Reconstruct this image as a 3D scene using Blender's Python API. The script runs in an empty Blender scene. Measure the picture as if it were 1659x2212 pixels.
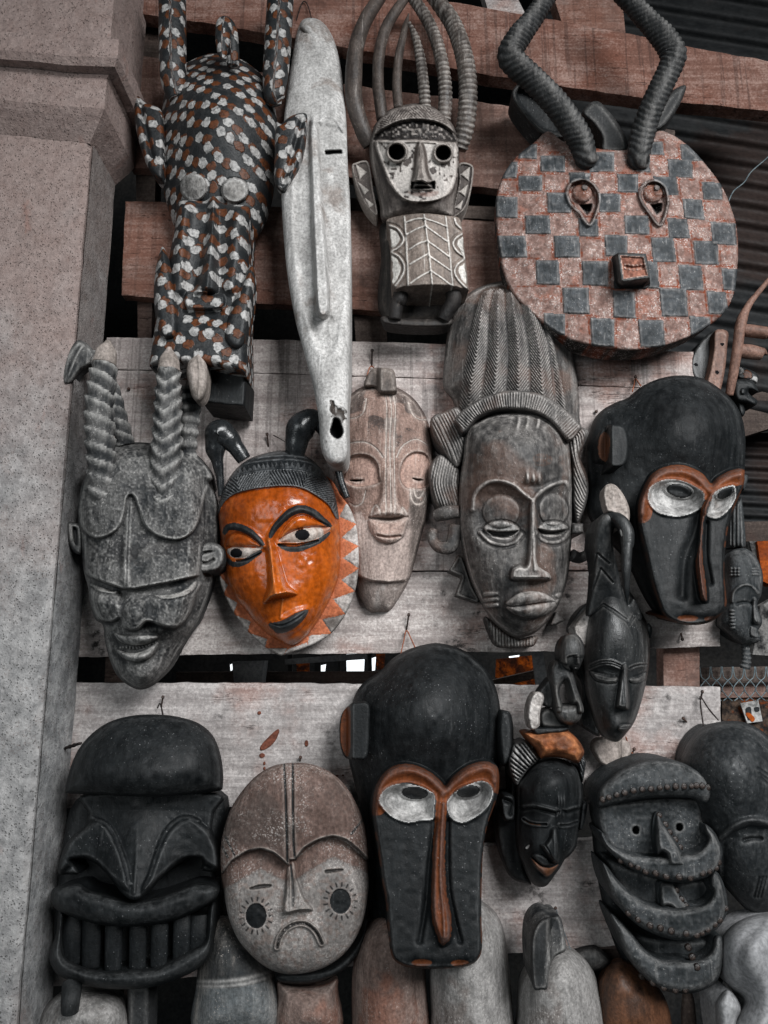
import bpy, math, random
import numpy as np
from mathutils import Vector

random.seed(7)
SC = bpy.context.scene
COL = SC.collection
# ------------------------------------------------------------------ camera
F_D = 1600.0                 # focal length in drawing units (a picture 1659 x 2212 units)
PITCH = math.radians(11.0)
DIST = 1.2                   # metres from the lens to the plank wall
UNIT = DIST / F_D            # metres per drawing unit at the wall
CAMZ = 1.45
cam_d = bpy.data.cameras.new('camera')
cam_d.sensor_fit = 'VERTICAL'
cam_d.sensor_height = 36.0
cam_d.lens = 36.0 * F_D / 2212.0
cam_d.clip_start = 0.02
cam_d.clip_end = 100.0
cam = bpy.data.objects.new('camera', cam_d)
cam.location = (0, -DIST, CAMZ)
cam.rotation_euler = (math.pi / 2 + PITCH, 0, 0)
COL.objects.link(cam)
SC.camera = cam
# ------------------------------------------------------------------ world and lamps
world = bpy.data.worlds.new('World')
SC.world = world
world.use_nodes = True
bg = world.node_tree.nodes['Background']
bg.inputs[0].default_value = (0.52, 0.72, 0.80, 1)
bg.inputs[1].default_value = 0.05


def area(name, loc, target, sx, sy, watts, col, spread=180):
    l = bpy.data.lights.new(name, 'AREA')
    l.shape = 'RECTANGLE'
    l.size, l.size_y, l.energy, l.color = sx, sy, watts, col
    l.spread = math.radians(spread)
    o = bpy.data.objects.new(name, l)
    o.location = loc
    d = Vector(target) - Vector(loc)
    o.rotation_euler = d.to_track_quat('-Z', 'Y').to_euler()
    COL.objects.link(o)
    return o


area('open_shopfront_daylight', (1.2, -2.2, 2.75), (0.0, 0, 1.55), 1.5, 1.0, 27, (0.985, 0.995, 1.0), 80)
area('back_room_fill', (0.15, 0.30, 2.0), (0.1, 0.62, 1.2), 0.5, 0.3, 2.2, (0.95, 0.98, 1.0))  # added lamp that brightens the things behind the plank gap
area('front_left_fill', (-1.1, -2.3, 1.7), (0.0, 0, 1.45), 1.2, 1.3, 6.0, (0.93, 0.98, 1.0), 100)  # added soft fill from the front left, not an actual doorway
SC.view_settings.view_transform = 'Standard'
SC.view_settings.look = 'None'
SC.view_settings.exposure = -0.05
SC.view_settings.gamma = 1.0
SC.view_settings.use_curve_mapping = False
SC.render.engine = 'CYCLES'
SC.cycles.use_denoising = True
SC.cycles.max_bounces = 5
SC.cycles.diffuse_bounces = 2
SC.cycles.glossy_bounces = 2

# ------------------------------------------------------------------ geometry helpers
cP, sP = math.cos(PITCH), math.sin(PITCH)


def P(x, y, h):
    """drawing point (x, y) standing h units in front of the wall -> world metres, and metres per unit there"""
    x = np.asarray(x, float); y = np.asarray(y, float); h = np.asarray(h, float)
    dx = x - 829.5
    dy = 1106.0 - y
    ry = F_D * cP - dy * sP
    rz = F_D * sP + dy * cP
    t = (DIST - h * UNIT) / ry
    out = np.stack(np.broadcast_arrays(dx * t, -DIST + ry * t, CAMZ + rz * t), -1)
    return out, t


class crop:
    def __init__(s, ox, oy, sc): s.o = (ox, oy); s.s = sc
    def __call__(s, pts): return [(s.o[0] + p[0] * s.s, s.o[1] + p[1] * s.s) + tuple(p[2:]) for p in pts]
    def p(s, x, y): return (s.o[0] + x * s.s, s.o[1] + y * s.s)


def spline(pts, closed=False, n=6):
    p = np.array([q[:2] for q in pts], float)
    m = len(p)
    if m < 3: return p
    out = []
    rng = range(m) if closed else range(m - 1)
    for i in rng:
        if closed:
            a, b, c, d = p[i - 1], p[i], p[(i + 1) % m], p[(i + 2) % m]
        else:
            a, b, c, d = p[max(i - 1, 0)], p[i], p[i + 1], p[min(i + 2, m - 1)]
        for k in range(n):
            t = k / n
            out.append(0.5 * (2 * b + (c - a) * t + (2 * a - 5 * b + 4 * c - d) * t * t + (3 * b - a - 3 * c + d) * t ** 3))
    if not closed: out.append(p[-1])
    return np.array(out)


def seg_nearest(X, Y, poly, closed):
    """distance, arc parameter and nearest point on a polyline"""
    A = poly if closed else poly[:-1]
    B = np.roll(poly, -1, 0) if closed else poly[1:]
    L = np.hypot(*(B - A).T)
    cum = np.concatenate([[0], np.cumsum(L)])
    best = np.full(X.shape, 1e18); bt = np.zeros(X.shape); bx = np.zeros(X.shape); by = np.zeros(X.shape)
    for i in range(len(A)):
        ax, ay = A[i]; ex, ey = B[i] - A[i]
        l2 = ex * ex + ey * ey
        if l2 < 1e-12: continue
        t = np.clip(((X - ax) * ex + (Y - ay) * ey) / l2, 0, 1)
        qx = ax + t * ex; qy = ay + t * ey
        d = (X - qx) ** 2 + (Y - qy) ** 2
        m = d < best
        best = np.where(m, d, best); bt = np.where(m, cum[i] + t * L[i], bt)
        bx = np.where(m, qx, bx); by = np.where(m, qy, by)
    return np.sqrt(best), bt, bx, by


def inside(X, Y, poly):
    r = np.zeros(X.shape, bool)
    n = len(poly)
    for i in range(n):
        x0, y0 = poly[i]; x1, y1 = poly[(i + 1) % n]
        if y0 == y1: continue
        c = (y0 > Y) != (y1 > Y)
        r ^= c & (X < (x1 - x0) * (Y - y0) / (y1 - y0) + x0)
    return r


def G(d, w): return np.exp(-(d / w) ** 2)
def ss(a, b, x):
    t = np.clip((x - a) / (b - a), 0, 1)
    return t * t * (3 - 2 * t)
def rnd(S, R):
    t = 1 - np.clip(S / R, 0, 1)
    return np.sqrt(np.maximum(1 - t * t, 0))


def vnoise(x, y, seed=0):
    """smooth value noise, -1..1"""
    xi = np.floor(x).astype(int); yi = np.floor(y).astype(int)
    fx = x - xi; fy = y - yi
    fx = fx * fx * (3 - 2 * fx); fy = fy * fy * (3 - 2 * fy)
    def hsh(a, b):
        v = np.sin(a * 127.1 + b * 311.7 + seed * 74.7) * 43758.5453
        return v - np.floor(v)
    a = hsh(xi, yi); b = hsh(xi + 1, yi); c = hsh(xi, yi + 1); d = hsh(xi + 1, yi + 1)
    return 2 * (a + (b - a) * fx + (c - a) * fy + (a - b - c + d) * fx * fy) - 1


class Field:
    def __init__(g, X, Y, S): g.X, g.Y, g.S = X, Y, S; g.t = None; g.col = np.zeros((len(X), 4)); g.h = None
    def line(g, pts, n=5, closed=False, raw=False):
        poly = np.array([q[:2] for q in pts], float) if raw else spline(pts, closed, n)
        d, t, _, _ = seg_nearest(g.X, g.Y, poly, closed)
        g.arc = t
        g.t = t / max(np.hypot(*np.diff(poly, axis=0).T).sum(), 1e-6)
        return d
    def sd(g, pts, n=5, raw=False):
        poly = np.array([q[:2] for q in pts], float) if raw else spline(pts, True, n)
        pad = 60
        lo = poly.min(0) - pad; hi = poly.max(0) + pad
        m = (g.X > lo[0]) & (g.X < hi[0]) & (g.Y > lo[1]) & (g.Y < hi[1])
        out = np.full(g.X.shape, -999.0)
        if m.any():
            d, _, _, _ = seg_nearest(g.X[m], g.Y[m], poly, True)
            out[m] = np.where(inside(g.X[m], g.Y[m], poly), d, -d)
        return out
    def e(g, cx, cy, rx, ry, rot=0.0):
        c, s = math.cos(math.radians(rot)), math.sin(math.radians(rot))
        dx, dy = g.X - cx, g.Y - cy
        return np.hypot((dx * c + dy * s) / rx, (-dx * s + dy * c) / ry)
    def paint(g, m, rgb):
        m = np.clip(m, 0, 1)[:, None]
        c = np.array(list(rgb) + [1.0])[None]
        g.col = g.col * (1 - m) + c * m
    def noise(g, s, seed=0): return vnoise(g.X / s, g.Y / s, seed)


def thing(name, label, cat, x=829, y=1106, h=0, group=None):
    o = bpy.data.objects.new(name, None)
    o.empty_display_size = 0.02
    o.location = P(x, y, h)[0].tolist()
    o['label'] = label; o['category'] = cat; o['kind'] = 'thing'
    if group: o['group'] = group
    COL.objects.link(o)
    return o


def tag(o, label, cat, group=None, kind=None):
    if label: o['label'] = label
    if cat: o['category'] = cat
    if group: o['group'] = group
    o['kind'] = kind or 'thing'
    return o


def link(name, me, mat, root, origin=None):
    o = bpy.data.objects.new(name, me)
    if mat is not None: me.materials.append(mat)
    COL.objects.link(o)
    if root is not None:
        o.parent = root
    elif origin is not None:
        o.location = origin
    return o


def origin_of(root):
    v = Vector((0, 0, 0))
    while root is not None:
        v = v + root.location; root = root.parent
    return np.array(v)


def raw_mesh(name, V, Fq, normals=None, col=None, wear=None, uv=None, smooth=True):
    """V (n,3), Fq (m,4) quads (index -1 in the last column marks a triangle)"""
    me = bpy.data.meshes.new(name)
    Fq = np.asarray(Fq, np.int32)
    if Fq.shape[1] == 3: Fq = np.concatenate([Fq, np.full((len(Fq), 1), -1, np.int32)], 1)
    tri = Fq[:, 3] < 0
    cnt = np.where(tri, 3, 4).astype(np.int32)
    loops = Fq.reshape(-1); loops = loops[loops >= 0]
    start = np.concatenate([[0], np.cumsum(cnt)[:-1]]).astype(np.int32)
    me.vertices.add(len(V)); me.loops.add(len(loops)); me.polygons.add(len(Fq))
    me.vertices.foreach_set('co', np.asarray(V, np.float32).ravel())
    me.loops.foreach_set('vertex_index', loops.astype(np.int32))
    me.polygons.foreach_set('loop_start', start)
    me.polygons.foreach_set('use_smooth', np.full(len(Fq), smooth))
    me.update(calc_edges=True)
    if col is not None:
        a = me.color_attributes.new('Col', 'FLOAT_COLOR', 'POINT')
        a.data.foreach_set('color', np.asarray(col, np.float32).ravel())
    if wear is not None:
        a = me.attributes.new('wear', 'FLOAT', 'POINT')
        a.data.foreach_set('value', np.asarray(wear, np.float32))
    if uv is not None:
        l = me.uv_layers.new(name='uv')
        l.data.foreach_set('uv', np.asarray(uv, np.float32)[loops].ravel())
    me.validate()
    if normals is not None:
        me.normals_split_custom_set_from_vertices(np.asarray(normals, np.float32).tolist())
    return me


def relief(root, outline, hf, mat, parts=(), cell=2.0, back=0.0, shrink=0.06, paint=None, name='face', smooth=True, lab=None, parent=None):
    """a carved body: outline in drawing units, front height hf(field), closed sides running back to the wall.
    parts: (name, polygon, material or None, index of parent part or None)"""
    poly = spline(outline, True, 5) if smooth else np.array([q[:2] for q in outline], float)
    lo = poly.min(0) - cell * 1.5; hi = poly.max(0) + cell * 1.5
    nx = int((hi[0] - lo[0]) / cell) + 2; ny = int((hi[1] - lo[1]) / cell) + 2
    gx, gy = np.meshgrid(lo[0] + cell * np.arange(nx), lo[1] + cell * np.arange(ny))
    X = gx.ravel().copy(); Y = gy.ravel().copy()
    ins = inside(X, Y, poly)
    idx = np.arange(nx * ny).reshape(ny, nx)
    q = np.stack([idx[:-1, :-1], idx[1:, :-1], idx[1:, 1:], idx[:-1, 1:]], -1).reshape(-1, 4)
    q = q[ins[q].any(1)]
    used = np.unique(q)
    remap = np.full(nx * ny, -1); remap[used] = np.arange(len(used))
    q = remap[q]
    X = X[used]; Y = Y[used]; ins = ins[used]
    d, _, bx, by = seg_nearest(X, Y, poly, True)
    out = ~ins
    near = ins & (d < 0.3 * cell)
    sn = out | near
    X[sn] = bx[sn]; Y[sn] = by[sn]
    S = np.where(sn, 0.0, d)
    # round off the ridge lines of the distance field
    Sg = np.zeros(nx * ny); Sg[used] = S; Sg = Sg.reshape(ny, nx)
    kb = max(int(round(11.0 / cell)), 1)
    for _ in range(2):
        for ax in (0, 1):
            pad = [(0, 0), (0, 0)]; pad[ax] = (kb + 1, kb)
            cs = np.cumsum(np.pad(Sg, pad), axis=ax)
            n_ = Sg.shape[ax]
            Sg = (np.take(cs, np.arange(2 * kb + 1, 2 * kb + 1 + n_), ax) - np.take(cs, np.arange(0, n_), ax)) / (2 * kb + 1)
    wS = ss(5, 36, S)
    S = S * (1 - wS) + Sg.ravel()[used] * wS
    g = Field(X, Y, S)
    h = np.asarray(hf(g), float) + np.zeros(len(X))
    g.h = h
    V, T = P(X, Y, h)
    # normals
    def face_n(a, b, c, dd):
        return np.cross(V[c] - V[a], V[dd] - V[b])
    fn = face_n(q[:, 0], q[:, 1], q[:, 2], q[:, 3])
    N = np.zeros_like(V)
    for k in range(4): np.add.at(N, q[:, k], fn)
    N /= np.maximum(np.linalg.norm(N, axis=1, keepdims=True), 1e-15)
    # convex-edge wear
    hs = h.copy()
    cntv = np.zeros(len(X)); np.add.at(cntv, q.ravel(), 1)
    for _ in range(7):
        fm = hs[q].mean(1); acc = np.zeros(len(X))
        for k in range(4): np.add.at(acc, q[:, k], fm)
        hs = acc / cntv
    wear = np.clip((h - hs) / 1.5, 0, 1)
    wear[S < cell * 3] *= 0.3
    if paint is not None: paint(g)
    org = origin_of(root)
    V = V - org
    U = np.stack([V[:, 0], V[:, 2]], -1)
    # which part each face belongs to
    fx = X[q].mean(1); fy = Y[q].mean(1)
    lab_f = np.zeros(len(q), int)
    for i, p in enumerate(parts):
        pl = np.array([r[:2] for r in p[1]], float) if (len(p) > 4 and p[4]) else spline(p[1], True, 4)
        m = (fx > pl[:, 0].min()) & (fx < pl[:, 0].max()) & (fy > pl[:, 1].min()) & (fy < pl[:, 1].max())
        k = np.where(m)[0]
        k = k[inside(fx[k], fy[k], pl)]
        lab_f[k] = i + 1
    made = []
    for i in range(len(parts) + 1):
        sel = q[lab_f == i]
        if len(sel) == 0:
            made.append(None); continue
        u = np.unique(sel)
        rm = np.full(len(X), -1); rm[u] = np.arange(len(u))
        v, n, f = V[u], N[u], rm[sel]
        c, w, uv = g.col[u], wear[u], U[u]
        if i == 0:
            e = np.concatenate([q[:, [0, 1]], q[:, [1, 2]], q[:, [2, 3]], q[:, [3, 0]]])
            key = np.sort(e, 1); key = key[:, 0].astype(np.int64) * len(X) + key[:, 1]
            _, inv, ct = np.unique(key, return_inverse=True, return_counts=True)
            be = e[ct[inv] == 1]
            bl = np.linalg.norm(V[be[:, 0]] - V[be[:, 1]], axis=1)
            be = be[bl > 1e-9]
            bu = np.unique(be)
            rb = np.full(len(X), -1); rb[bu] = np.arange(len(bu))
            top = V[bu]
            cen = np.array([top[:, 0].mean(), 0, top[:, 2].mean()])
            bot = top.copy()
            bot[:, 1] = -back * UNIT - org[1]
            bot[:, 1] = np.maximum(bot[:, 1], top[:, 1] + 1e-4)
            bot[:, 0] += (cen[0] - bot[:, 0]) * shrink
            bot[:, 2] += (cen[2] - bot[:, 2]) * shrink
            en = np.cross(V[be[:, 1]] - V[be[:, 0]], np.array([[0, 1.0, 0]]))
            bn = np.zeros_like(top)
            np.add.at(bn, rb[be[:, 0]], en); np.add.at(bn, rb[be[:, 1]], en)
            bn /= np.maximum(np.linalg.norm(bn, axis=1, keepdims=True), 1e-15)
            o1 = len(v); o2 = o1 + len(bu)
            a, b = rb[be[:, 0]], rb[be[:, 1]]
            f = np.concatenate([f, np.stack([b + o1, a + o1, a + o2, b + o2], -1)])
            v = np.concatenate([v, top, bot]); n = np.concatenate([n, -bn, -bn])
            c = np.concatenate([c, g.col[bu], g.col[bu]]); w = np.concatenate([w, np.zeros(2 * len(bu))])
            uv = np.concatenate([uv, U[bu], np.stack([bot[:, 0] + (bot[:, 1] - top[:, 1]), bot[:, 2]], -1)])
            pn, pm, par = name, mat, parent or root
        else:
            p = parts[i - 1]
            pn, pm = p[0], p[2] or mat
            par = made[p[3] + 1] if len(p) > 3 and p[3] is not None else (parent or root)
        # faces are wound so that normals look to the viewer
        me = raw_mesh(pn, v, f[:, ::-1] if FLIP else f, n if not FLIP else n, c if paint is not None else None, w, uv)
        made.append(link(pn, me, pm, par))
    return made


FLIP = False


def frame(t, ref):
    n1 = ref - t * (ref * t).sum(-1, keepdims=True)
    n1 /= np.maximum(np.linalg.norm(n1, axis=-1, keepdims=True), 1e-9)
    return n1, np.cross(t, n1)


def tube(root, name, pts, mat, sides=16, n=8, mod=None, flat=1.0, cap=True, paint=None):
    """pts: (x, y, h, r) in drawing units; a tapering tube through them. mod(s, phi) scales the radius, s in units of length"""
    p = np.array([q[:4] for q in pts], float)
    m = len(p)
    out = []
    for i in range(m - 1):
        a, b, c, d = p[max(i - 1, 0)], p[i], p[i + 1], p[min(i + 2, m - 1)]
        for k in range(n):
            t = k / n
            v = 0.5 * (2 * b + (c - a) * t + (2 * a - 5 * b + 4 * c - d) * t * t + (3 * b - a - 3 * c + d) * t ** 3)
            v[3] = b[3] + (c[3] - b[3]) * (t * t * (3 - 2 * t))
            out.append(v)
    out.append(p[-1])
    out = np.array(out)
    C, T = P(out[:, 0], out[:, 1], out[:, 2])
    R = np.maximum(out[:, 3], 0.15) * T
    tg = np.gradient(C, axis=0); tg /= np.maximum(np.linalg.norm(tg, axis=1, keepdims=True), 1e-9)
    n1, n2 = frame(tg, np.array([[0.0, -1.0, 0.0]]))
    s = np.concatenate([[0], np.cumsum(np.linalg.norm(np.diff(C, axis=0), axis=1))]) / UNIT
    ph = np.linspace(0, 2 * np.pi, sides, endpoint=False)
    SS, PH = np.meshgrid(s, ph, indexing='ij')
    k = np.ones_like(SS) if mod is None else mod(SS, PH)
    rr = R[:, None] * k
    V = C[:, None] + n1[:, None] * (rr * np.cos(PH) * flat)[..., None] + n2[:, None] * (rr * np.sin(PH))[..., None]
    nr = len(s)
    V = V.reshape(-1, 3)
    i = np.arange(nr - 1)[:, None]; j = np.arange(sides)[None]
    j2 = (j + 1) % sides
    Fq = np.stack(np.broadcast_arrays(i * sides + j, i * sides + j2, (i + 1) * sides + j2, (i + 1) * sides + j), -1).reshape(-1, 4)
    uv = np.stack([(PH * R[:, None]).ravel(), (SS * UNIT).ravel()], -1)
    wr = np.clip((k - k.mean()) / 0.10, 0, 1).ravel()
    if cap:
        c0 = len(V); V = np.concatenate([V, C[:1], C[-1:]])
        uv = np.concatenate([uv, uv[:1], uv[-1:]]); wr = np.concatenate([wr, [0, 0]])
        jj = np.arange(sides); jn = (jj + 1) % sides
        f0 = np.stack([np.full(sides, c0), jn, jj, np.full(sides, -1)], -1)
        e = (nr - 1) * sides
        f1 = np.stack([np.full(sides, c0 + 1), e + jj, e + jn, np.full(sides, -1)], -1)
        Fq = np.concatenate([Fq, f0, f1])
    colr = None
    if paint is not None:
        colr = np.zeros((len(V), 4))
        colr[:nr * sides] = paint(SS / s[-1], PH).reshape(-1, 4)
        if cap: colr[-2] = colr[0]; colr[-1] = colr[nr * sides - 1]
    org = origin_of(root) if root is not None else np.zeros(3)
    me = raw_mesh(name, V - org, Fq, None, colr, wr, uv)
    return link(name, me, mat, root)


def blob(root, name, x, y, h, rx, ry, rh, mat, rot=0.0, nu=20, nv=14, shape=None):
    """an ellipsoid-like body; shape(u, v) scales the radius (u around, v from -1 bottom to 1 top)"""
    C, T = P(x, y, h)
    u = np.linspace(0, 2 * np.pi, nu, endpoint=False); v = np.linspace(-np.pi / 2, np.pi / 2, nv)
    Vv, Uu = np.meshgrid(v, u, indexing='ij')
    k = 1.0 if shape is None else shape(Uu, np.sin(Vv))
    lx = np.cos(Vv) * np.cos(Uu) * rx * T * k; ly = np.cos(Vv) * np.sin(Uu) * rh * T * k; lz = np.sin(Vv) * ry * T
    c, s = math.cos(math.radians(rot)), math.sin(math.radians(rot))
    V = np.stack([C[0] + lx * c + lz * s, C[1] + ly, C[2] - lx * s + lz * c], -1).reshape(-1, 3)
    i = np.arange(nv - 1)[:, None]; j = np.arange(nu)[None]; j2 = (j + 1) % nu
    Fq = np.stack(np.broadcast_arrays(i * nu + j, i * nu + j2, (i + 1) * nu + j2, (i + 1) * nu + j), -1).reshape(-1, 4)
    org = origin_of(root) if root is not None else np.zeros(3)
    uv = np.stack([(Uu * rx * UNIT).ravel(), (Vv * ry * UNIT).ravel()], -1)
    me = raw_mesh(name, V - org, Fq, None, None, np.zeros(len(V)), uv)
    return link(name, me, mat, root)


def solid(root, name, V, Fq, mat, smooth=False):
    org = origin_of(root) if root is not None else np.zeros(3)
    V = np.asarray(V, float)
    me = raw_mesh(name, V - org, Fq, None, None, np.zeros(len(V)), np.stack([V[:, 0], V[:, 2]], -1), smooth)
    return link(name, me, mat, root)


def slab(root, name, quad, h0, h1, mat):
    """a box whose front face is the drawing quad at height h0 and which runs straight back to h1"""
    q = np.array([c[:2] for c in quad], float)
    A, _ = P(q[:, 0], q[:, 1], np.full(4, h0, float))
    B = A.copy(); B[:, 1] = -h1 * UNIT
    V = np.concatenate([A, B])
    Fq = [[3, 2, 1, 0], [4, 5, 6, 7], [0, 1, 5, 4], [1, 2, 6, 5], [2, 3, 7, 6], [3, 0, 4, 7]]
    return solid(root, name, V, Fq, mat)


# ------------------------------------------------------------------ materials
def L(r, g, b):
    f = lambda c: (c / 255 / 12.92) if c <= 10.3 else ((c / 255 + 0.055) / 1.055) ** 2.4
    return (f(r), f(g), f(b))


def nd(nt, t, **kw):
    n = nt.nodes.new(t)
    for k, v in kw.items():
        if k.startswith('i_'):
            key = k[2:].replace('_', ' ')
            n.inputs[int(key) if key.isdigit() else key].default_value = v
        else: setattr(n, k, v)
    return n


def mixc(nt, fac, a, b, mode='MIX'):
    m = nt.nodes.new('ShaderNodeMix'); m.data_type = 'RGBA'; m.blend_type = mode
    for sock, v in ((m.inputs[0], fac), (m.inputs[6], a), (m.inputs[7], b)):
        if hasattr(v, 'links'): nt.links.new(v, sock)
        elif isinstance(v, (int, float)): sock.default_value = v
        else: sock.default_value = (*v[:3], 1)
    return m.outputs[2]


def mth(nt, op, a, b=0.0, c=None):
    m = nt.nodes.new('ShaderNodeMath'); m.operation = op
    for i, v in enumerate((a, b) if c is None else (a, b, c)):
        if hasattr(v, 'links'): nt.links.new(v, m.inputs[i])
        else: m.inputs[i].default_value = v
    return m.outputs[0]


def ramp(nt, src, a, b):
    m = nt.nodes.new('ShaderNodeMapRange'); m.interpolation_type = 'SMOOTHSTEP'
    nt.links.new(src, m.inputs[0]); m.inputs[1].default_value = a; m.inputs[2].default_value = b
    return m.outputs[0]


def noise(nt, co, scale, detail=5, rough=0.6, stretch=None, dist=0.0):
    if stretch:
        mp = nt.nodes.new('ShaderNodeMapping'); mp.inputs['Scale'].default_value = stretch
        nt.links.new(co, mp.inputs[0]); co = mp.outputs[0]
    n = nt.nodes.new('ShaderNodeTexNoise')
    n.inputs['Scale'].default_value = scale; n.inputs['Detail'].default_value = detail
    n.inputs['Roughness'].default_value = rough; n.inputs['Distortion'].default_value = dist
    nt.links.new(co, n.inputs['Vector'])
    return n.outputs['Fac']


MATS = {}


def mat(name, a, b, light=None, rough=0.6, spec=0.35, nscale=14, grain=0.5, bump=0.35, bscale=90, wear=0.6, speck=0.0,
        speckc=None, attr=False, patch=None, patchamt=0.0, sheen=0.0, finebump=0.25, seed=0.0, scratch=0.45):
    m = bpy.data.materials.new(name); m.use_nodes = True
    nt = m.node_tree
    bs = nt.nodes['Principled BSDF']
    tc = nd(nt, 'ShaderNodeTexCoord')
    mp = nd(nt, 'ShaderNodeMapping'); mp.inputs['Location'].default_value = (seed, seed * 1.7, seed * 0.6)
    nt.links.new(tc.outputs['Object'], mp.inputs[0])
    co = mp.outputs[0]
    n1 = noise(nt, co, nscale, 6, 0.62)
    n2 = noise(nt, co, bscale, 5, 0.7, (1, 1, 0.22) if grain else None)
    n3 = noise(nt, co, bscale * 3.0, 3, 0.6)
    f = mth(nt, 'ADD', mth(nt, 'MULTIPLY', n1, 0.6), mth(nt, 'MULTIPLY', n2, 0.4))
    f = ramp(nt, f, 0.40, 0.60)
    base = mixc(nt, f, a, b)
    fv = nd(nt, 'ShaderNodeMapRange'); nt.links.new(n3, fv.inputs[0])
    fv.inputs[1].default_value = 0.32; fv.inputs[2].default_value = 0.68; fv.inputs[3].default_value = 0.68; fv.inputs[4].default_value = 1.3
    if patch is not None:
        pf = ramp(nt, noise(nt, co, nscale * 0.6, 4, 0.6, None, 0.4), 0.62 - patchamt * 0.25, 0.72 - patchamt * 0.2)
        base = mixc(nt, mth(nt, 'MULTIPLY', pf, 0.8), base, patch)
    if attr:
        at = nd(nt, 'ShaderNodeAttribute', attribute_name='Col')
        var = nd(nt, 'ShaderNodeMapRange'); nt.links.new(f, var.inputs[0])
        var.inputs[3].default_value = 0.72; var.inputs[4].default_value = 1.2
        painted = mixc(nt, 1.0, at.outputs['Color'], var.outputs[0], 'MULTIPLY')
        edge = mth(nt, 'ADD', at.outputs['Alpha'], mth(nt, 'MULTIPLY', mth(nt, 'SUBTRACT', n3, 0.5), 0.9))
        edge = ramp(nt, edge, 0.35, 0.65)
        base = mixc(nt, edge, base, painted)
    if light is not None:
        w = nd(nt, 'ShaderNodeAttribute', attribute_name='wear')
        wf = mth(nt, 'MULTIPLY', w.outputs['Fac'], wear)
        wf = mth(nt, 'MULTIPLY', wf, ramp(nt, n2, 0.25, 0.7))
        base = mixc(nt, mth(nt, 'MINIMUM', wf, 1.0), base, light)
    if light is not None and scratch:
        sc = noise(nt, co, 150, 3, 0.6, (1, 1, 0.06))
        sf = mth(nt, 'MULTIPLY', ramp(nt, sc, 0.60, 0.70), ramp(nt, n1, 0.44, 0.62))
        base = mixc(nt, mth(nt, 'MULTIPLY', sf, scratch), base, light)
    if speck:
        sp = ramp(nt, noise(nt, co, 420, 2, 0.5), 0.70 - speck * 0.12, 0.76 - speck * 0.1)
        sp = mth(nt, 'MULTIPLY', sp, ramp(nt, n1, 0.42, 0.6))
        base = mixc(nt, mth(nt, 'MULTIPLY', sp, 0.8), base, speckc or light or (0.4, 0.4, 0.4))
    base = mixc(nt, 1.0, base, fv.outputs[0], 'MULTIPLY')
    nt.links.new(base, bs.inputs['Base Color'])
    r = nd(nt, 'ShaderNodeMapRange'); nt.links.new(n2, r.inputs[0])
    r.inputs[1].default_value = 0.3; r.inputs[2].default_value = 0.7
    r.inputs[3].default_value = max(rough - 0.12, 0.05); r.inputs[4].default_value = min(rough + 0.12, 1)
    nt.links.new(r.outputs[0], bs.inputs['Roughness'])
    bs.inputs['Specular IOR Level'].default_value = spec
    hsum = mth(nt, 'ADD', mth(nt, 'MULTIPLY', n2, bump), mth(nt, 'MULTIPLY', n3, finebump * 0.55))
    hsum = mth(nt, 'ADD', hsum, mth(nt, 'MULTIPLY', n1, bump * 0.8))
    bp = nd(nt, 'ShaderNodeBump'); bp.inputs['Strength'].default_value = 1.0; bp.inputs['Distance'].default_value = 0.004
    nt.links.new(hsum, bp.inputs['Height']); nt.links.new(bp.outputs[0], bs.inputs['Normal'])
    MATS[name] = m
    return m
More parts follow.
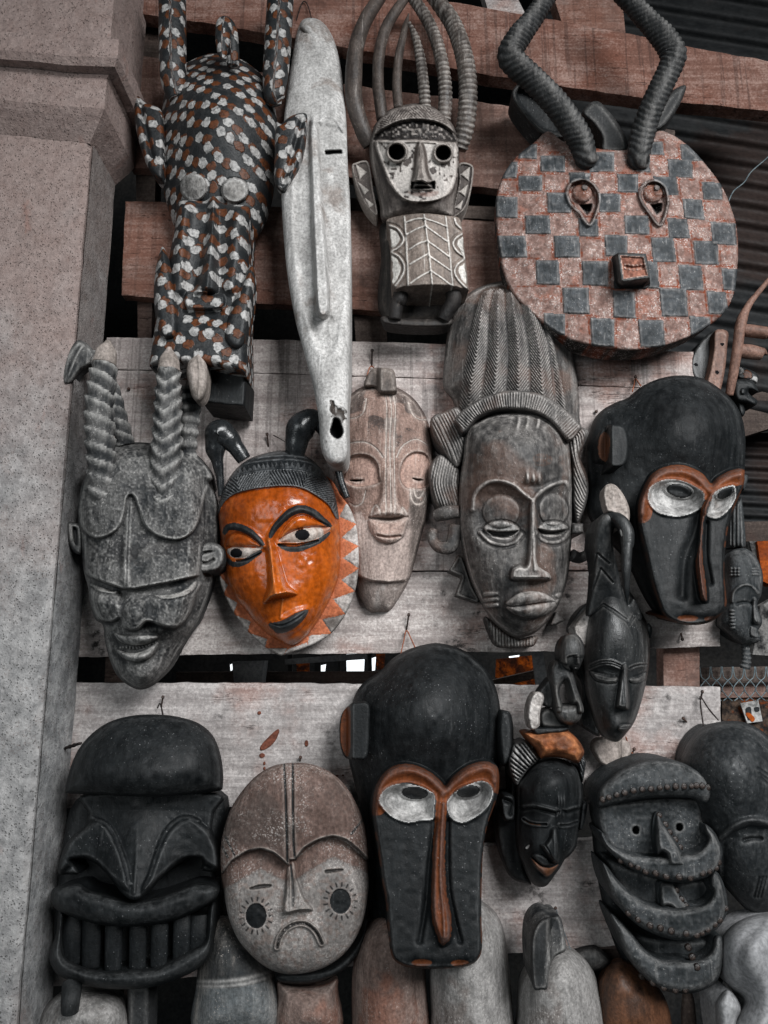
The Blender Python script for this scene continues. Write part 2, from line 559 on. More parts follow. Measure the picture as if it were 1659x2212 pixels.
# ------------------------------------------------------------------ plank, concrete and metal materials
def plank_mat(name, a, b, dark, pale, red, saw=0.5, grime=0.5, palew=0.5, redw=0.3, seed=0.0, rough=0.8):
    m = bpy.data.materials.new(name); m.use_nodes = True
    nt = m.node_tree; bs = nt.nodes['Principled BSDF']
    tc = nd(nt, 'ShaderNodeTexCoord')
    mp = nd(nt, 'ShaderNodeMapping'); mp.inputs['Location'].default_value = (seed, seed * 1.3, seed * 0.7)
    nt.links.new(tc.outputs['Object'], mp.inputs[0]); co = mp.outputs[0]
    big = noise(nt, co, 5.5, 5, 0.6)
    grain = noise(nt, co, 30, 8, 0.75, (0.12, 1, 2.6))
    mid = noise(nt, co, 22, 9, 0.78, (0.55, 1, 1.0))
    fine = noise(nt, co, 240, 4, 0.7)
    vert = noise(nt, co, 60, 3, 0.6, (1.6, 1, 0.05))
    f = mth(nt, 'ADD', mth(nt, 'MULTIPLY', grain, 0.6), mth(nt, 'MULTIPLY', mid, 0.4))
    base = mixc(nt, ramp(nt, f, 0.36, 0.64), a, b)
    base = mixc(nt, mth(nt, 'MULTIPLY', ramp(nt, big, 0.5, 0.66), redw), base, red)
    pf = ramp(nt, mth(nt, 'ADD', mth(nt, 'MULTIPLY', mid, 0.45), mth(nt, 'ADD', mth(nt, 'MULTIPLY', grain, 0.3), mth(nt, 'MULTIPLY', fine, 0.25))), 0.47, 0.6)
    base = mixc(nt, mth(nt, 'MULTIPLY', pf, palew), base, pale)
    base = mixc(nt, mth(nt, 'MULTIPLY', ramp(nt, vert, 0.54, 0.60), saw * 0.42), base, dark)
    gr = mth(nt, 'MULTIPLY', ramp(nt, noise(nt, co, 13, 8, 0.72), 0.53, 0.66), ramp(nt, noise(nt, co, 120, 4, 0.7), 0.40, 0.58))
    base = mixc(nt, mth(nt, 'MULTIPLY', gr, grime), base, dark)
    cr = noise(nt, co, 9, 4, 0.6, (0.5, 1, 7.0))
    crk = ramp(nt, mth(nt, 'ABSOLUTE', mth(nt, 'SUBTRACT', cr, 0.5)), 0.004, 0.0)
    crk = mth(nt, 'MULTIPLY', crk, ramp(nt, big, 0.52, 0.6))
    base = mixc(nt, mth(nt, 'MULTIPLY', crk, 0.7), base, dark)
    vk = nt.nodes.new('ShaderNodeTexVoronoi'); vk.inputs['Scale'].default_value = 8.5; nt.links.new(co, vk.inputs['Vector'])
    kn = ramp(nt, mth(nt, 'ADD', vk.outputs['Distance'], mth(nt, 'MULTIPLY', mth(nt, 'SUBTRACT', mid, 0.5), 0.12)), 0.075, 0.035)
    base = mixc(nt, mth(nt, 'MULTIPLY', kn, 0.75), base, L(74, 48, 40))
    hv = nd(nt, 'ShaderNodeMapRange'); nt.links.new(fine, hv.inputs[0])
    hv.inputs[1].default_value = 0.3; hv.inputs[2].default_value = 0.7; hv.inputs[3].default_value = 0.72; hv.inputs[4].default_value = 1.22
    base = mixc(nt, 1.0, base, hv.outputs[0], 'MULTIPLY')
    nt.links.new(base, bs.inputs['Base Color'])
    bs.inputs['Roughness'].default_value = rough; bs.inputs['Specular IOR Level'].default_value = 0.2
    hs = mth(nt, 'ADD', mth(nt, 'MULTIPLY', grain, 0.5), mth(nt, 'MULTIPLY', fine, 0.25))
    hs = mth(nt, 'ADD', hs, mth(nt, 'MULTIPLY', vert, 0.35 * saw))
    hs = mth(nt, 'SUBTRACT', hs, mth(nt, 'MULTIPLY', crk, 0.8))
    bp = nd(nt, 'ShaderNodeBump'); bp.inputs['Distance'].default_value = 0.004; bp.inputs['Strength'].default_value = 0.9
    nt.links.new(hs, bp.inputs['Height']); nt.links.new(bp.outputs[0], bs.inputs['Normal'])
    return m


PL_PALE = plank_mat('weathered_pale_plank', L(144, 134, 131), L(182, 172, 168), L(58, 53, 52), L(212, 205, 201), L(160, 120, 107), 0.8, 0.9, 0.45, 0.75, 0.0)
PL_PALE2 = plank_mat('weathered_pale_plank_stained', L(138, 129, 126), L(178, 169, 165), L(50, 47, 46), L(216, 210, 206), L(156, 114, 100), 0.15, 1.0, 0.55, 0.5, 3.1)
PL_PALE3 = plank_mat('weathered_grey_plank', L(140, 134, 132), L(174, 168, 166), L(60, 57, 56), L(204, 198, 195), L(156, 118, 106), 0.2, 0.9, 0.45, 0.6, 7.7)
PL_RED = plank_mat('red_brown_plank', L(100, 76, 68), L(130, 102, 92), L(42, 36, 34), L(160, 144, 137), L(126, 82, 66), 0.5, 0.45, 0.35, 0.5, 1.9)  # redder bare wood; extra darkness stands in for roof shade on upper planks
PL_RED2 = plank_mat('red_brown_beam', L(100, 70, 60), L(130, 94, 82), L(44, 34, 32), L(168, 150, 142), L(118, 72, 56), 0.9, 0.4, 0.4, 0.5, 4.4)  # red-brown beam, likewise darkened in its colour for the shade up there
PL_DARK = plank_mat('dark_old_timber', L(58, 50, 47), L(84, 72, 66), L(26, 24, 24), L(112, 104, 98), L(80, 56, 48), 0.3, 0.5, 0.25, 0.4, 6.2)


def concrete_mat(name, a, b, pink):
    m = bpy.data.materials.new(name); m.use_nodes = True
    nt = m.node_tree; bs = nt.nodes['Principled BSDF']
    tc = nd(nt, 'ShaderNodeTexCoord'); co = tc.outputs['Object']
    big = noise(nt, co, 3.5, 6, 0.62); mid = noise(nt, co, 34, 6, 0.7); fine = noise(nt, co, 150, 6, 0.75)
    vor = nt.nodes.new('ShaderNodeTexVoronoi'); vor.inputs['Scale'].default_value = 260; nt.links.new(co, vor.inputs['Vector'])
    base = mixc(nt, ramp(nt, mid, 0.36, 0.64), a, b)
    sep = nd(nt, 'ShaderNodeSeparateXYZ'); nt.links.new(co, sep.inputs[0])
    hz = ramp(nt, mth(nt, 'ADD', sep.outputs[2], mth(nt, 'MULTIPLY', mth(nt, 'SUBTRACT', big, 0.5), 1.6)), 0.5, 1.3)
    base = mixc(nt, mth(nt, 'MULTIPLY', hz, 0.75), base, pink)
    pit = mth(nt, 'MULTIPLY', ramp(nt, vor.outputs['Distance'], 0.34, 0.16), ramp(nt, noise(nt, co, 90, 3, 0.6), 0.46, 0.56))
    base = mixc(nt, mth(nt, 'MULTIPLY', pit, 0.3), base, L(80, 70, 66))
    cr = ramp(nt, mth(nt, 'ABSOLUTE', mth(nt, 'SUBTRACT', noise(nt, co, 4.5, 7, 0.7), 0.5)), 0.0035, 0.0)
    base = mixc(nt, mth(nt, 'MULTIPLY', cr, 0.5), base, L(92, 68, 58))
    st = mth(nt, 'MULTIPLY', ramp(nt, noise(nt, co, 11, 6, 0.65, (1, 1, 0.1)), 0.50, 0.64), ramp(nt, noise(nt, co, 4, 4, 0.6), 0.42, 0.6))
    base = mixc(nt, mth(nt, 'MULTIPLY', st, 0.42), base, L(104, 92, 88))
    rust = mth(nt, 'MULTIPLY', ramp(nt, noise(nt, co, 16, 6, 0.7, (1, 1, 0.5)), 0.60, 0.72), 0.35)
    base = mixc(nt, rust, base, L(140, 88, 70))
    hv = nd(nt, 'ShaderNodeMapRange'); nt.links.new(fine, hv.inputs[0])
    hv.inputs[1].default_value = 0.3; hv.inputs[2].default_value = 0.7; hv.inputs[3].default_value = 0.70; hv.inputs[4].default_value = 1.22
    base = mixc(nt, 1.0, base, hv.outputs[0], 'MULTIPLY')
    nt.links.new(base, bs.inputs['Base Color'])
    bs.inputs['Roughness'].default_value = 0.9; bs.inputs['Specular IOR Level'].default_value = 0.15
    hs = mth(nt, 'ADD', mth(nt, 'MULTIPLY', fine, 0.5), mth(nt, 'MULTIPLY', mid, 0.8))
    hs = mth(nt, 'SUBTRACT', hs, mth(nt, 'MULTIPLY', pit, 0.5))
    bp = nd(nt, 'ShaderNodeBump'); bp.inputs['Distance'].default_value = 0.005; bp.inputs['Strength'].default_value = 1.0
    nt.links.new(hs, bp.inputs['Height']); nt.links.new(bp.outputs[0], bs.inputs['Normal'])
    return m


CONC = concrete_mat('rough_plaster', L(128, 127, 127), L(166, 164, 163), L(146, 124, 117))
CONC_G = concrete_mat('grey_cement_side', L(122, 123, 124), L(164, 164, 164), L(120, 108, 103))
M_TIN = mat('dull_corrugated_iron', L(20, 22, 24), L(36, 37, 38), None, 0.7, 0.25, 6, 0, 0.2, 40, patch=L(46, 34, 30), patchamt=0.5)
M_NAIL = mat('rusty_nail_iron', L(38, 30, 27), L(70, 48, 38), None, 0.6, 0.5, 60, 0, 0.2, 200)
M_STRING = mat('brown_cotton_string', L(120, 72, 54), L(150, 100, 80), None, 0.9, 0.1, 80, 0, 0.3, 300)
M_STRING_D = mat('dark_cotton_string', L(34, 30, 30), L(58, 52, 50), None, 0.9, 0.1, 80, 0, 0.3, 300)
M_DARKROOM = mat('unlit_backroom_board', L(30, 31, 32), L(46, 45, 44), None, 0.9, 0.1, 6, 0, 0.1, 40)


# ------------------------------------------------------------------ the plank wall
wall = thing('plank_wall', 'wall of broad weathered horizontal planks with dark gaps, carrying the masks', 'wall', 829, 1400, 0)


def rough_edge(pts, amp=1.2, step=16, seed=0):
    p = np.array(pts, float); out = []
    for i in range(len(p)):
        a, b = p[i], p[(i + 1) % len(p)]
        l = np.hypot(*(b - a)); n = max(int(l / step), 1)
        nrm = np.array([-(b - a)[1], (b - a)[0]]) / max(l, 1e-6)
        for k in range(n):
            q = a + (b - a) * k / n
            out.append(tuple(q + nrm * amp * float(vnoise(np.array(q[0] / 23.0 + seed), np.array(q[1] / 23.0), seed) + 0.5 * vnoise(np.array(q[0] / 7.0), np.array(q[1] / 7.0 + seed), seed + 5))))
    return out


def plank(pts, mt, h=0.0, thick=32, seed=0, amp=1.3):
    def hf(g): return h + 2.2 * rnd(g.S, 3.5) - 2.2 + 1.0 * g.noise(90, seed) + 0.5 * vnoise(g.X / 60, g.Y / 9, seed)
    return relief(wall, rough_edge(pts, amp, 12, seed), hf, mt, (), 7.0, h - thick, 0.0, None, 'plank', smooth=False)


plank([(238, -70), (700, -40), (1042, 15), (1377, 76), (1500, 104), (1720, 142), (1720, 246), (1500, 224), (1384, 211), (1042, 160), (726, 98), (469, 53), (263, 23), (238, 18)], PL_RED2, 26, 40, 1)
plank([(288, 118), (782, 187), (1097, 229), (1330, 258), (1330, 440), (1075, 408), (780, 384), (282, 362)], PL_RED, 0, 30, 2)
plank([(700, 424), (1120, 450), (1120, 478), (700, 452)], PL_DARK, -30, 26, 3)
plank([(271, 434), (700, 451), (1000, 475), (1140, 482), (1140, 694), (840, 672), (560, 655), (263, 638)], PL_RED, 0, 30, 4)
plank([(231, 729), (536, 733), (790, 738), (1250, 752), (1497, 760), (1500, 840), (1370, 836), (1100, 826), (960, 817), (745, 811), (400, 800), (222, 797)], PL_PALE, 0.5, 30, 5, 0.9)
plank([(222, 799.5), (400, 802), (745, 813), (960, 819.5), (1100, 828.5), (1370, 838), (1500, 842), (1506, 1000), (1512, 1230), (1200, 1231), (700, 1233), (152, 1232), (190, 980)], PL_PALE, 0, 30, 15, 0.9)
plank([(152, 1236), (700, 1237), (1200, 1235), (1550, 1236), (1556, 1396), (1262, 1406), (800, 1411), (439, 1414), (150, 1420)], PL_PALE2, 1, 30, 6)
plank([(145, 1474), (700, 1477), (1200, 1480), (1555, 1484), (1562, 1736), (1100, 1738), (700, 1742), (122, 1746)], PL_PALE3, 0, 30, 7)
plank([(107, 1892), (600, 1862), (1042, 1828), (1335, 1812), (1340, 2042), (1095, 2060), (700, 2092), (104, 2131)], PL_PALE3, 0, 30, 8)
# posts the planks are nailed to, and stray boards behind them


def post(quad, mt, h0, h1): return slab(wall, 'post', quad, h0, h1, mt)


post([(290, 40), (345, 40), (326, 760), (298, 760)], PL_DARK, -33, -80)
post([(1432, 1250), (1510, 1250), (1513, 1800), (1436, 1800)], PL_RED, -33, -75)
post([(762, 640), (830, 645), (838, 760), (770, 758)], PL_DARK, -33, -75)
post([(235, 1260), (300, 1260), (262, 2300), (190, 2300)], PL_DARK, -34, -80)
post([(1282, 560), (1330, 560), (1326, 800), (1280, 800)], PL_DARK, -34, -78)
post([(1040, 1640), (1120, 1640), (1120, 1900), (1040, 1900)], PL_DARK, -34, -78)
slab(wall, 'ledge', [(1240, 2052), (1420, 2046), (1420, 2130), (1240, 2140)], -40, -120, PL_DARK)

# ------------------------------------------------------------------ concrete pillar on the left
pil = thing('concrete_pillar', 'rough plastered pinkish grey concrete pillar with stepped capital at the left edge', 'pillar', 60, 2212, 75)
HF = 150.0


def pillar_box(name, fx_top, fy_top, fx_bot, fy_bot, hfront, hback, xl, mt, ms):
    """vertical block whose front right arris passes the two drawing points; side face built of its own"""
    a, _ = P(fx_top, fy_top, hfront); b, _ = P(fx_bot, fy_bot, hfront)
    xw = (a[0] + b[0]) / 2
    zt, zb = a[2], b[2]
    yb = -hback * UNIT
    yf = -hfront * UNIT
    n = 46
    r = 0.006
    V = []
    for k in range(n + 1):
        z = zb + (zt - zb) * k / n
        j = float(vnoise(np.array(z * 40.0), np.array(3.3), 2)) * 0.0012
        V += [(xl, yf, z), (xw - r + j, yf, z), (xw + j, yf + r, z), (xw + j, yb, z)]
    Fq = []
    for k in range(n):
        for c in range(3):
            o = k * 4 + c
            Fq.append([o, o + 1, o + 5, o + 4])
    e = n * 4
    V += [(xl, yb, zb), (xl, yb, zt)]
    Fq += [[3, 2, 1, 0], [e, e + 1, e + 2, e + 3]]
    nV = len(V)
    Fq += [[3, 0, nV - 2, -1], [e, e + 3, nV - 1, -1]]
    o = solid(pil, name, V, Fq, mt)
    W = []
    for k in range(n + 1):
        z = zb + (zt - zb) * k / n
        for c in range(9):
            y = yf + r + 0.002 + (yb - yf - r - 0.004) * c / 8
            W.append((xw + 0.003 + 0.0012 * float(vnoise(np.array(z * 50.0), np.array(y * 90.0), 6)), y, z))
    Fs = [[k * 9 + c, k * 9 + c + 1, (k + 1) * 9 + c + 1, (k + 1) * 9 + c] for k in range(n) for c in range(8)]
    solid(pil, 'side_render', W, Fs, ms, True)
    return xw, zt, zb, yb, yf


xs, zt, zb, yb, yf = pillar_box('shaft', 196, 280, 24, 2290, HF, 0, -1.6, CONC, CONC_G)


def band(name, prof, xl, zsh, mt):
    """capital band: prof = list of (projection, z) swept along the front and the right side"""
    V = []; Fq = []
    n = 40
    for k in range(n + 1):
        x = xl + (xs - xl) * k / n
        for (pr, z) in prof:
            V.append((x + (pr if k == n else 0) + 0.0, yf - pr, z + zsh * (x - xs) + 0.0016 * float(vnoise(np.array(x * 60), np.array(z * 60), 1))))
    for k in range(10):
        y = yf + (yb - yf) * (k + 1) / 10
        for (pr, z) in prof:
            V.append((xs + pr, y, z + 0.0016 * float(vnoise(np.array(y * 60), np.array(z * 60), 4))))
    m = len(prof)
    for k in range(n + 10):
        for c in range(m - 1):
            o = k * m + c
            Fq.append([o, o + m, o + m + 1, o + 1])
    return solid(pil, name, V, Fq, mt)


def zat(y, h): return float(P(196, y, h)[0][2])


z0 = zat(283, HF + 20); z1 = zat(245, HF + 20); z2 = zat(185, HF + 20); z3 = zat(155, HF + 55); z4 = zat(98, HF + 60); z5 = zat(60, HF + 40); z6 = zat(-120, HF + 20)
w1, w2, w3 = 46 * UNIT, 82 * UNIT, 50 * UNIT
band('necking', [(0.0005, z0 - 0.012), (w1 * 0.8, z0 + 0.016), (w1, z0 + 0.026), (w1, z2 - 0.004), (w1 + 0.004, z2)], -1.6, -0.12, CONC)
band('abacus', [(w1 + 0.003, z2 + 0.001), (w2 * 0.88, z3 - 0.002), (w2, z3 + 0.008), (w2 * 0.98, z4 - 0.008), (w2 * 0.94, z4 - 0.001), (w3, z4 + 0.002)], -1.6, -0.12, CONC)
band('upper_block', [(w3 - 0.002, z4 + 0.0035), (w3, z6), (0, z6 + 0.001)], -1.6, -0.12, CONC)

# ------------------------------------------------------------------ roof sheet, back room and far things seen past the wall
def corrugated(name, label, corners, h, period, amp, slope, hr=0.0):
    """sheet with ridges running roughly across; corners = drawing bbox"""
    x0, y0, x1, y1 = corners
    nx = 30; ny = int((y1 - y0) / period * 8)
    X, Y = np.meshgrid(np.linspace(x0, x1, nx), np.linspace(y0, y1, ny))
    w = np.sin(2 * np.pi * (Y - slope * (X - x0)) / period)
    V, _ = P(X.ravel(), Y.ravel(), (h + hr * (X - x0) + amp * w).ravel())
    i = np.arange(ny - 1)[:, None] * nx; j = np.arange(nx - 1)[None]
    Fq = np.stack(np.broadcast_arrays(i + j, i + nx + j, i + nx + j + 1, i + j + 1), -1).reshape(-1, 4)
    V2 = V.copy(); V2[:, 1] += 0.004
    n = len(V)
    o = solid(None, name, np.concatenate([V, V2]), np.concatenate([Fq, Fq[:, ::-1] + n]), M_TIN, True)
    tag(o, label, 'roof sheet')
    return o


corrugated('corrugated_roof_sheet', 'dark corrugated iron sheet behind the checkered mask at upper right', (1180, -160, 1900, 905), -260, 44, 9, 0.16, 0.1)
corrugated('corrugated_roof_sheet', 'low corrugated iron strip with fine ridges beside the large black mask', (1380, 935, 1900, 1180), -330, 26, 7, 0.05)
rf = slab(None, 'roof_beam', [(1560, 872), (1900, 770), (1900, 850), (1560, 958)], -215, -245, PL_DARK)
tag(rf, 'dark slanting timber under the corrugated sheet at right', 'beam')
rf = slab(None, 'roof_beam', [(1540, 1128), (1900, 1122), (1900, 1160), (1540, 1172)], -260, -290, PL_DARK)
tag(rf, 'dark level timber below the fine ridged iron strip', 'beam')
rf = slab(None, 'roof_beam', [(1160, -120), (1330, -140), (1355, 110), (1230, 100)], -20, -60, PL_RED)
tag(rf, 'short red brown timber standing between the horns of the checkered mask', 'beam')
rf = slab(None, 'roof_beam', [(1020, -90), (1075, -90), (1150, 60), (1060, 40)], -30, -60, PL_PALE3)
tag(rf, 'grey slanting timber end above the red beam at top', 'beam')

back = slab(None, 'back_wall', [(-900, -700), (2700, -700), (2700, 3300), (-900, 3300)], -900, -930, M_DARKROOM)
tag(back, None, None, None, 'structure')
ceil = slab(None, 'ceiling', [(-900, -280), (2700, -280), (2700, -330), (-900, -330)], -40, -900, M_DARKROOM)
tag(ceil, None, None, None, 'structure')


def emit(name, col, s):
    m = bpy.data.materials.new(name); m.use_nodes = True
    nt = m.node_tree; b = nt.nodes['Principled BSDF']
    b.inputs['Base Color'].default_value = (*col, 1); b.inputs['Emission Color'].default_value = (*col, 1); b.inputs['Emission Strength'].default_value = s
    return m


M_DAY = emit('daylit_opening', (0.92, 0.97, 1.0), 1.4)
M_ORCLOTH = mat('orange_printed_cloth', L(120, 52, 14), L(206, 100, 26), None, 0.85, 0.2, 60, 0, 0.3, 90, patch=L(24, 22, 22), patchamt=0.75)
M_GREYMET = mat('grey_board', L(84, 86, 88), L(112, 112, 112), None, 0.7, 0.3, 12, 0, 0.1, 60)
# what shows through the gap between the planks (far room)
for i, (x0, x1, y0, y1, lb) in enumerate([(748, 788, 1411, 1452, 'widest bright doorway in the gap between planks, beside the big dome'),
                                          (690, 704, 1436, 1450, 'small bright window in the gap left of the wide doorway'),
                                          (497, 503, 1434, 1448, 'narrow sliver of daylight at the left of the plank gap'),
                                          (803, 812, 1420, 1448, 'narrow bright strip right of the wide doorway'),
                                          (1100, 1122, 1416, 1426, 'bright skylight patch above the orange cloth in the plank gap')]):
    o = slab(None, 'daylit_window', [(x0, y0 + 2), (x1, y0 - 1), (x1 - 2, y1), (x0 + 1, y1 + 1)], -700, -706, M_DAY)
    tag(o, lb, 'window')
for i, (q, lb) in enumerate([([(640, 1430), (668, 1428), (668, 1458), (642, 1458)], 'orange cloth scrap seen through the plank gap near the middle'),
                             ([(812, 1412), (832, 1412), (830, 1448), (814, 1446)], 'orange striped cloth seen in the gap beside the big dome'),
                             ([(1072, 1424), (1166, 1414), (1168, 1482), (1070, 1478)], 'orange and black printed cloth hanging behind the plank gap')]):
    o = slab(None, 'printed_cloth', q, -560, -566, M_ORCLOTH)
    tag(o, lb, 'cloth')
o = slab(None, 'grey_board', [(1150, 1404), (1172, 1402), (1184, 1480), (1160, 1486)], -120, -135, M_GREYMET); tag(o, 'grey board with a dark hole standing behind the plank gap', 'board')
o = slab(None, 'crossbar', [(1060, 1470), (1165, 1446), (1165, 1464), (1060, 1488)], -300, -330, PL_DARK); tag(o, 'dark crossbar in front of the printed cloth behind the gap', 'bar')
o = slab(None, 'crossbar', [(380, 1452), (840, 1450), (840, 1500), (380, 1500)], -320, -350, PL_DARK); tag(o, 'dark rail along the bottom of the long plank gap', 'bar')
o = slab(None, 'tin_bucket', [(501, 1429), (571, 1427), (562, 1500), (508, 1500)], -200, -260, M_GREYMET); tag(o, 'grey tin bucket seen through the plank gap', 'bucket')
o = slab(None, 'shelf_board', [(615, 1424), (790, 1410), (790, 1424), (615, 1436)], -330, -400, M_GREYMET); tag(o, 'grey shelf edge above the bright doorway behind the gap', 'shelf')
for i, (x, w_, lb) in enumerate([(622, 9, 'dark stand behind the gap left of the orange scrap'), (680, 12, 'dark stand behind the gap near the small window'), (795, 8, 'dark post right of the wide doorway behind the gap'), (730, 6, 'dark post left of the wide doorway behind the gap')]):
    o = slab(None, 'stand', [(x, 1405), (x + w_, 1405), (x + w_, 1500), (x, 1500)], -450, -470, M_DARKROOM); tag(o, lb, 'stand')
# ------------------------------------------------------------------ carved wood and paint materials
BLACK = mat('blackened_wood', (0.0022, 0.003, 0.0036), (0.0072, 0.0088, 0.0098), (0.07, 0.072, 0.073), 0.6, 0.26, 9, 1, 0.25, 70, 0.6, 0.10, (0.2, 0.2, 0.2), scratch=0.3)
BLACK_A = mat('blackened_wood_painted', (0.0022, 0.003, 0.0036), (0.0072, 0.0088, 0.0098), (0.07, 0.072, 0.073), 0.6, 0.26, 9, 1, 0.25, 70, 0.55, 0.10, (0.2, 0.2, 0.2), attr=True, scratch=0.3)
GLOSSBLACK = mat('polished_black_wood', (0.010, 0.011, 0.012), (0.02, 0.022, 0.024), (0.12, 0.12, 0.12), 0.24, 0.5, 12, 1, 0.12, 60, 0.5)
DARKW = mat('dark_stained_wood', (0.006, 0.0072, 0.008), (0.019, 0.0205, 0.021), (0.16, 0.155, 0.15), 0.45, 0.45, 12, 1, 0.3, 80, 0.7, 0.2, (0.3, 0.3, 0.3))
RUSTP = mat('burnt_orange_paint', L(84, 43, 19), L(118, 62, 29), L(150, 96, 60), 0.6, 0.35, 16, 1, 0.35, 90, 0.5, patch=L(70, 42, 26), patchamt=0.3)
CHALK = mat('chalky_white_paint', L(112, 111, 110), L(176, 174, 172), L(205, 204, 202), 0.8, 0.2, 18, 0, 0.9, 70, 0.4, patch=L(120, 110, 104), patchamt=0.35)
CHALK_D = mat('grimy_chalk_paint', L(120, 114, 110), L(178, 172, 168), L(214, 210, 206), 0.8, 0.2, 24, 0, 0.9, 80, 0.5, patch=L(72, 66, 62), patchamt=0.45)
VOID = mat('hollow_blackness', (0.004, 0.004, 0.005), (0.008, 0.008, 0.009), None, 0.9, 0.1, 20, 0, 0.1, 80)
GREYW = mat('dusty_grey_wood', L(34, 36, 38), L(88, 87, 86), L(162, 160, 157), 0.72, 0.25, 22, 1, 0.7, 90, 0.8, 0.6, L(156, 153, 150))
GREYW_A = mat('dusty_grey_wood_painted', L(34, 36, 38), L(90, 89, 88), L(162, 160, 157), 0.72, 0.25, 22, 1, 0.7, 90, 0.8, 0.6, L(156, 153, 150), attr=True)
TIPW = mat('bare_pale_wood', L(112, 104, 98), L(150, 140, 134), L(178, 170, 164), 0.75, 0.2, 20, 1, 0.5, 80, 0.6)
BAULE = mat('smoky_carved_wood', L(40, 39, 39), L(82, 79, 77), L(172, 167, 163), 0.6, 0.35, 14, 1, 0.5, 75, 0.9, 0.5, L(158, 154, 150), patch=L(84, 66, 58), patchamt=0.5)
BAULE_A = mat('smoky_carved_wood_painted', L(40, 39, 39), L(82, 79, 77), L(172, 167, 163), 0.6, 0.35, 14, 1, 0.5, 75, 0.9, 0.5, L(158, 154, 150), patch=L(84, 66, 58), patchamt=0.5, attr=True)
ASHW = mat('whitewashed_wood', L(146, 144, 142), L(182, 180, 178), L(206, 204, 202), 0.85, 0.15, 18, 1, 0.5, 80, 0.4, 0.7, L(112, 104, 100), patch=L(120, 110, 104), patchamt=0.25)
ASHW_A = mat('whitewashed_wood_painted', L(146, 144, 142), L(182, 180, 178), L(206, 204, 202), 0.85, 0.15, 18, 1, 0.5, 80, 0.4, 0.7, L(112, 104, 100), patch=L(120, 110, 104), patchamt=0.25, attr=True)
ORANGE = mat('glossy_orange_lacquer', L(134, 58, 8), L(162, 75, 12), L(214, 140, 80), 0.27, 0.5, 4, 1, 0.09, 45, 0.4, patch=L(120, 54, 12), patchamt=0.05, scratch=0.12)
TERRA = mat('matt_terracotta_paint', L(150, 84, 54), L(180, 106, 74), L(200, 140, 110), 0.8, 0.2, 22, 0, 0.4, 90, 0.3, patch=L(120, 64, 40), patchamt=0.3)
PINKB = mat('faded_brown_wood_painted', L(104, 84, 76), L(140, 116, 106), L(190, 176, 168), 0.75, 0.2, 14, 1, 0.9, 90, 0.7, 0.6, L(190, 180, 174), attr=True)
COLA = mat('weathered_painted_wood', L(100, 84, 76), L(132, 112, 102), L(176, 168, 160), 0.72, 0.25, 14, 1, 0.5, 80, 0.6, 0.6, L(168, 160, 154), attr=True)


def dots_mat():
    """brush dabs of chalk white, rust and black on charcoal wood"""
    m = bpy.data.materials.new('dabbed_spot_paint'); m.use_nodes = True
    nt = m.node_tree; bs = nt.nodes['Principled BSDF']
    uv = nd(nt, 'ShaderNodeUVMap', uv_map='uv'); tc = nd(nt, 'ShaderNodeTexCoord')
    fine = noise(nt, tc.outputs['Object'], 160, 5, 0.7)
    wob = nd(nt, 'ShaderNodeTexNoise'); wob.inputs['Scale'].default_value = 120; nt.links.new(tc.outputs['Object'], wob.inputs['Vector'])
    off = nd(nt, 'ShaderNodeVectorMath', operation='SUBTRACT'); nt.links.new(wob.outputs['Color'], off.inputs[0]); off.inputs[1].default_value = (0.5, 0.5, 0.5)
    sc = nd(nt, 'ShaderNodeVectorMath', operation='SCALE'); nt.links.new(off.outputs[0], sc.inputs[0]); sc.inputs['Scale'].default_value = 0.010
    ad = nd(nt, 'ShaderNodeVectorMath', operation='ADD'); nt.links.new(uv.outputs[0], ad.inputs[0]); nt.links.new(sc.outputs[0], ad.inputs[1])
    base = mixc(nt, ramp(nt, fine, 0.35, 0.65), L(24, 26, 28), L(46, 47, 48))
    hsum = mth(nt, 'MULTIPLY', fine, 0.3)
    # three dab layers on one staggered lattice: black, rust, white
    def layer(base, hsum, offx, offz, rad, colr, ax, seed, amt):
        mp = nd(nt, 'ShaderNodeMapping'); mp.inputs['Location'].default_value = (offx, offz, seed); mp.inputs['Rotation'].default_value = (0, 0, 0.62)
        mp.inputs['Scale'].default_value = (1 / 0.0265, 1 / 0.0265, 1); nt.links.new(ad.outputs[0], mp.inputs[0])
        # stagger every other row
        v = nd(nt, 'ShaderNodeTexVoronoi', voronoi_dimensions='2D'); v.inputs['Scale'].default_value = 1.0; v.inputs['Randomness'].default_value = 0.5
        nt.links.new(mp.outputs[0], v.inputs['Vector'])
        k = ramp(nt, v.outputs['Distance'], rad + 0.035, rad - 0.035)
        k = mth(nt, 'MULTIPLY', k, ramp(nt, fine, 0.26, 0.36))
        return mixc(nt, mth(nt, 'MULTIPLY', k, amt), base, colr), mth(nt, 'ADD', hsum, mth(nt, 'MULTIPLY', k, 0.35 * ax))
    base, hsum = layer(base, hsum, 0.5, 0.12, 0.27, L(26, 29, 31), 0, 0, 0.95)
    rustc = mixc(nt, ramp(nt, fine, 0.35, 0.6), L(60, 31, 13), L(94, 51, 23))
    base, hsum = layer(base, hsum, 0.18, 0.55, 0.29, rustc, 0.6, 0, 0.95)
    whc = mixc(nt, ramp(nt, fine, 0.35, 0.6), L(112, 111, 110), L(172, 170, 168))
    base, hsum = layer(base, hsum, 0.78, 0.62, 0.30, whc, 1, 0, 0.96)
    nt.links.new(base, bs.inputs['Base Color'])
    bs.inputs['Roughness'].default_value = 0.5; bs.inputs['Specular IOR Level'].default_value = 0.4
    bp = nd(nt, 'ShaderNodeBump'); bp.inputs['Distance'].default_value = 0.004
    nt.links.new(hsum, bp.inputs['Height']); nt.links.new(bp.outputs[0], bs.inputs['Normal'])
    return m


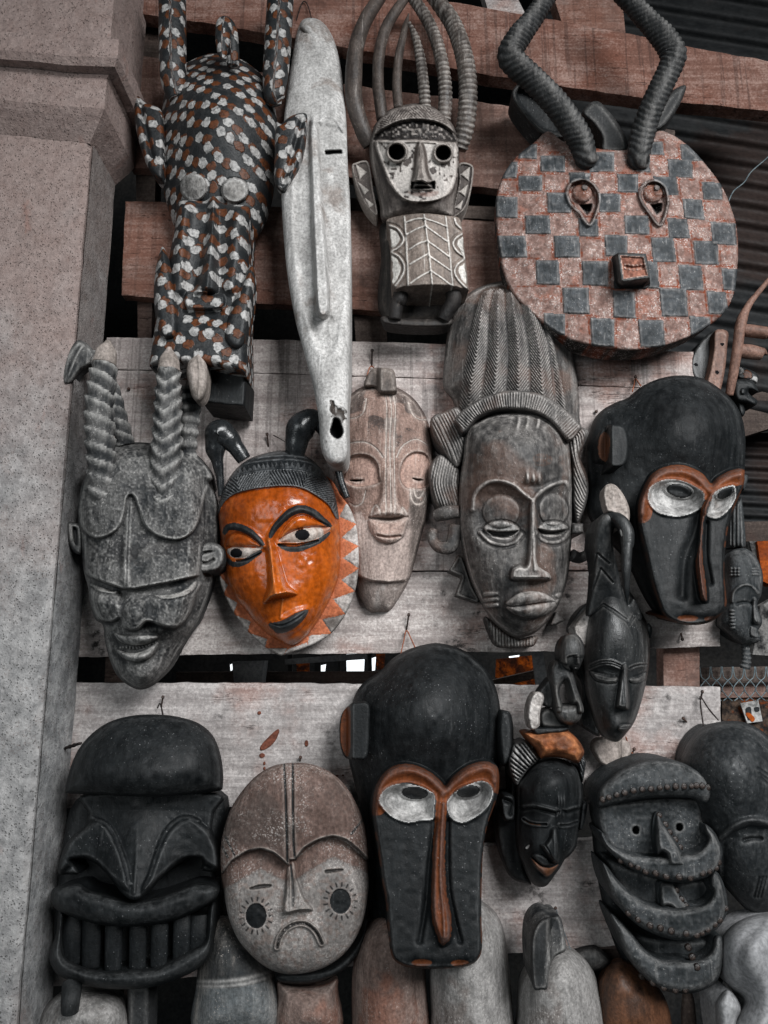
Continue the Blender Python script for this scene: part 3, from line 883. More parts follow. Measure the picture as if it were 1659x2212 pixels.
DOTS = dots_mat()
EYEG = mat('scuffed_grey_paint', L(84, 82, 80), L(138, 135, 132), L(190, 188, 186), 0.75, 0.2, 26, 0, 1.0, 70, 0.6)

# ================================================================== 1  spotted animal mask
K1 = crop(263.3, 0, .2513); K2 = crop(263.3, 384, .3175)
r = thing('spotted_animal_mask', 'horned animal mask painted all over with white, rust and black spots', 'mask', 440, 600, 0)
head = [(353, 215), (362, 178), (380, 155), (404, 136), (434, 121), (464, 115), (504, 121), (534, 136), (560, 156), (577, 181), (590, 214), (597, 251), (601, 290), (599, 340), (594, 400), (582, 460), (566, 498), (540, 535), (500, 545), (420, 540), (380, 495), (360, 440), (350, 390), (346, 320), (348, 260)]


def hf(g):
    h = 40 + 95 * rnd(g.S, 120) + 55 * np.exp(-g.e(475, 250, 110, 120) ** 2)
    for (cx, cy, rx, ry) in ((418, 405, 27, 29), (507, 411, 28, 26)):
        d = g.e(cx, cy, rx, ry)
        h = h + 16 * ss(1.12, 0.95, d) + 4 * np.exp(-(d / 0.8) ** 2)
    return h


eyesp = [[(418 + 30 * math.cos(a), 405 + 31 * math.sin(a)) for a in np.linspace(0, 6.28, 16)[:-1]], [(507 + 30 * math.cos(a), 411 + 28 * math.sin(a)) for a in np.linspace(0, 6.28, 16)[:-1]]]
relief(r, head, hf, DOTS, [('eye', eyesp[0], EYEG), ('eye', eyesp[1], EYEG)], 2.2, 0, 0.1, name='head')
sn = K2([(385, 155), (560, 160), (620, 120), (700, 180), (862, 195), (866, 300), (862, 550), (855, 760), (850, 1000), (850, 1190), (846, 1335), (800, 1328), (560, 1275), (240, 1270), (192, 1278), (200, 1180), (235, 950), (275, 780), (330, 500), (365, 320)])


def hf(g):
    v = (g.Y - 430) / 380
    h = 150 + 30 * rnd(g.S, 18) + 10 * v
    nose = K2([(600, 95), (650, 95), (662, 300), (664, 600), (655, 780), (570, 790), (490, 780), (530, 600), (575, 300)])
    s = g.sd(nose)
    h = h + (14 + 24 * np.clip(v * 1.6, 0, 1)) * ss(-2, 16, s) + 10 * G(g.line(K2([(620, 100), (610, 400), (575, 760)])), 8)
    tip = g.sd(K2([(445, 780), (575, 770), (590, 800), (690, 800), (685, 880), (590, 895), (440, 880)]))
    h = h + 16 * ss(-2, 3, tip)
    cheekL = g.line(K2([(430, 200), (400, 450), (385, 750)])); cheekR = g.line(K2([(780, 220), (770, 500), (740, 740)]))
    h = h + 20 * G(cheekL, 17) + 20 * G(cheekR, 17)
    mo = g.sd(K2([(425, 885), (560, 900), (680, 895), (675, 945), (540, 965), (425, 930)]))
    h = h - 5 * ss(-2, 5, mo) + 9 * G(g.line(K2([(400, 1010), (560, 1040), (700, 1020)])), 14)
    h = h + 14 * ss(660, 760, g.Y) * G(g.X - 445, 80)
    return h


relief(r, sn, hf, DOTS, [('nose', K2([(610, 85), (665, 250), (690, 600), (692, 880), (440, 885), (430, 790), (500, 600), (560, 300)]), None),
                         ('mouth', K2([(440, 895), (560, 905), (672, 900), (668, 935), (540, 945), (440, 925)]), None)], 2.0, 40, 0.08, name='snout')
for pts, hh in ((K2([(280, 470), (330, 580), (362, 750), (386, 900), (380, 1060), (330, 1102), (260, 1085), (230, 960), (217, 800), (230, 620), (255, 520)]), 176),
                (K2([(885, 595), (906, 650), (896, 770), (872, 950), (850, 1080), (812, 1160), (752, 1166), (700, 1112), (690, 1060), (718, 950), (760, 820), (810, 730), (845, 640)]), 178)):
    relief(r, pts, lambda g, hh=hh: hh + 34 * rnd(g.S, 16), DOTS, (), 2.2, 130, 0.12, name='tusk')
relief(r, K2([(560, 1275), (800, 1325), (850, 1340), (838, 1560), (700, 1550), (548, 1530)]), lambda g: 120 + 12 * rnd(g.S, 6), BLACK, (), 3, 20, 0.02, name='jaw', smooth=False)
relief(r, K2([(188, 1230), (245, 1235), (300, 1275), (245, 1330), (190, 1285)]), lambda g: 140 + 12 * rnd(g.S, 6), BLACK, (), 3, 60, 0.02, name='jaw_corner', smooth=False)
relief(r, K1([(120, 810), (200, 880), (330, 940), (362, 1100), (362, 1500), (305, 1535), (225, 1440), (160, 1270), (112, 1050), (105, 920)]),
       lambda g: 96 + 20 * rnd(g.S, 12) - 14 * G(g.line(K1([(160, 900), (205, 1100), (260, 1350)])), 5), DOTS, (), 2.2, 40, 0.1, name='ear')
relief(r, K1([(1322, 1060), (1370, 1062), (1450, 1000), (1540, 970), (1592, 990), (1587, 1100), (1562, 1300), (1500, 1480), (1420, 1620), (1380, 1642), (1312, 1570), (1315, 1300)]),
       lambda g: 150 + 22 * rnd(g.S, 12) - 14 * G(g.line(K1([(1560, 1010), (1520, 1150), (1460, 1350), (1390, 1560)])), 6), DOTS, (), 2.2, 110, 0.1, name='ear')
tube(r, 'horn', [(372, -40, 130, 29), (373, 100, 128, 29), (375, 170, 120, 28), (385, 215, 112, 20)], DOTS, 28, 14)
tube(r, 'horn', [(608, -40, 132, 28), (601, 80, 130, 29), (596, 150, 124, 28), (592, 205, 115, 23), (597, 228, 105, 12)], DOTS, 28, 14)
bh = K1([(955, 570), (950, 400), (925, 270), (885, 222), (868, 320), (862, 430), (862, 500)])
tube(r, 'bird_head', [(*bh[0], 150, 13), (*bh[1], 165, 14), (*bh[2], 178, 17), (*bh[3], 186, 18), (*bh[4], 196, 16.5), (*bh[5], 200, 12), (*bh[6], 200, 4)], DOTS, 24, 10)

# ================================================================== 2  long whitewashed mask
r = thing('long_white_mask', 'very long narrow whitewashed face mask with ridge nose and round mouth hole', 'mask', 690, 600, 0)
out2 = [(643, 66), (655, 42), (682, 40), (706, 58), (726, 100), (740, 170), (748, 260), (751, 350), (757, 450), (758, 560), (757, 680), (755, 800), (751, 880), (752, 960), (745, 994), (725, 1005), (705, 995), (693, 965), (688, 900), (675, 830), (655, 755), (640, 700), (628, 640), (618, 570), (610, 470), (608, 380), (612, 280), (620, 200), (632, 120)]
HOLE2 = [(727 + (13 + 2 * math.sin(3 * a)) * math.cos(a), 926 + (22 + 2 * math.sin(2 * a)) * math.sin(a)) for a in np.linspace(0, 6.28, 18)[:-1]]


def hf(g):
    v = np.clip((g.Y - 40) / 960, 0, 1)
    h = 40 + 175 * v ** 0.8 + 34 * rnd(g.S, 46)
    brow = g.line([(640, 300), (655, 262), (680, 252), (712, 262), (745, 300)])
    h = h + 4 * G(g.line([(690, 262), (700, 252), (722, 256), (742, 285)]), 3)
    up = g.sd([(668, 270), (686, 262), (695, 400), (708, 560), (712, 672), (684, 676), (676, 560), (670, 400)])
    nv = np.clip((g.Y - 260) / 410, 0, 1)
    h = h + (16 + 36 * nv) * ss(-3, 8, up)
    h = h - 8 * G(g.line([(712, 690), (700, 692), (684, 690)]), 9)
    eyep = g.sd([(640, 310), (655, 270), (676, 262), (735, 275), (752, 320), (752, 560), (730, 740), (690, 760), (650, 640), (632, 480)])
    h = h - 9 * ss(-3, 12, eyep)
    sl = g.sd([(702, 326), (738, 324), (739, 332), (703, 334)], raw=True)
    h = h - 14 * ss(-1.5, 1.5, sl)
    ho = g.sd(HOLE2)
    h = h - 46 * ss(-2, 4, ho)
    chip = g.sd([(718, 868), (728, 880), (745, 888), (746, 904), (736, 912), (722, 900), (712, 884)])
    h = h - 5 * ss(-2, 2, chip + 2.5 * g.noise(4, 3))
    h = h + 1.2 * g.noise(34, 2)
    return h


def pf(g):
    g.paint(ss(-1, 1, g.sd([(702, 326), (738, 324), (739, 332), (703, 334)], raw=True)), (0.01, 0.01, 0.01))
    chip = g.sd([(716, 866), (728, 878), (746, 886), (747, 904), (736, 914), (720, 902), (710, 882)])
    g.paint(0.8 * ss(-2, 2, chip + 5 * g.noise(5, 3)), L(60, 54, 50))
    g.paint(ss(-1, 1.5, g.sd(HOLE2)), (0.008, 0.008, 0.009))
    g.paint(0.35 * G(g.line([(672, 300), (676, 480), (684, 670)]), 4), L(120, 90, 78))
    g.paint(0.4 * ss(975, 1000, g.Y + 8 * g.noise(10, 2)), L(120, 84, 66))
    g.paint(0.5 * ss(0.9, 0.4, g.e(704, 955, 6, 9)), L(70, 62, 58))


relief(r, out2, hf, ASHW_A, [('nose', [(668, 262), (690, 258), (698, 400), (712, 560), (716, 676), (682, 680), (674, 560), (668, 400)], None),
                             ('eye_slit', [(700, 324), (740, 322), (741, 334), (701, 336)], None),
                             ('mouth_hole', HOLE2, VOID)], 2.0, 6, 0.05, pf)
tube(r, 'knob', [(655, 62, 62, 8), (664, 66, 74, 10), (672, 72, 80, 6)], ASHW, 14, 6)
tube(None, 'hanging_string', [(640, 44, 42, 1.2), (653, 6, 32, 1.2), (664, 10, 34, 1.2), (676, 52, 50, 1.2)], M_STRING_D, 6, 6)
tag(bpy.data.objects['hanging_string'], 'dark string loop above the top of the long white mask', 'string')

# ================================================================== 3  mask with six long antelope horns
K3 = crop(713.2, 0, .3274)
r = thing('six_horned_mask', 'brown mask with six tall curved horns, round ringed eyes and chevron chest plate', 'mask', 905, 680, 0)
def horn3(pts, ridged=False):
    pp = [(*K3.p(a, b), h, rr * .3274) for (a, b, h, rr) in pts]
    md = None
    if ridged:
        md = lambda s, ph: 1 + 0.24 * (np.abs(np.sin(np.pi * (s + 5 * np.cos(ph)) / 12.0)) ** 0.8 - 0.6)
    return tube(r, 'horn', pp, HORN3, 22 if ridged else 16, 14 if ridged else 8, md)


HORN3 = mat('dark_horn_brown_wood', L(48, 42, 39), L(78, 69, 64), L(180, 174, 168), 0.5, 0.35, 16, 1, 0.4, 80, 0.9, 0.3, L(150, 140, 132))
horn3([(262, 960, 60, 46), (215, 860, 75, 54), (160, 680, 95, 57), (155, 500, 105, 57), (172, 310, 108, 52), (235, 130, 105, 46), (345, -40, 95, 40)])
horn3([(345, 790, 80, 40), (328, 660, 88, 40), (315, 540, 92, 39), (325, 350, 98, 38), (375, 170, 98, 36), (500, -20, 92, 30)])
horn3([(452, 720, 88, 32), (440, 560, 92, 32), (452, 380, 95, 29), (490, 200, 96, 22), (518, 92, 95, 5)])
horn3([(628, 720, 88, 36), (620, 600, 92, 36), (600, 420, 95, 33), (570, 270, 96, 26), (522, 150, 95, 10)], True)
horn3([(750, 800, 80, 42), (760, 640, 90, 44), (748, 480, 96, 42), (710, 300, 98, 40), (640, 130, 97, 38), (540, -20, 92, 34)], True)
horn3([(850, 985, 60, 52), (888, 850, 78, 58), (908, 680, 95, 60), (905, 500, 105, 58), (870, 320, 108, 55), (800, 140, 104, 52), (670, -40, 95, 46)], True)
hd = K3([(258, 950), (275, 870), (310, 800), (390, 725), (500, 690), (600, 683), (700, 715), (790, 795), (835, 880), (852, 1000), (845, 1200), (825, 1350), (800, 1445), (560, 1460), (355, 1460), (325, 1350), (292, 1200), (262, 1060)])
face3 = K3([(300, 938), (420, 925), (560, 922), (700, 930), (835, 952), (842, 1080), (830, 1190), (785, 1280), (690, 1326), (570, 1336), (480, 1312), (405, 1230), (350, 1110)])
cap3 = K3([(285, 890), (310, 800), (390, 722), (500, 688), (600, 680), (700, 712), (790, 792), (840, 890), (740, 820), (600, 788), (460, 800), (350, 850)])
nose3 = K3([(590, 905), (635, 990), (652, 1120), (690, 1245), (615, 1255), (528, 1250), (545, 1120), (555, 990)])


def hf(g):
    h = 60 + 95 * rnd(g.S, 85)
    s = g.sd(face3); h = h + 9 * ss(-2, 2, s) - 5 * ss(4, 8, s) - 8 * ss(6, 40, s)
    c = g.sd(cap3); d = g.line(K3([(285, 890), (400, 815), (560, 785), (700, 800), (835, 890)])); a = g.arc
    h = h + 14 * ss(-2, 3, c)
    h = h + 1.8 * ss(2, 6, c) * np.sign(np.sin(2 * np.pi * (a + np.where(np.sin(a / 14.0) > 0, 1, -1) * d) / 6.5))
    b = g.sd(K3([(300, 930), (330, 870), (460, 812), (600, 795), (740, 822), (835, 940), (600, 925)]))
    h = h - 12 * ss(-2, 4, b) * (0.8 + 0.3 * g.noise(5, 1))
    for (cx, cy, R) in ((440, 1003, 68), (745, 1010, 63)):
        x, y = K3.p(cx, cy); q = g.e(x, y, R * .3274, R * .3274 * 1.0)
        h = h + 15 * G(q - 0.9, 0.16) - 34 * ss(0.84, 0.66, q)
    n = g.sd(nose3); v = np.clip((g.Y - 298) / 110, 0, 1)
    h = h + (8 + 34 * v) * ss(-2, 14, n)
    m = g.sd(K3([(535, 1200), (600, 1190), (640, 1205), (690, 1195), (692, 1248), (530, 1248)], ), raw=True)
    h = h - 28 * ss(-1, 3, m)
    return h


def pf(g):
    s = g.sd(face3)
    wh = ss(0, 2, s) * ss(-0.5, 0.15, g.noise(16, 4) * 0.8 + g.noise(5, 5) * 0.6 + 0.2)
    g.paint(wh, L(176, 170, 165))
    g.paint(0.8 * ss(6, 0, np.abs(s - 0)) * ss(-.2, .3, g.noise(9, 8)), L(150, 140, 134))
    g.paint(ss(-1, 2, g.sd(nose3)), L(74, 66, 62))
    for (cx, cy, R) in ((440, 1003, 68), (745, 1010, 63)):
        x, y = K3.p(cx, cy); q = g.e(x, y, R * .3274, R * .3274)
        g.paint(ss(1.12, 1.02, q), L(96, 90, 86)); g.paint(ss(0.8, 0.72, q), (0.01, 0.01, 0.01))
    b = g.sd(K3([(300, 930), (330, 870), (460, 812), (600, 795), (740, 822), (835, 940), (600, 925)]))
    g.paint(0.9 * ss(-1, 3, b), L(34, 30, 29))
    g.paint(0.5 * ss(0, 4, g.sd(K3([(500, 1260), (600, 1262), (720, 1255), (690, 1300), (560, 1300)]))), L(120, 80, 66))
    m = g.sd(K3([(535, 1200), (600, 1190), (640, 1205), (690, 1195), (692, 1248), (530, 1248)]), raw=True)
    g.paint(ss(-1, 1, m), (0.012, 0.01, 0.01))


W3 = mat('dark_brown_mask_wood', L(50, 44, 42), L(84, 76, 72), L(168, 160, 154), 0.62, 0.3, 16, 1, 0.5, 80, 0.85, 0.4, L(160, 150, 144), attr=True)
rings = [[(K3.p(cx, cy)[0] + R * .3274 * 1.12 * math.cos(a), K3.p(cx, cy)[1] + R * .3274 * 1.12 * math.sin(a)) for a in np.linspace(0, 6.28, 18)[:-1]] for (cx, cy, R) in ((440, 1003, 68), (745, 1010, 63))]
holes = [[(K3.p(cx, cy)[0] + R * .3274 * .74 * math.cos(a), K3.p(cx, cy)[1] + R * .3274 * .74 * math.sin(a)) for a in np.linspace(0, 6.28, 18)[:-1]] for (cx, cy, R) in ((440, 1003, 68), (745, 1010, 63))]
relief(r, hd, hf, W3, [('cap', cap3, None), ('face_panel', face3, None), ('eye_ring', rings[0], None), ('eye_ring', rings[1], None), ('eye_hole', holes[0], VOID, 2), ('eye_hole', holes[1], VOID, 3), ('nose', nose3, None),
                       ('mouth', K3([(528, 1195), (600, 1188), (640, 1203), (695, 1193), (697, 1250), (528, 1250)]), None)], 1.8, 10, 0.08, pf, name='head')
for o3, tri in ((K3([(143, 1095), (165, 1075), (252, 1070), (285, 1250), (312, 1420), (240, 1362), (180, 1250), (150, 1150)]), [[(165, 1080), (245, 1135), (195, 1185)], [(178, 1195), (258, 1255), (225, 1290)], [(225, 1300), (290, 1350), (262, 1370)]]),
                (K3([(850, 1080), (938, 1090), (942, 1180), (920, 1300), (880, 1390), (802, 1436), (822, 1330), (850, 1200)]), [[(925, 1095), (858, 1150), (915, 1195)], [(910, 1215), (848, 1265), (892, 1300)], [(880, 1315), (822, 1370), (862, 1385)]])):
    def hf(g, tri=tri):
        h = 66 + 8 * rnd(g.S, 4) - 5 * ss(3, 6, g.S)
        for t in tri: h = h + 4 * ss(-1, 2, g.sd(K3(t), raw=True))
        return h
    def pf(g, tri=tri):
        for t in tri: g.paint(ss(-1, 1, g.sd(K3(t), raw=True)), L(160, 154, 148))
        g.paint(ss(4, 2, g.S), L(150, 142, 136))
    relief(r, o3, hf, W3, (), 1.8, 20, 0.02, pf, name='ear')
pl3 = K3([(375, 1450), (480, 1420), (620, 1408), (760, 1422), (850, 1438), (870, 1520), (890, 1680), (912, 1892), (900, 1907), (780, 1886), (640, 1882), (500, 1892), (408, 1888), (398, 1650), (386, 1500)])
LN3 = [[(490, 1430), (502, 1600), (515, 1885)], [(620, 1415), (645, 1600), (675, 1885)], [(763, 1428), (782, 1600), (810, 1885)],
       [(502, 1466), (560, 1445), (622, 1440)], [(506, 1545), (570, 1510), (635, 1488)], [(522, 1645), (580, 1608), (640, 1588)], [(527, 1742), (590, 1705), (650, 1672)], [(530, 1868), (600, 1820), (662, 1788)],
       [(622, 1440), (700, 1465), (770, 1495)], [(636, 1495), (700, 1540), (772, 1592)], [(645, 1590), (715, 1640), (788, 1695)], [(655, 1688), (725, 1735), (797, 1785)], [(668, 1788), (735, 1832), (803, 1885)]]
SC3 = [[(388, 1488), (440, 1505), (480, 1560), (478, 1600), (440, 1640), (402, 1662), (450, 1690), (486, 1745), (480, 1810), (430, 1885)], [(822, 1440), (835, 1480), (882, 1530), (830, 1570), (812, 1612), (840, 1660), (888, 1700), (840, 1745), (822, 1795), (850, 1850), (900, 1900)]]


def hf(g):
    h = 128 + 40 * np.clip(1 - ((g.X - 922) / 95) ** 2, 0, 1) + 4 * rnd(g.S, 4)
    for l in LN3: h = h + 3.4 * G(g.line(K3(l), 3), 2.2)
    for l in SC3: h = h + 3.4 * G(g.line(K3(l), 3), 2.2) - 3 * G(g.line(K3(l), 3) - 5, 2)
    return h


def pf(g):
    for l in LN3 + SC3: g.paint(0.85 * G(g.line(K3(l), 3), 2.4), L(196, 190, 184))
    for poly in ([(388, 1500), (440, 1520), (466, 1575), (440, 1625), (400, 1655)], [(400, 1672), (450, 1712), (470, 1765), (455, 1830), (412, 1885)], [(850, 1450), (862, 1500), (885, 1530)], [(885, 1545), (845, 1580), (835, 1620), (855, 1660), (888, 1690)], [(892, 1715), (850, 1760), (842, 1800), (870, 1860), (908, 1895)]):
        g.paint(0.9 * ss(0, 3, g.sd(K3(poly), raw=True) + 2 * g.noise(8, 1)), L(200, 196, 190))


CHEST = mat('carved_brown_panel', L(90, 80, 74), L(120, 108, 100), L(196, 190, 184), 0.6, 0.3, 18, 1, 0.5, 80, 0.7, 0.4, L(180, 172, 166), attr=True)
relief(r, pl3, hf, CHEST, [('chevron_panel', K3([(490, 1432), (620, 1416), (763, 1430), (810, 1884), (640, 1880), (515, 1886)]), None)], 1.7, 60, 0.03, pf, name='chest_plate')
HORN3D = mat('shaded_base_wood', L(20, 18, 18), L(40, 36, 34), L(110, 102, 96), 0.6, 0.3, 16, 1, 0.4, 80, 0.5)  # horn wood darkened to paint in the shadow on body, legs and base
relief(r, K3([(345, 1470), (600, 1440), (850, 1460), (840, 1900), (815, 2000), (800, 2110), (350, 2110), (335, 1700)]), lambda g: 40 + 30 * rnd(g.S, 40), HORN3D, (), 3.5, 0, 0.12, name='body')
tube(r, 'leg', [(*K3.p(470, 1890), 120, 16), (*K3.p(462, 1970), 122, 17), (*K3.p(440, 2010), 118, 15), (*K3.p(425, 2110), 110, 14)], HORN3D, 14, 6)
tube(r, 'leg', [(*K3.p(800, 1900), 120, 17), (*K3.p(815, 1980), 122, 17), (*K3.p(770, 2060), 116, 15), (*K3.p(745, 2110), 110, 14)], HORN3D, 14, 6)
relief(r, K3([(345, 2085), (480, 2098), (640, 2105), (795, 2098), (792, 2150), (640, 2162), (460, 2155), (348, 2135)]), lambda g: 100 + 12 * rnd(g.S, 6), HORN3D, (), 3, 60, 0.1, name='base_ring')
def circ(cx, cy, rx, ry=None, n=18, rot=0.0):
    ry = rx if ry is None else ry
    c, s = math.cos(math.radians(rot)), math.sin(math.radians(rot))
    return [(cx + rx * math.cos(a) * c - ry * math.sin(a) * s, cy + rx * math.cos(a) * s + ry * math.sin(a) * c) for a in np.linspace(0, 2 * math.pi, n, endpoint=False)]


# ================================================================== 4  round checkered mask
K4 = crop(1042.3, 0, .3717)
r = thing('checkered_round_mask', 'large round mask painted in pink and charcoal checks with two kinked horns', 'mask', 1333, 750, 0)
disk = K4([(380, 762), (300, 828), (200, 908), (130, 1000), (90, 1100), (74, 1200), (80, 1330), (95, 1460), (120, 1590), (170, 1700), (260, 1800), (380, 1900), (500, 1972), (640, 2012), (760, 2032), (920, 2036), (1060, 2010), (1200, 1960), (1320, 1890), (1410, 1810), (1460, 1710), (1480, 1580), (1487, 1450), (1472, 1300), (1440, 1190), (1390, 1080), (1310, 970), (1200, 850), (1090, 775), (1015, 762), (970, 830), (830, 870), (690, 866), (490, 830)])
SQ = [(410, 950, 138, 100), (695, 940, 140, 115), (930, 965, 85, 70), (1150, 975, 138, 105), (150, 985, 105, 90), (280, 1065, 135, 95), (565, 1030, 118, 60), (845, 1065, 112, 108), (1065, 1080, 140, 112), (1335, 1110, 120, 100),
      (140, 1200, 128, 120), (445, 1175, 140, 122), (740, 1180, 130, 108), (1225, 1212, 118, 122), (322, 1305, 140, 112), (615, 1318, 118, 100), (897, 1305, 138, 116), (1138, 1325, 120, 108), (1402, 1355, 145, 125),
      (172, 1432, 165, 122), (492, 1432, 142, 120), (778, 1425, 130, 118), (1052, 1450, 128, 140), (1300, 1468, 138, 140), (380, 1582, 130, 145), (657, 1585, 150, 145), (990, 1595, 60, 150), (1212, 1610, 130, 140), (1445, 1622, 100, 130),
      (545, 1745, 145, 158), (825, 1766, 122, 158), (1112, 1757, 158, 160), (1365, 1760, 115, 135), (420, 1880, 120, 120), (700, 1928, 130, 160), (985, 1937, 140, 165), (1268, 1910, 125, 150), (262, 875, 115, 85), (1012, 862, 80, 80), (1222, 888, 130, 95)]


def sqp(c, k=0.0):
    cx, cy, w, hh = c
    sk = 0.10 * (1 if cx > 900 else 0.4)
    w2, h2 = w / 2 - k, hh / 2 - k
    t = 0.03 * (cx - 700) / 700
    j = [((math.sin(cx * 1.3 + i * 2.1) * 4), (math.cos(cy * 1.7 + i) * 4)) for i in range(4)]
    q = [(-w2 - sk * h2, -h2 - t * w2), (w2 - sk * h2, -h2 + t * w2 + 4), (w2 + sk * h2, h2 + t * w2 + 3), (-w2 + sk * h2, h2 - t * w2)]
    return K4([(cx + a + b[0], cy + d + b[1]) for (a, d), b in zip(q, j)])


EYE4 = [[(490, 1120), (520, 1062), (590, 1043), (650, 1080), (677, 1150), (660, 1240), (620, 1308), (565, 1240), (515, 1190)], [(913, 1120), (948, 1067), (1010, 1053), (1060, 1090), (1077, 1170), (1060, 1250), (1026, 1310), (970, 1240), (928, 1180)]]
BALL4 = [(580, 1122, 60, 55, 594, 1088), (992, 1122, 58, 55, 1015, 1090)]
HOLE4 = [[(560, 1190), (638, 1185), (630, 1225), (606, 1250)], [(975, 1190), (1045, 1180), (1040, 1225), (1012, 1250)]]


def hf(g):
    h = 88 + 8 * rnd(g.S, 7) + 60 * np.clip(1 - ((g.X - 1333) / 275) ** 2 - 0.5 * ((g.Y - 520) / 260) ** 2, 0, 1)
    for c in SQ:
        s = g.sd(sqp(c), raw=True)
        m = s > -8
        if m.any(): h = h + 3.2 * ss(-1.5, 2.5, s)
    for e, b, ho in zip(EYE4, BALL4, HOLE4):
        d = g.line(K4(e), closed=True); s = g.sd(K4(e))
        h = h + 9 * G(d, 4.0) - 8 * ss(1, 6, s)
        x, y = K4.p(b[0], b[1]); q = g.e(x, y, b[2] * .3717, b[3] * .3717)
        h = h + 15 * np.sqrt(np.maximum(1 - q ** 2, 0))
        x, y = K4.p(b[4], b[5]); h = h + 5 * ss(1, .7, g.e(x, y, 7, 7))
        h = h - 22 * ss(-1, 3, g.sd(K4(ho), raw=True))
    return h + 0.9 * g.noise(9, 3)


def pf(g):
    red = np.zeros(len(g.X))
    for c in SQ:
        s = g.sd(sqp(c), raw=True)
        red = np.maximum(red, 0.6 * G(s + 4, 4.0))
    g.paint(0.9 * ss(1.2, 0.6, g.S), L(44, 40, 38))
    rows = [888, 1003, 1122, 1243, 1370, 1507, 1672, 1845]
    for yy in rows:
        red = np.maximum(red, 0.55 * G(g.line(K4([(80, yy - 8), (500, yy - 4), (900, yy + 8), (1480, yy + 34)])), 3.2))
    g.paint(red * ss(-0.9, 0.2, g.noise(14, 9)), L(142, 72, 47))
    for e, b, ho in zip(EYE4, BALL4, HOLE4):
        g.paint(G(g.line(K4(e), closed=True), 5), L(56, 42, 37))
        x, y = K4.p(b[0], b[1]); g.paint(ss(1.02, .95, g.e(x, y, b[2] * .3717, b[3] * .3717)), L(104, 66, 52))
        x, y = K4.p(b[4], b[5]); g.paint(ss(1.1, .9, g.e(x, y, 7, 7)), L(30, 26, 26))
        g.paint(ss(-1, 1, g.sd(K4(ho), raw=True)), (0.006, 0.005, 0.005))


PINKC = mat('rubbed_pink_paint', L(110, 86, 79), L(144, 119, 111), L(184, 172, 167), 0.8, 0.2, 55, 0, 0.8, 60, 0.35, 1.3, L(186, 178, 174), attr=True, patch=L(130, 88, 75), patchamt=0.4)
CHARC = mat('scored_charcoal_paint', L(40, 44, 47), L(70, 73, 76), L(164, 160, 158), 0.7, 0.3, 40, 1, 1.0, 60, 0.6, 0.6, L(150, 148, 146))
DKW4 = mat('charcoal_horn_wood', L(24, 26, 27), L(44, 45, 46), L(112, 110, 108), 0.65, 0.3, 14, 1, 0.5, 80, 0.8, 0.3, L(120, 118, 116))
MPAN = mat('rubbed_dull_terracotta', L(104, 66, 54), L(144, 98, 82), L(196, 176, 166), 0.8, 0.2, 60, 0, 0.8, 80, 0.9)
prt = [('painted_square', sqp(c), CHARC, None, True) for c in SQ]
n0 = len(prt)
for e, b, ho in zip(EYE4, BALL4, HOLE4):
    k = len(prt)
    prt += [('eye_rim', K4(e), None, None), ('eyeball', circ(*K4.p(b[0], b[1]), b[2] * .3717, b[3] * .3717), None, k), ('eye_hole', K4(ho), None, k)]
relief(r, disk, hf, PINKC, prt, 1.9, 62, 0.01, pf)
for pts in ([(612, 950, 128, 40), (600, 918, 150, 64), (560, 800, 160, 74), (440, 620, 172, 74), (300, 470, 176, 72), (205, 385, 178, 74), (160, 320, 178, 76), (205, 225, 174, 72), (285, 120, 168, 62), (350, 20, 160, 56), (400, -60, 150, 56)],
            [(900, 955, 128, 40), (905, 925, 150, 64), (925, 800, 160, 72), (985, 620, 172, 70), (1060, 460, 176, 70), (1100, 370, 178, 72), (1108, 315, 178, 74), (1060, 230, 174, 70), (960, 120, 166, 60), (865, 20, 158, 54), (780, -60, 150, 50)]):
    tube(r, 'horn', [(*K4.p(a, b), h, rr * .3717) for (a, b, h, rr) in pts], DKW4, 36, 30, lambda s, ph: 0.95 + 0.15 * (np.abs(np.sin(np.pi * (s - 15 * np.minimum(ph, 2 * np.pi - ph)) / 13.0)) ** 0.6 - 0.6) + 0.16 * G(np.minimum(ph, 2 * np.pi - ph), 0.4))
relief(r, K4([(168, 560), (190, 502), (232, 487), (320, 520), (420, 600), (482, 700), (492, 790), (430, 802), (330, 770), (220, 650)]), lambda g: 95 + 14 * rnd(g.S, 5) - 22 * ss(4, 14, g.S), DKW4, [('hollow', K4([(195, 570), (225, 515), (320, 560), (400, 640), (455, 760), (340, 745), (235, 640)]), BLACK)], 2.2, 40, 0.02, name='ear')
relief(r, K4([(1182, 497), (1150, 600), (1070, 720), (1005, 760), (1000, 700), (1040, 620), (1100, 530)]), lambda g: 90 + 14 * rnd(g.S, 8), DKW4, (), 2.4, 40, 0.02, name='ear')
relief(r, K4([(580, 662), (615, 605), (663, 587), (712, 620), (790, 720), (832, 800), (832, 880), (700, 880), (690, 800), (640, 720)]), lambda g: 92 + 12 * rnd(g.S, 10), DKW4, (), 2.4, 40, 0.02, name='forehead_crest')
mo = K4([(738, 1500), (790, 1468), (950, 1474), (968, 1560), (976, 1660), (950, 1678), (762, 1682)])
pan = K4([(800, 1484), (935, 1492), (962, 1602), (820, 1622)])


def hf(g):
    s = g.sd(pan, raw=True)
    h = 150 + 48 * ss(-18, 0, s + 3) + 3 * rnd(g.S, 3)
    h = h - 4 * ss(1, 3, s)
    d = g.line(K4([(835, 1548), (880, 1556), (935, 1548)])); h = h - 5 * G(d, 2.5)
    h = h + 3 * ss(2, 0, d - 5) * (np.sin(g.X * 0.75) > 0) * ss(2, 4, d)
    return h


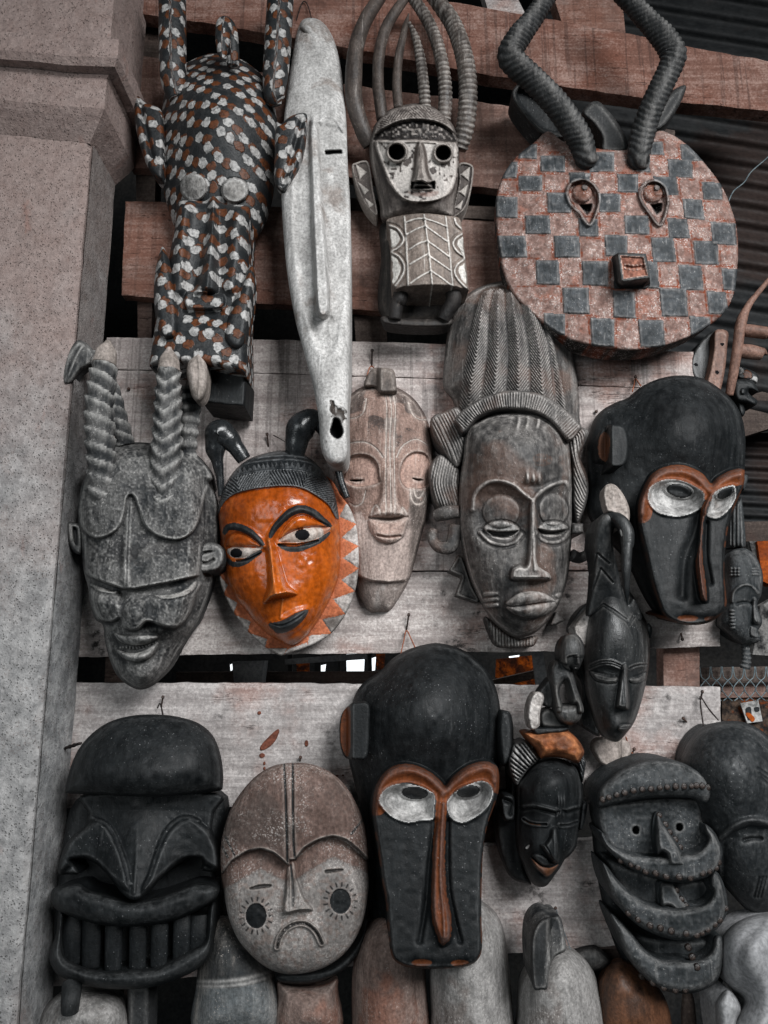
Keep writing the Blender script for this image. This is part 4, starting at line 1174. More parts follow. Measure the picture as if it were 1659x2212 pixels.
relief(r, mo, hf, DKW4, [('mouth_panel', pan, MPAN, None, True)], 1.7, 110, 0.0, smooth=False, name='mouth_box')
slab(r, 'backing_block', [(1418, 274), (1458, 282), (1456, 360), (1410, 340)], 40, 0, PL_DARK)

# ================================================================== 5  tall crested mask
K8 = crop(899.7, 592.5, .3769)
r = thing('tall_crested_mask', 'tall grey carved face mask with domed feather headdress and lowered eyelids', 'mask', 1110, 1390, 0)
dome = K8([(152, 640), (163, 450), (185, 300), (235, 175), (320, 95), (430, 50), (530, 37), (640, 55), (740, 112), (820, 210), (872, 330), (905, 500), (925, 640), (934, 800), (900, 880), (560, 860), (280, 860), (205, 720)])
XL = [(-20, 205), (130, 225), (300, 200), (640, 165), (900, 200)]


def hf(g):
    h = 30 + 95 * rnd(g.S, 120)
    yy = (g.Y - 592.5) / .3769; xx = (g.X - 899.7) / .3769
    low = np.clip((yy - 90) / 650, 0, 1)
    xl = 400 - 165 * np.sqrt(low); xr = 640 + 225 * np.sqrt(low)
    u = (xx - xl) / (xr - xl)
    inm = ss(0.0, 0.05, u) * ss(1.0, 0.95, u) * ss(70, 110, yy)
    ph = u * 4.4 + 0.05 * np.sin(yy / 90)
    fr = ph - np.floor(ph)
    lobe = 1 - np.abs(fr - 0.5) * 2
    h = h + inm * (17 * lobe)
    side = np.where(fr < 0.5, 1, -1)
    hatch = np.sin(2 * np.pi * (yy + side * (fr - 0.5) * -190) / 22.0)
    h = h + inm * 4.6 * hatch * ss(0.02, 0.12, np.minimum(fr, 1 - fr))
    return h


relief(r, dome, hf, BAULE, (), 1.7, 4, 0.05, name='headdress')
bandp = K8([(222, 822), (330, 732), (440, 684), (560, 664), (700, 682), (820, 750), (938, 856), (930, 905), (868, 955), (780, 856), (680, 794), (560, 776), (450, 782), (350, 824), (272, 908), (240, 870)])


def hf(g):
    d = g.line(K8([(245, 862), (340, 775), (450, 728), (560, 715), (690, 735), (800, 800), (905, 905)])); a = g.arc
    h = 128 + 20 * rnd(g.S, 9)
    return h + 2.6 * np.sin(2 * np.pi * a / 5.6) * ss(2, 6, g.S) * ss(30, 10, d)


relief(r, bandp, hf, BAULE, (), 1.6, 60, 0.03, name='headband')
fo = K8([(285, 900), (360, 835), (450, 800), (560, 788), (700, 800), (800, 850), (868, 945), (886, 1100), (892, 1250), (892, 1450), (882, 1600), (862, 1760), (800, 1920), (700, 2040), (600, 2082), (520, 2062), (430, 1982), (370, 1882), (320, 1780), (280, 1650), (250, 1500), (240, 1350), (246, 1200), (266, 1050)])
BR8 = [[(322, 1345), (338, 1255), (400, 1196), (480, 1184), (560, 1210), (620, 1262), (668, 1296)], [(668, 1296), (720, 1240), (800, 1200), (855, 1192), (888, 1235)]]
EYL8 = [(382, 1452), (430, 1418), (500, 1410), (560, 1428), (592, 1462), (570, 1496), (500, 1508), (420, 1492)]
EYR8 = [(694, 1448), (730, 1420), (800, 1414), (850, 1428), (872, 1456), (840, 1484), (770, 1490), (710, 1482)]
SLL8 = [(405, 1466), (480, 1474), (560, 1470), (584, 1468), (555, 1498), (490, 1508), (430, 1494)]
SLR8 = [(700, 1460), (770, 1470), (840, 1464), (860, 1462), (832, 1486), (770, 1494), (716, 1486)]
NS8 = [(645, 1320), (688, 1320), (694, 1500), (698, 1650), (765, 1712), (762, 1752), (650, 1754), (545, 1750), (545, 1690), (590, 1662), (628, 1660), (640, 1500)]
ULIP8 = [(512, 1886), (560, 1842), (620, 1818), (700, 1818), (760, 1842), (792, 1874), (720, 1882), (640, 1894), (560, 1906)]
LLIP8 = [(518, 1906), (600, 1902), (700, 1888), (792, 1878), (782, 1920), (730, 1955), (650, 1970), (580, 1955), (535, 1930)]


def hf(g):
    h = 70 + 105 * rnd(g.S, 105) + 30 * np.exp(-g.e(*K8.p(570, 1000), 110, 110) ** 2)
    for b in BR8: d = g.line(K8(b)); h = h + 9 * G(d, 5.5)
    for (cx, cy, rx, ry) in ((480, 1400, 150, 175), (785, 1390, 110, 170)):
        h = h - 22 * np.exp(-g.e(*K8.p(cx, cy), rx * .3769, ry * .3769) ** 4)
    for (cx, cy, rx, ry) in ((485, 1360, 108, 95), (785, 1350, 85, 92)):
        q = g.e(*K8.p(cx, cy), rx * .3769, ry * .3769); h = h + 15 * np.sqrt(np.maximum(1 - q ** 2, 0))
    for e in (EYL8, EYR8):
        s = g.sd(K8(e)); h = h + 11 * rnd(np.maximum(s, 0), 12) - 3.5 * G(s, 2)
    for e in (SLL8, SLR8): h = h - 14 * ss(-1, 2.5, g.sd(K8(e)))
    for l in ([(365, 1480), (420, 1530), (490, 1550), (560, 1535), (600, 1490)], [(690, 1480), (720, 1520), (780, 1536), (840, 1520), (872, 1480)]):
        h = h + 5 * G(g.line(K8(l)), 4) - 3 * G(g.line(K8(l)) - 7, 3)
    n = g.sd(K8(NS8)); v = np.clip((g.Y - K8.p(0, 1320)[1]) / 165, 0, 1)
    h = h + (14 + 28 * v ** 1.5) * ss(-3, 8, n) + 8 * G(g.line(K8([(668, 1310), (676, 1500), (682, 1690)])), 5)
    for q in (K8.p(590, 1715), K8.p(730, 1722)): h = h + 10 * np.exp(-g.e(*q, 18, 14) ** 2)
    for lp, hh in ((ULIP8, 20), (LLIP8, 22)):
        s = g.sd(K8(lp)); h = h + hh * rnd(np.maximum(s, 0), 13) + 4 * ss(-6, 0, s)
    h = h + 14 * np.exp(-g.e(*K8.p(650, 1890), 75, 40) ** 2)
    for k in range(3):
        h = h + 9 * ss(-1.5, 4, g.sd(K8([(385, 1822 + 33 * k), (455, 1815 + 33 * k), (472, 1828 + 33 * k), (460, 1843 + 33 * k), (390, 1848 + 33 * k)])))
        h = h + 9 * np.exp(-g.e(*K8.p(826, 1842 + 32 * k), 12, 6) ** 4)
    for (x, y) in ((565, 850), (617, 852), (678, 858)): h = h - 7 * np.exp(-g.e(*K8.p(x, y), 7, 13, 10) ** 2) + 5 * np.exp(-g.e(*K8.p(x + 18, y), 4, 13, 10) ** 2)
    for k in range(3): h = h + 8 * np.exp(-g.e(*K8.p(638 + 33 * k, 1168), 5, 13) ** 2)
    h = h - 10 * np.exp(-g.e(*K8.p(670, 1215), 26, 10) ** 2)
    return h + 1.0 * g.noise(12, 2)


def pf(g):
    for e in (EYL8, EYR8): g.paint(0.6 * ss(0, 4, g.sd(K8(e)) + 2 * g.noise(6, 1)), L(150, 148, 146))
    for e in (SLL8, SLR8): g.paint(ss(-1, 1.5, g.sd(K8(e))), (0.01, 0.01, 0.01))
    g.paint(0.5 * ss(0.3, 0.5, g.noise(30, 4) * 0.5 + 0.5 * ss(970, 990, g.Y) * ss(1040, 1000, g.Y)), L(92, 70, 60))
    g.paint(0.35 * ss(0.1, 0.6, g.noise(20, 8)) * ss(1150, 1250, g.Y), L(140, 138, 134))


relief(r, fo, hf, BAULE_A, [('eyelid', K8(EYL8), None), ('eyelid', K8(EYR8), None), ('nose', K8(NS8), None), ('upper_lip', K8(ULIP8), None), ('lower_lip', K8(LLIP8), None),
                            ('eye_slit', K8(SLL8), None, 0), ('eye_slit', K8(SLR8), None, 1)], 1.6, 8, 0.06, pf)


def hair(poly, p0, per, hh, bk=10, split=None):
    def hf(g):
        h = hh + 26 * rnd(g.S, 22)
        d = g.line(K8(p0)); a = g.arc
        return h + 2.4 * np.sin(2 * np.pi * d / per) * ss(2, 7, g.S)
    return relief(r, K8(poly), hf, BAULE, (), 1.7, bk, 0.05, name='hair_lobe')


hair([(78, 850), (100, 810), (160, 785), (240, 760), (285, 850), (282, 960), (262, 1060), (225, 1110), (150, 1010), (100, 940)], [(100, 800), (180, 960), (240, 1120)], 6.2, 74)
hair([(70, 1120), (100, 1060), (150, 1035), (240, 1110), (246, 1250), (242, 1340), (140, 1345), (100, 1300), (78, 1220)], [(90, 1040), (60, 1200), (100, 1350)], 6.0, 66)
hair([(872, 965), (925, 880), (988, 902), (965, 970), (938, 1045), (975, 1140), (988, 1225), (965, 1340), (920, 1425), (895, 1300), (888, 1100)], [(900, 940), (930, 1090), (1000, 1250)], 6.0, 70)
tube(r, 'ear', [(*K8.p(112, 1385), 78, 13), (*K8.p(170, 1368), 92, 16), (*K8.p(245, 1360), 98, 14)], BAULE, 16, 6)
tube(r, 'ear_hook', [(*K8.p(98, 1465), 70, 9), (*K8.p(92, 1520), 74, 11), (*K8.p(135, 1565), 80, 13), (*K8.p(200, 1555), 84, 15), (*K8.p(225, 1440), 84, 15)], BAULE, 16, 8)
relief(r, K8([(890, 1425), (955, 1428), (958, 1480), (930, 1492), (888, 1490)]), lambda g: 80 + 12 * rnd(g.S, 5), BAULE, (), 2.4, 20, 0.02, name='ear', smooth=False)
tube(r, 'ear_hook', [(*K8.p(985, 1545), 70, 8), (*K8.p(980, 1600), 74, 10), (*K8.p(930, 1625), 78, 12), (*K8.p(890, 1610), 84, 14)], BAULE, 16, 8)
relief(r, K8([(238, 1608), (182, 1700), (262, 1735), (222, 1842), (348, 1884), (362, 1870), (320, 1790), (290, 1700), (262, 1620)]), lambda g: 56 + 8 * rnd(g.S, 4) - 6 * ss(4, 8, g.S), BAULE, (), 2.2, 20, 0.02, name='zigzag_collar', smooth=False)
relief(r, K8([(800, 1930), (850, 1985), (800, 2010), (762, 2015)]), lambda g: 50 + 8 * rnd(g.S, 4), BAULE, (), 2.4, 20, 0.02, name='collar_end', smooth=False)
relief(r, K8([(395, 1960), (500, 2050), (600, 2090), (690, 2070), (680, 2120), (640, 2138), (480, 2138), (425, 2070)]), lambda g: 44 + 14 * rnd(g.S, 10) + 2.5 * np.sin(g.X * 2 * np.pi / 6.5), BAULE, (), 1.8, 4, 0.03, name='beard')

# ================================================================== 9  orange lacquered face
K6 = crop(427.9, 866.8, .2529)
r = thing('orange_face_mask', 'glossy orange face mask with black ridged hair and white zigzag collar', 'mask', 590, 1400, 0)
plate = K6([(1215, 800), (1290, 900), (1350, 1050), (1370, 1230), (1370, 1430), (1340, 1620), (1260, 1820), (1130, 1990), (960, 2090), (780, 2150), (690, 2168), (560, 2090), (420, 1960), (300, 1800), (220, 1640), (180, 1490), (190, 1200), (400, 700), (800, 560), (1100, 640)])
OT = [(1265, 875), (1352, 1048), (1372, 1238), (1374, 1428), (1340, 1622), (1258, 1818), (1142, 1985), (930, 2105)]
IT = [(1205, 985), (1228, 1165), (1236, 1340), (1222, 1525), (1155, 1690), (1058, 1862), (950, 2000)]
tris = [K6([OT[i], IT[i], OT[i + 1], (OT[i + 1][0] + 60, OT[i + 1][1] + 30), (OT[i][0] + 60, OT[i][1] + 20)]) for i in range(7)]
OL = [(170, 1470), (215, 1650), (300, 1818), (420, 1975), (570, 2110), (720, 2190)]
IL = [(255, 1570), (335, 1720), (450, 1880), (590, 2030), (760, 2110)]
tris += [K6([OL[i], IL[i], OL[i + 1], (OL[i + 1][0] - 60, OL[i + 1][1] + 40), (OL[i][0] - 60, OL[i][1] + 20)]) for i in range(5)]
tris += [K6([(930, 2105), (720, 2190), (760, 2120), (930, 2060)])]


def hf(g):
    h = 66 + 7 * rnd(g.S, 5)
    for t in tris: h = h - 1.6 * G(g.sd(t, raw=True), 1.8)
    return h


relief(r, plate, hf, TERRA, [('white_triangle', t, CHALK_D, None, True) for t in tris], 1.7, 42, 0.02, name='collar')
hd = K6([(172, 950), (195, 820), (240, 700), (325, 575), (450, 485), (600, 437), (730, 420), (890, 448), (1010, 535), (1105, 655), (1170, 800), (1205, 1000), (1218, 1200), (1216, 1400), (1190, 1545), (1122, 1705), (1040, 1855), (950, 1982), (860, 2062), (780, 2084), (700, 2054), (600, 1992), (500, 1902), (400, 1782), (310, 1652), (255, 1532), (230, 1400), (200, 1200)])
HAIRL = [(172, 965), (212, 880), (300, 802), (450, 757), (600, 735), (750, 725), (870, 740), (980, 790), (1110, 885), (1192, 1010)]
hairp = K6(HAIRL + [(1260, 900), (1200, 650), (1000, 450), (730, 380), (450, 430), (250, 600), (130, 850)])
RBR = [(610, 1170), (650, 1090), (720, 1010), (790, 950), (880, 920), (980, 950), (1070, 1020), (1140, 1075)]
LBR = [(222, 1140), (250, 1082), (320, 1070), (420, 1105), (500, 1165), (562, 1235)]
REYE = [(688, 1200), (760, 1138), (880, 1092), (1000, 1080), (1135, 1078), (1070, 1150), (960, 1192), (830, 1208)]
LEYE = [(248, 1270), (300, 1246), (400, 1248), (480, 1254), (556, 1248), (480, 1302), (390, 1340), (310, 1338), (262, 1310)]
RLID = [(712, 1140), (760, 1060), (830, 995), (900, 980), (990, 1010), (1110, 1070), (1000, 1072), (880, 1086), (770, 1126), (700, 1180)]
LLID = [(238, 1235), (262, 1165), (310, 1132), (390, 1136), (470, 1180), (530, 1240), (440, 1240), (300, 1240)]
NOSE6 = [(585, 1190), (640, 1190), (680, 1300), (735, 1500), (765, 1578), (845, 1640), (800, 1660), (660, 1690), (565, 1724), (578, 1650), (600, 1550), (592, 1400)]
MOUTH = [(600, 1900), (690, 1880), (760, 1850), (850, 1800), (940, 1778), (920, 1840), (850, 1915), (760, 1968), (680, 1982), (640, 1950)]


def hf(g):
    h = 78 + 92 * rnd(g.S, 95) + 20 * np.exp(-g.e(*K6.p(720, 900), 90, 60) ** 2) - 0.05 * (g.X - 600)
    s = g.sd(hairp); h = h + 9 * ss(-1.5, 2, s)
    d = g.line(K6(HAIRL)); a = g.arc
    dirs = np.where(np.sin(a / 22.0) > 0, 0.5, -0.9)
    low = ss(3, 5, d) * ss(36, 33, d) * (s > 0)
    h = h + 2.4 * low * np.sign(np.sin(2 * np.pi * (a + dirs * d) / 6.0))
    up = ss(38, 40, d) * ss(56, 54, d) * (s > 0)
    h = h + 3.0 * up * (np.abs(((a / 9.0) % 1.0) * 2 - 1) * 14 > (d - 40))
    h = h + 3 * G(d - 37, 1.5) * (s > 0) + 3 * G(d - 58, 1.5) * (s > 0) + 3 * G(d - 66, 1.2) * (s > 0)
    for b in (RBR, LBR): dd = g.line(K6(b)); h = h + 8 * G(dd, 7)
    for e in (RLID, LLID): q = g.sd(K6(e)); h = h - 6 * ss(-6, 2, q) + 10 * rnd(np.maximum(q, 0), 10)
    for e in (REYE, LEYE): q = g.sd(K6(e)); h = h - 6 * ss(-2, 2, q) + 9 * rnd(np.maximum(q, 0), 14)
    for e in ([(690, 1216), (850, 1216), (1020, 1184), (1010, 1204), (850, 1242), (705, 1238)], [(330, 1356), (430, 1340), (520, 1296), (530, 1304), (440, 1356), (340, 1374)]):
        h = h - 9 * ss(-1, 2, g.sd(K6(e)))
    n = g.sd(K6(NOSE6)); v = np.clip((g.Y - K6.p(0, 1190)[1]) / 130, 0, 1)
    h = h + (8 + 40 * v) * ss(-3, 11, n) + 7 * G(g.line(K6([(600, 1200), (630, 1400), (660, 1640)])), 6)
    h = h + 6 * np.exp(-g.e(*K6.p(700, 1640), 32, 14, -15) ** 2)
    h = h + 3.5 * G(g.line(K6([(725, 1700), (712, 1780), (705, 1850)])), 3)
    q = g.sd(K6(MOUTH)); h = h + 17 * rnd(np.maximum(q, 0), 14) + 6 * ss(-14, 0, q)
    h = h - 5 * G(g.line(K6([(612, 1898), (720, 1915), (840, 1860), (935, 1785)])), 2.2)
    return h + 0.7 * g.noise(10, 2)


def pf(g):
    pass


def wide(l, w, K=K6, cl=False):
    """closed polygon around a polyline, half width w in crop px (may taper to the ends)"""
    p = spline(l, False, 5); n = len(p)
    t = np.gradient(p, axis=0); t /= np.maximum(np.hypot(*t.T)[:, None], 1e-6)
    nn = np.stack([-t[:, 1], t[:, 0]], -1)
    ww = np.array([w * (0.25 + 0.75 * math.sin(math.pi * min(max(k / (n - 1), 0.0), 1)) ** 0.5) for k in range(n)])[:, None]
    return K([tuple(q) for q in np.concatenate([p + nn * ww, (p - nn * ww)[::-1]])][::2])


BLKP = mat('satin_black_paint', (0.008, 0.0095, 0.0105), (0.018, 0.020, 0.022), (0.10, 0.10, 0.10), 0.5, 0.25, 14, 1, 0.25, 70, 0.4)
HAIRB = mat('ridged_black_hair', (0.009, 0.0105, 0.012), (0.018, 0.020, 0.022), (0.14, 0.145, 0.15), 0.34, 0.5, 14, 1, 0.15, 70, 0.9)
EYEW = mat('streaky_eye_white', L(140, 124, 114), L(178, 168, 160), L(200, 190, 184), 0.6, 0.3, 40, 1, 0.4, 80, 0.4, patch=L(150, 90, 60), patchamt=0.35)
relief(r, hd, hf, ORANGE, [('hair', hairp, HAIRB), ('eyebrow', wide(RBR, 36), BLKP), ('eyebrow', wide(LBR, 32), BLKP), ('eye', K6(REYE), EYEW), ('eye', K6(LEYE), EYEW),
                           ('pupil', K6(circ(890, 1140, 62, 48)), VOID, 3), ('pupil', K6(circ(326, 1297, 52, 41)), VOID, 4),
                           ('lower_lash', wide([(680, 1222), (760, 1258), (850, 1262), (940, 1232), (1040, 1190), (1128, 1118)], 26), BLKP), ('lower_lash', wide([(240, 1340), (300, 1392), (390, 1376), (470, 1325), (548, 1278)], 26), BLKP),
                           ('nose', K6(NOSE6), None), ('mouth', K6(MOUTH), BLKP)], 1.35, 60, 0.04, None)
tube(r, 'ear_horn', [(*K6.p(a, b), h, rr * .2529) for (a, b, h, rr) in [(195, 810, 95, 24), (188, 660, 100, 34), (168, 530, 106, 48), (150, 400, 112, 88), (186, 285, 116, 130), (262, 325, 114, 98), (330, 405, 110, 70), (395, 500, 104, 62)]], GLOSSBLACK, 24, 10)
tube(r, 'ear_horn', [(*K6.p(a, b), h, rr * .2529) for (a, b, h, rr) in [(825, 470, 104, 80), (840, 350, 112, 100), (876, 235, 116, 126), (955, 175, 116, 112), (1050, 190, 112, 80), (1120, 330, 108, 62), (1185, 530, 104, 36), (1225, 690, 100, 30), (1275, 825, 96, 27)]], GLOSSBLACK, 24, 10)

# ================================================================== 10  faded brown mask behind
K7 = crop(713.2, 740.6, .3003)
r = thing('faded_brown_mask', 'faded brown mask with block crest, slit eyes and pale lower face', 'mask', 840, 1320, 0)
fo = K7([(100, 420), (180, 345), (250, 312), (360, 300), (480, 322), (580, 382), (650, 462), (702, 565), (732, 700), (742, 850), (727, 1050), (692, 1250), (642, 1450), (592, 1640), (552, 1742), (480, 1862), (425, 1930), (352, 1938), (280, 1934), (220, 1852), (186, 1762), (150, 1600), (120, 1400), (95, 1200), (80, 1000), (75, 700), (85, 500)])
SOCL = [(95, 990), (95, 880), (140, 820), (210, 800), (290, 815), (340, 870), (355, 960), (350, 1010), (200, 1040)]
SOCR = [(502, 980), (508, 890), (550, 815), (620, 782), (690, 800), (725, 870), (730, 960), (700, 1040), (560, 1050)]
LN7 = [[(395, 365), (408, 480), (402, 700), (400, 900), (402, 1235)], [(425, 365), (440, 480), (430, 700), (432, 900), (440, 1238)], [(452, 365), (470, 480), (460, 700), (462, 900), (468, 1240)],
       [(130, 725), (210, 712), (280, 725), (340, 770), (380, 825)], [(478, 825), (510, 755), (570, 708), (630, 695), (700, 735)], [(120, 540), (180, 540), (240, 500), (262, 400)], [(562, 430), (590, 510), (640, 550), (690, 552)],
       [(140, 1150), (180, 1172), (230, 1150), (255, 1065)], [(575, 1050), (585, 1120), (620, 1160), (670, 1140), (692, 1075)], [(600, 1050), (615, 1100), (645, 1112), (670, 1070)], [(300, 1240), (310, 1190), (340, 1170), (368, 1240)], [(510, 1235), (520, 1185), (548, 1230)]]
MUZ = [(285, 1262), (420, 1280), (552, 1255), (548, 1330), (520, 1400), (440, 1445), (350, 1425), (290, 1350)]


def hf(g):
    h = 12 + 62 * rnd(g.S, 60) + 18 * np.exp(-g.e(*K7.p(420, 700), 80, 170) ** 2)
    for s_ in (SOCL, SOCR): q = g.sd(K7(s_)); h = h - 11 * ss(-1, 4, q)
    for l in LN7: h = h - 2.6 * G(g.line(K7(l)), 1.7)
    nose = g.sd(K7([(385, 900), (475, 900), (500, 1100), (552, 1250), (420, 1262), (285, 1255), (350, 1100)])); v = np.clip((g.Y - K7.p(0, 850)[1]) / 120, 0, 1)
    h = h + (4 + 22 * v) * ss(-4, 14, nose)
    lowf = ss(K7.p(0, 1258)[1], K7.p(0, 1252)[1], g.Y + 0 * g.X)
    q = g.sd(K7(MUZ)); h = h + 18 * rnd(np.maximum(q, 0), 20)
    h = h - 9 * G(g.line(K7([(285, 1258), (420, 1268), (552, 1253)])), 2.6)
    h = h - 8 * G(g.line(K7([(340, 1385), (420, 1398), (505, 1390)])), 2.2)
    h = h - 14 * ss(0, 2, g.sd(K7([(128, 990), (190, 980), (246, 988), (190, 1002)]))) - 14 * ss(0, 2, g.sd(K7([(583, 972), (630, 976), (678, 986), (630, 996)])))
    d = g.line(K7([(195, 1672), (290, 1712), (420, 1725), (540, 1712), (590, 1665)]))
    below = ss(-3, 3, (g.Y - np.interp(g.X, [K7.p(x, 0)[0] for x in (195, 290, 420, 540, 590)], [K7.p(0, y)[1] for y in (1672, 1712, 1725, 1712, 1665)])))
    h = h - 13 * below
    return h


def pf(g):
    g.paint(0.75 * ss(1050, 1150, g.Y + 20 * g.noise(18, 1)), L(186, 168, 160))
    for s_ in (SOCL, SOCR): g.paint(0.85 * ss(-1, 3, g.sd(K7(s_))), L(172, 142, 130))
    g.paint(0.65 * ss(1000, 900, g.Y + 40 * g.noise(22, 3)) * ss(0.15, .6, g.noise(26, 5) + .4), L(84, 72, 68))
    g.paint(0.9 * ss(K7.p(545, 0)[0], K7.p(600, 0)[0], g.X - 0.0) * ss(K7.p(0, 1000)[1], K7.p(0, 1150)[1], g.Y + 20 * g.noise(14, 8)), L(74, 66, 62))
    for l in LN7: g.paint(0.8 * G(g.line(K7(l)), 2.0), L(196, 184, 176))
    g.paint(ss(0, 1.5, g.sd(K7([(128, 990), (190, 980), (246, 988), (190, 1002)]))) + ss(0, 1.5, g.sd(K7([(583, 972), (630, 976), (678, 986), (630, 996)]))), (0.01, 0.01, 0.01))
    below = g.Y - np.interp(g.X, [K7.p(x, 0)[0] for x in (195, 290, 420, 540, 590)], [K7.p(0, y)[1] for y in (1672, 1712, 1725, 1712, 1665)])
    g.paint(0.85 * ss(0, 3, below), L(104, 96, 92))
    g.paint(0.5 * ss(0.2, 0.7, g.noise(12, 12)) * ss(3, 8, below), L(160, 154, 150))
    g.paint(0.7 * G(g.line(K7([(340, 1385), (420, 1398), (505, 1390)])), 2), L(70, 40, 34))
    g.paint(0.5 * ss(0, 5, g.sd(K7(MUZ))), L(160, 126, 112))


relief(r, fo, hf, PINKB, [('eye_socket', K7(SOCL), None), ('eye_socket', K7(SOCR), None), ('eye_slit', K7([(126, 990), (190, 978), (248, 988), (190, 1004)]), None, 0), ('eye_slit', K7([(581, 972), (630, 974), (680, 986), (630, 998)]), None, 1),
                          ('mouth', K7(MUZ), None), ('chin', K7([(190, 1674), (290, 1714), (420, 1727), (540, 1714), (600, 1660), (620, 1800), (430, 1960), (260, 1960), (170, 1800)]), None)], 1.7, 2, 0.04, pf)
CRW = mat('crest_grey_brown_wood', L(72, 66, 63), L(108, 98, 92), L(156, 148, 142), 0.7, 0.25, 20, 1, 0.6, 80, 0.6)
relief(r, K7([(245, 310), (262, 240), (300, 190), (330, 178), (430, 184), (465, 215), (476, 300), (472, 352), (352, 356), (318, 318)]), lambda g: 58 + 26 * ss(K7.p(335, 0)[0], K7.p(368, 0)[0], g.X) + 10 * rnd(g.S, 8), CRW, (), 2, 8, 0.02, name='crest')
# ================================================================== 8  grey mask with four braided horns
K5 = crop(120.7, 713.2, .3619)
r = thing('four_horned_mask', 'dusty grey smiling mask with four braided horns and heavy brow', 'mask', 330, 1490, 0)
hd = K5([(132, 1050), (150, 940), (190, 840), (260, 740), (360, 678), (470, 668), (570, 674), (700, 690), (800, 715), (880, 780), (942, 865), (946, 900), (915, 918), (962, 1000), (972, 1200), (962, 1350), (942, 1480), (900, 1620), (832, 1780), (752, 1902), (700, 1982), (642, 2062), (580, 2122), (500, 2146), (420, 2112), (360, 2052), (320, 1962), (292, 1852), (280, 1762), (232, 1722), (202, 1622), (192, 1532), (165, 1432), (150, 1250), (130, 1140)])
CAP5 = [(100, 620), (920, 620), (935, 860), (888, 1000), (852, 1150), (790, 1230), (700, 1256), (590, 1222), (520, 1152), (490, 1062), (464, 995), (442, 985), (424, 1010), (410, 1090), (378, 1178), (310, 1230), (230, 1242), (162, 1192), (135, 1110), (110, 1000)]
LOBL = [(132, 1060), (160, 940), (260, 800), (420, 880), (424, 1010), (410, 1090), (378, 1178), (310, 1230), (230, 1242), (162, 1192), (135, 1110)]
LOBR = [(480, 900), (700, 760), (880, 820), (885, 1000), (852, 1150), (790, 1230), (700, 1256), (590, 1222), (520, 1152), (490, 1062)]
BROW5 = [(162, 1442), (210, 1475), (290, 1508), (400, 1546), (470, 1545), (540, 1532), (700, 1502), (850, 1468)]
CHK = [(195, 1500), (400, 1560), (840, 1490), (835, 1580), (800, 1690), (730, 1772), (640, 1768), (560, 1742), (530, 1752), (490, 1788), (440, 1792), (400, 1770), (385, 1722), (330, 1742), (250, 1722), (205, 1640)]
ULIP5 = [(348, 1808), (400, 1818), (480, 1822), (560, 1820), (612, 1832), (560, 1868), (480, 1884), (410, 1872), (370, 1848)]
LLIP5 = [(362, 1905), (440, 1925), (520, 1915), (606, 1862), (600, 1905), (560, 1955), (500, 1978), (430, 1972), (380, 1940)]
EYL5 = [(188, 1508), (260, 1530), (330, 1552), (378, 1562), (320, 1572), (250, 1556)]
EYR5 = [(590, 1582), (680, 1578), (760, 1552), (836, 1496), (834, 1540), (780, 1582), (700, 1604), (630, 1602)]


def below(g, pts, K): return g.Y - np.interp(g.X, [K.p(a, 0)[0] for a, b in pts], [K.p(0, b)[1] for a, b in pts])


def hf(g):
    h = 60 + 90 * rnd(g.S, 90)
    # right flank falls away behind the front plane
    fr = K5([(132, 1000), (200, 800), (480, 700), (800, 760), (880, 1000), (855, 1480), (835, 1600), (760, 1850), (640, 2060), (500, 2146), (360, 2052), (290, 1852), (200, 1622), (150, 1250)])
    f = g.sd(fr); h = h + 60 * ss(-26, 30, f)
    h = h + 17 * ss(-2, 4, g.sd(K5(CAP5))) 
    b = below(g, BROW5, K5)
    front = ss(-4, 6, f)
    h = h + 28 * ss(2, -3, b) * front * ss(K5.p(0, 1200)[1], K5.p(0, 1500)[1], g.Y)
    h = h + (10 * G(g.line(K5([(440, 1000), (430, 1250), (420, 1540)])), 11) - 3 * G(g.line(K5([(440, 1020), (430, 1250), (420, 1540)])), 2)) * ss(2, -2, b)
    c = g.sd(K5(CHK)); h = h + (26 * ss(-3, 4, c) + 8 * rnd(np.maximum(c, 0), 30)) * ss(2, 44, b)
    h = h + 22 * np.exp(-g.e(*K5.p(470, 1690), 30, 36) ** 2) * ss(-2, 4, c)
    h = h - 18 * np.exp(-g.e(*K5.p(400, 1600), 10, 30) ** 2) - 14 * np.exp(-g.e(*K5.p(560, 1660), 12, 20) ** 2)
    h = h - 30 * ss(0, 40, below(g, [(200, 1740), (500, 1790), (800, 1740)], K5)) + 12 * ss(60, 120, below(g, [(200, 1740), (500, 1790), (800, 1740)], K5))
    for e in (EYL5, EYR5): s = g.sd(K5(e)); h = h + 10 * rnd(np.maximum(s, 0), 8)
    h = h - 8 * G(g.line(K5([(610, 1592), (700, 1588), (790, 1560)])), 2.0) - 6 * G(g.line(K5([(210, 1530), (280, 1548), (350, 1562)])), 2)
    for lp, a in ((ULIP5, 24), (LLIP5, 26)): s = g.sd(K5(lp)); h = h + a * rnd(np.maximum(s, 0), 12) + 5 * ss(-6, 0, s)
    th = g.sd(K5([(370, 1895), (440, 1905), (520, 1900), (600, 1868), (600, 1858), (500, 1890), (420, 1884)]))
    h = h + 8 * ss(-1, 3, th) * (np.sin(g.X * 0.9) > -0.6)
    h = h + 16 * np.exp(-g.e(*K5.p(500, 2030), 70, 40) ** 2)
    return h + 1.4 * g.noise(10, 1) + 1.0 * g.noise(4, 4)


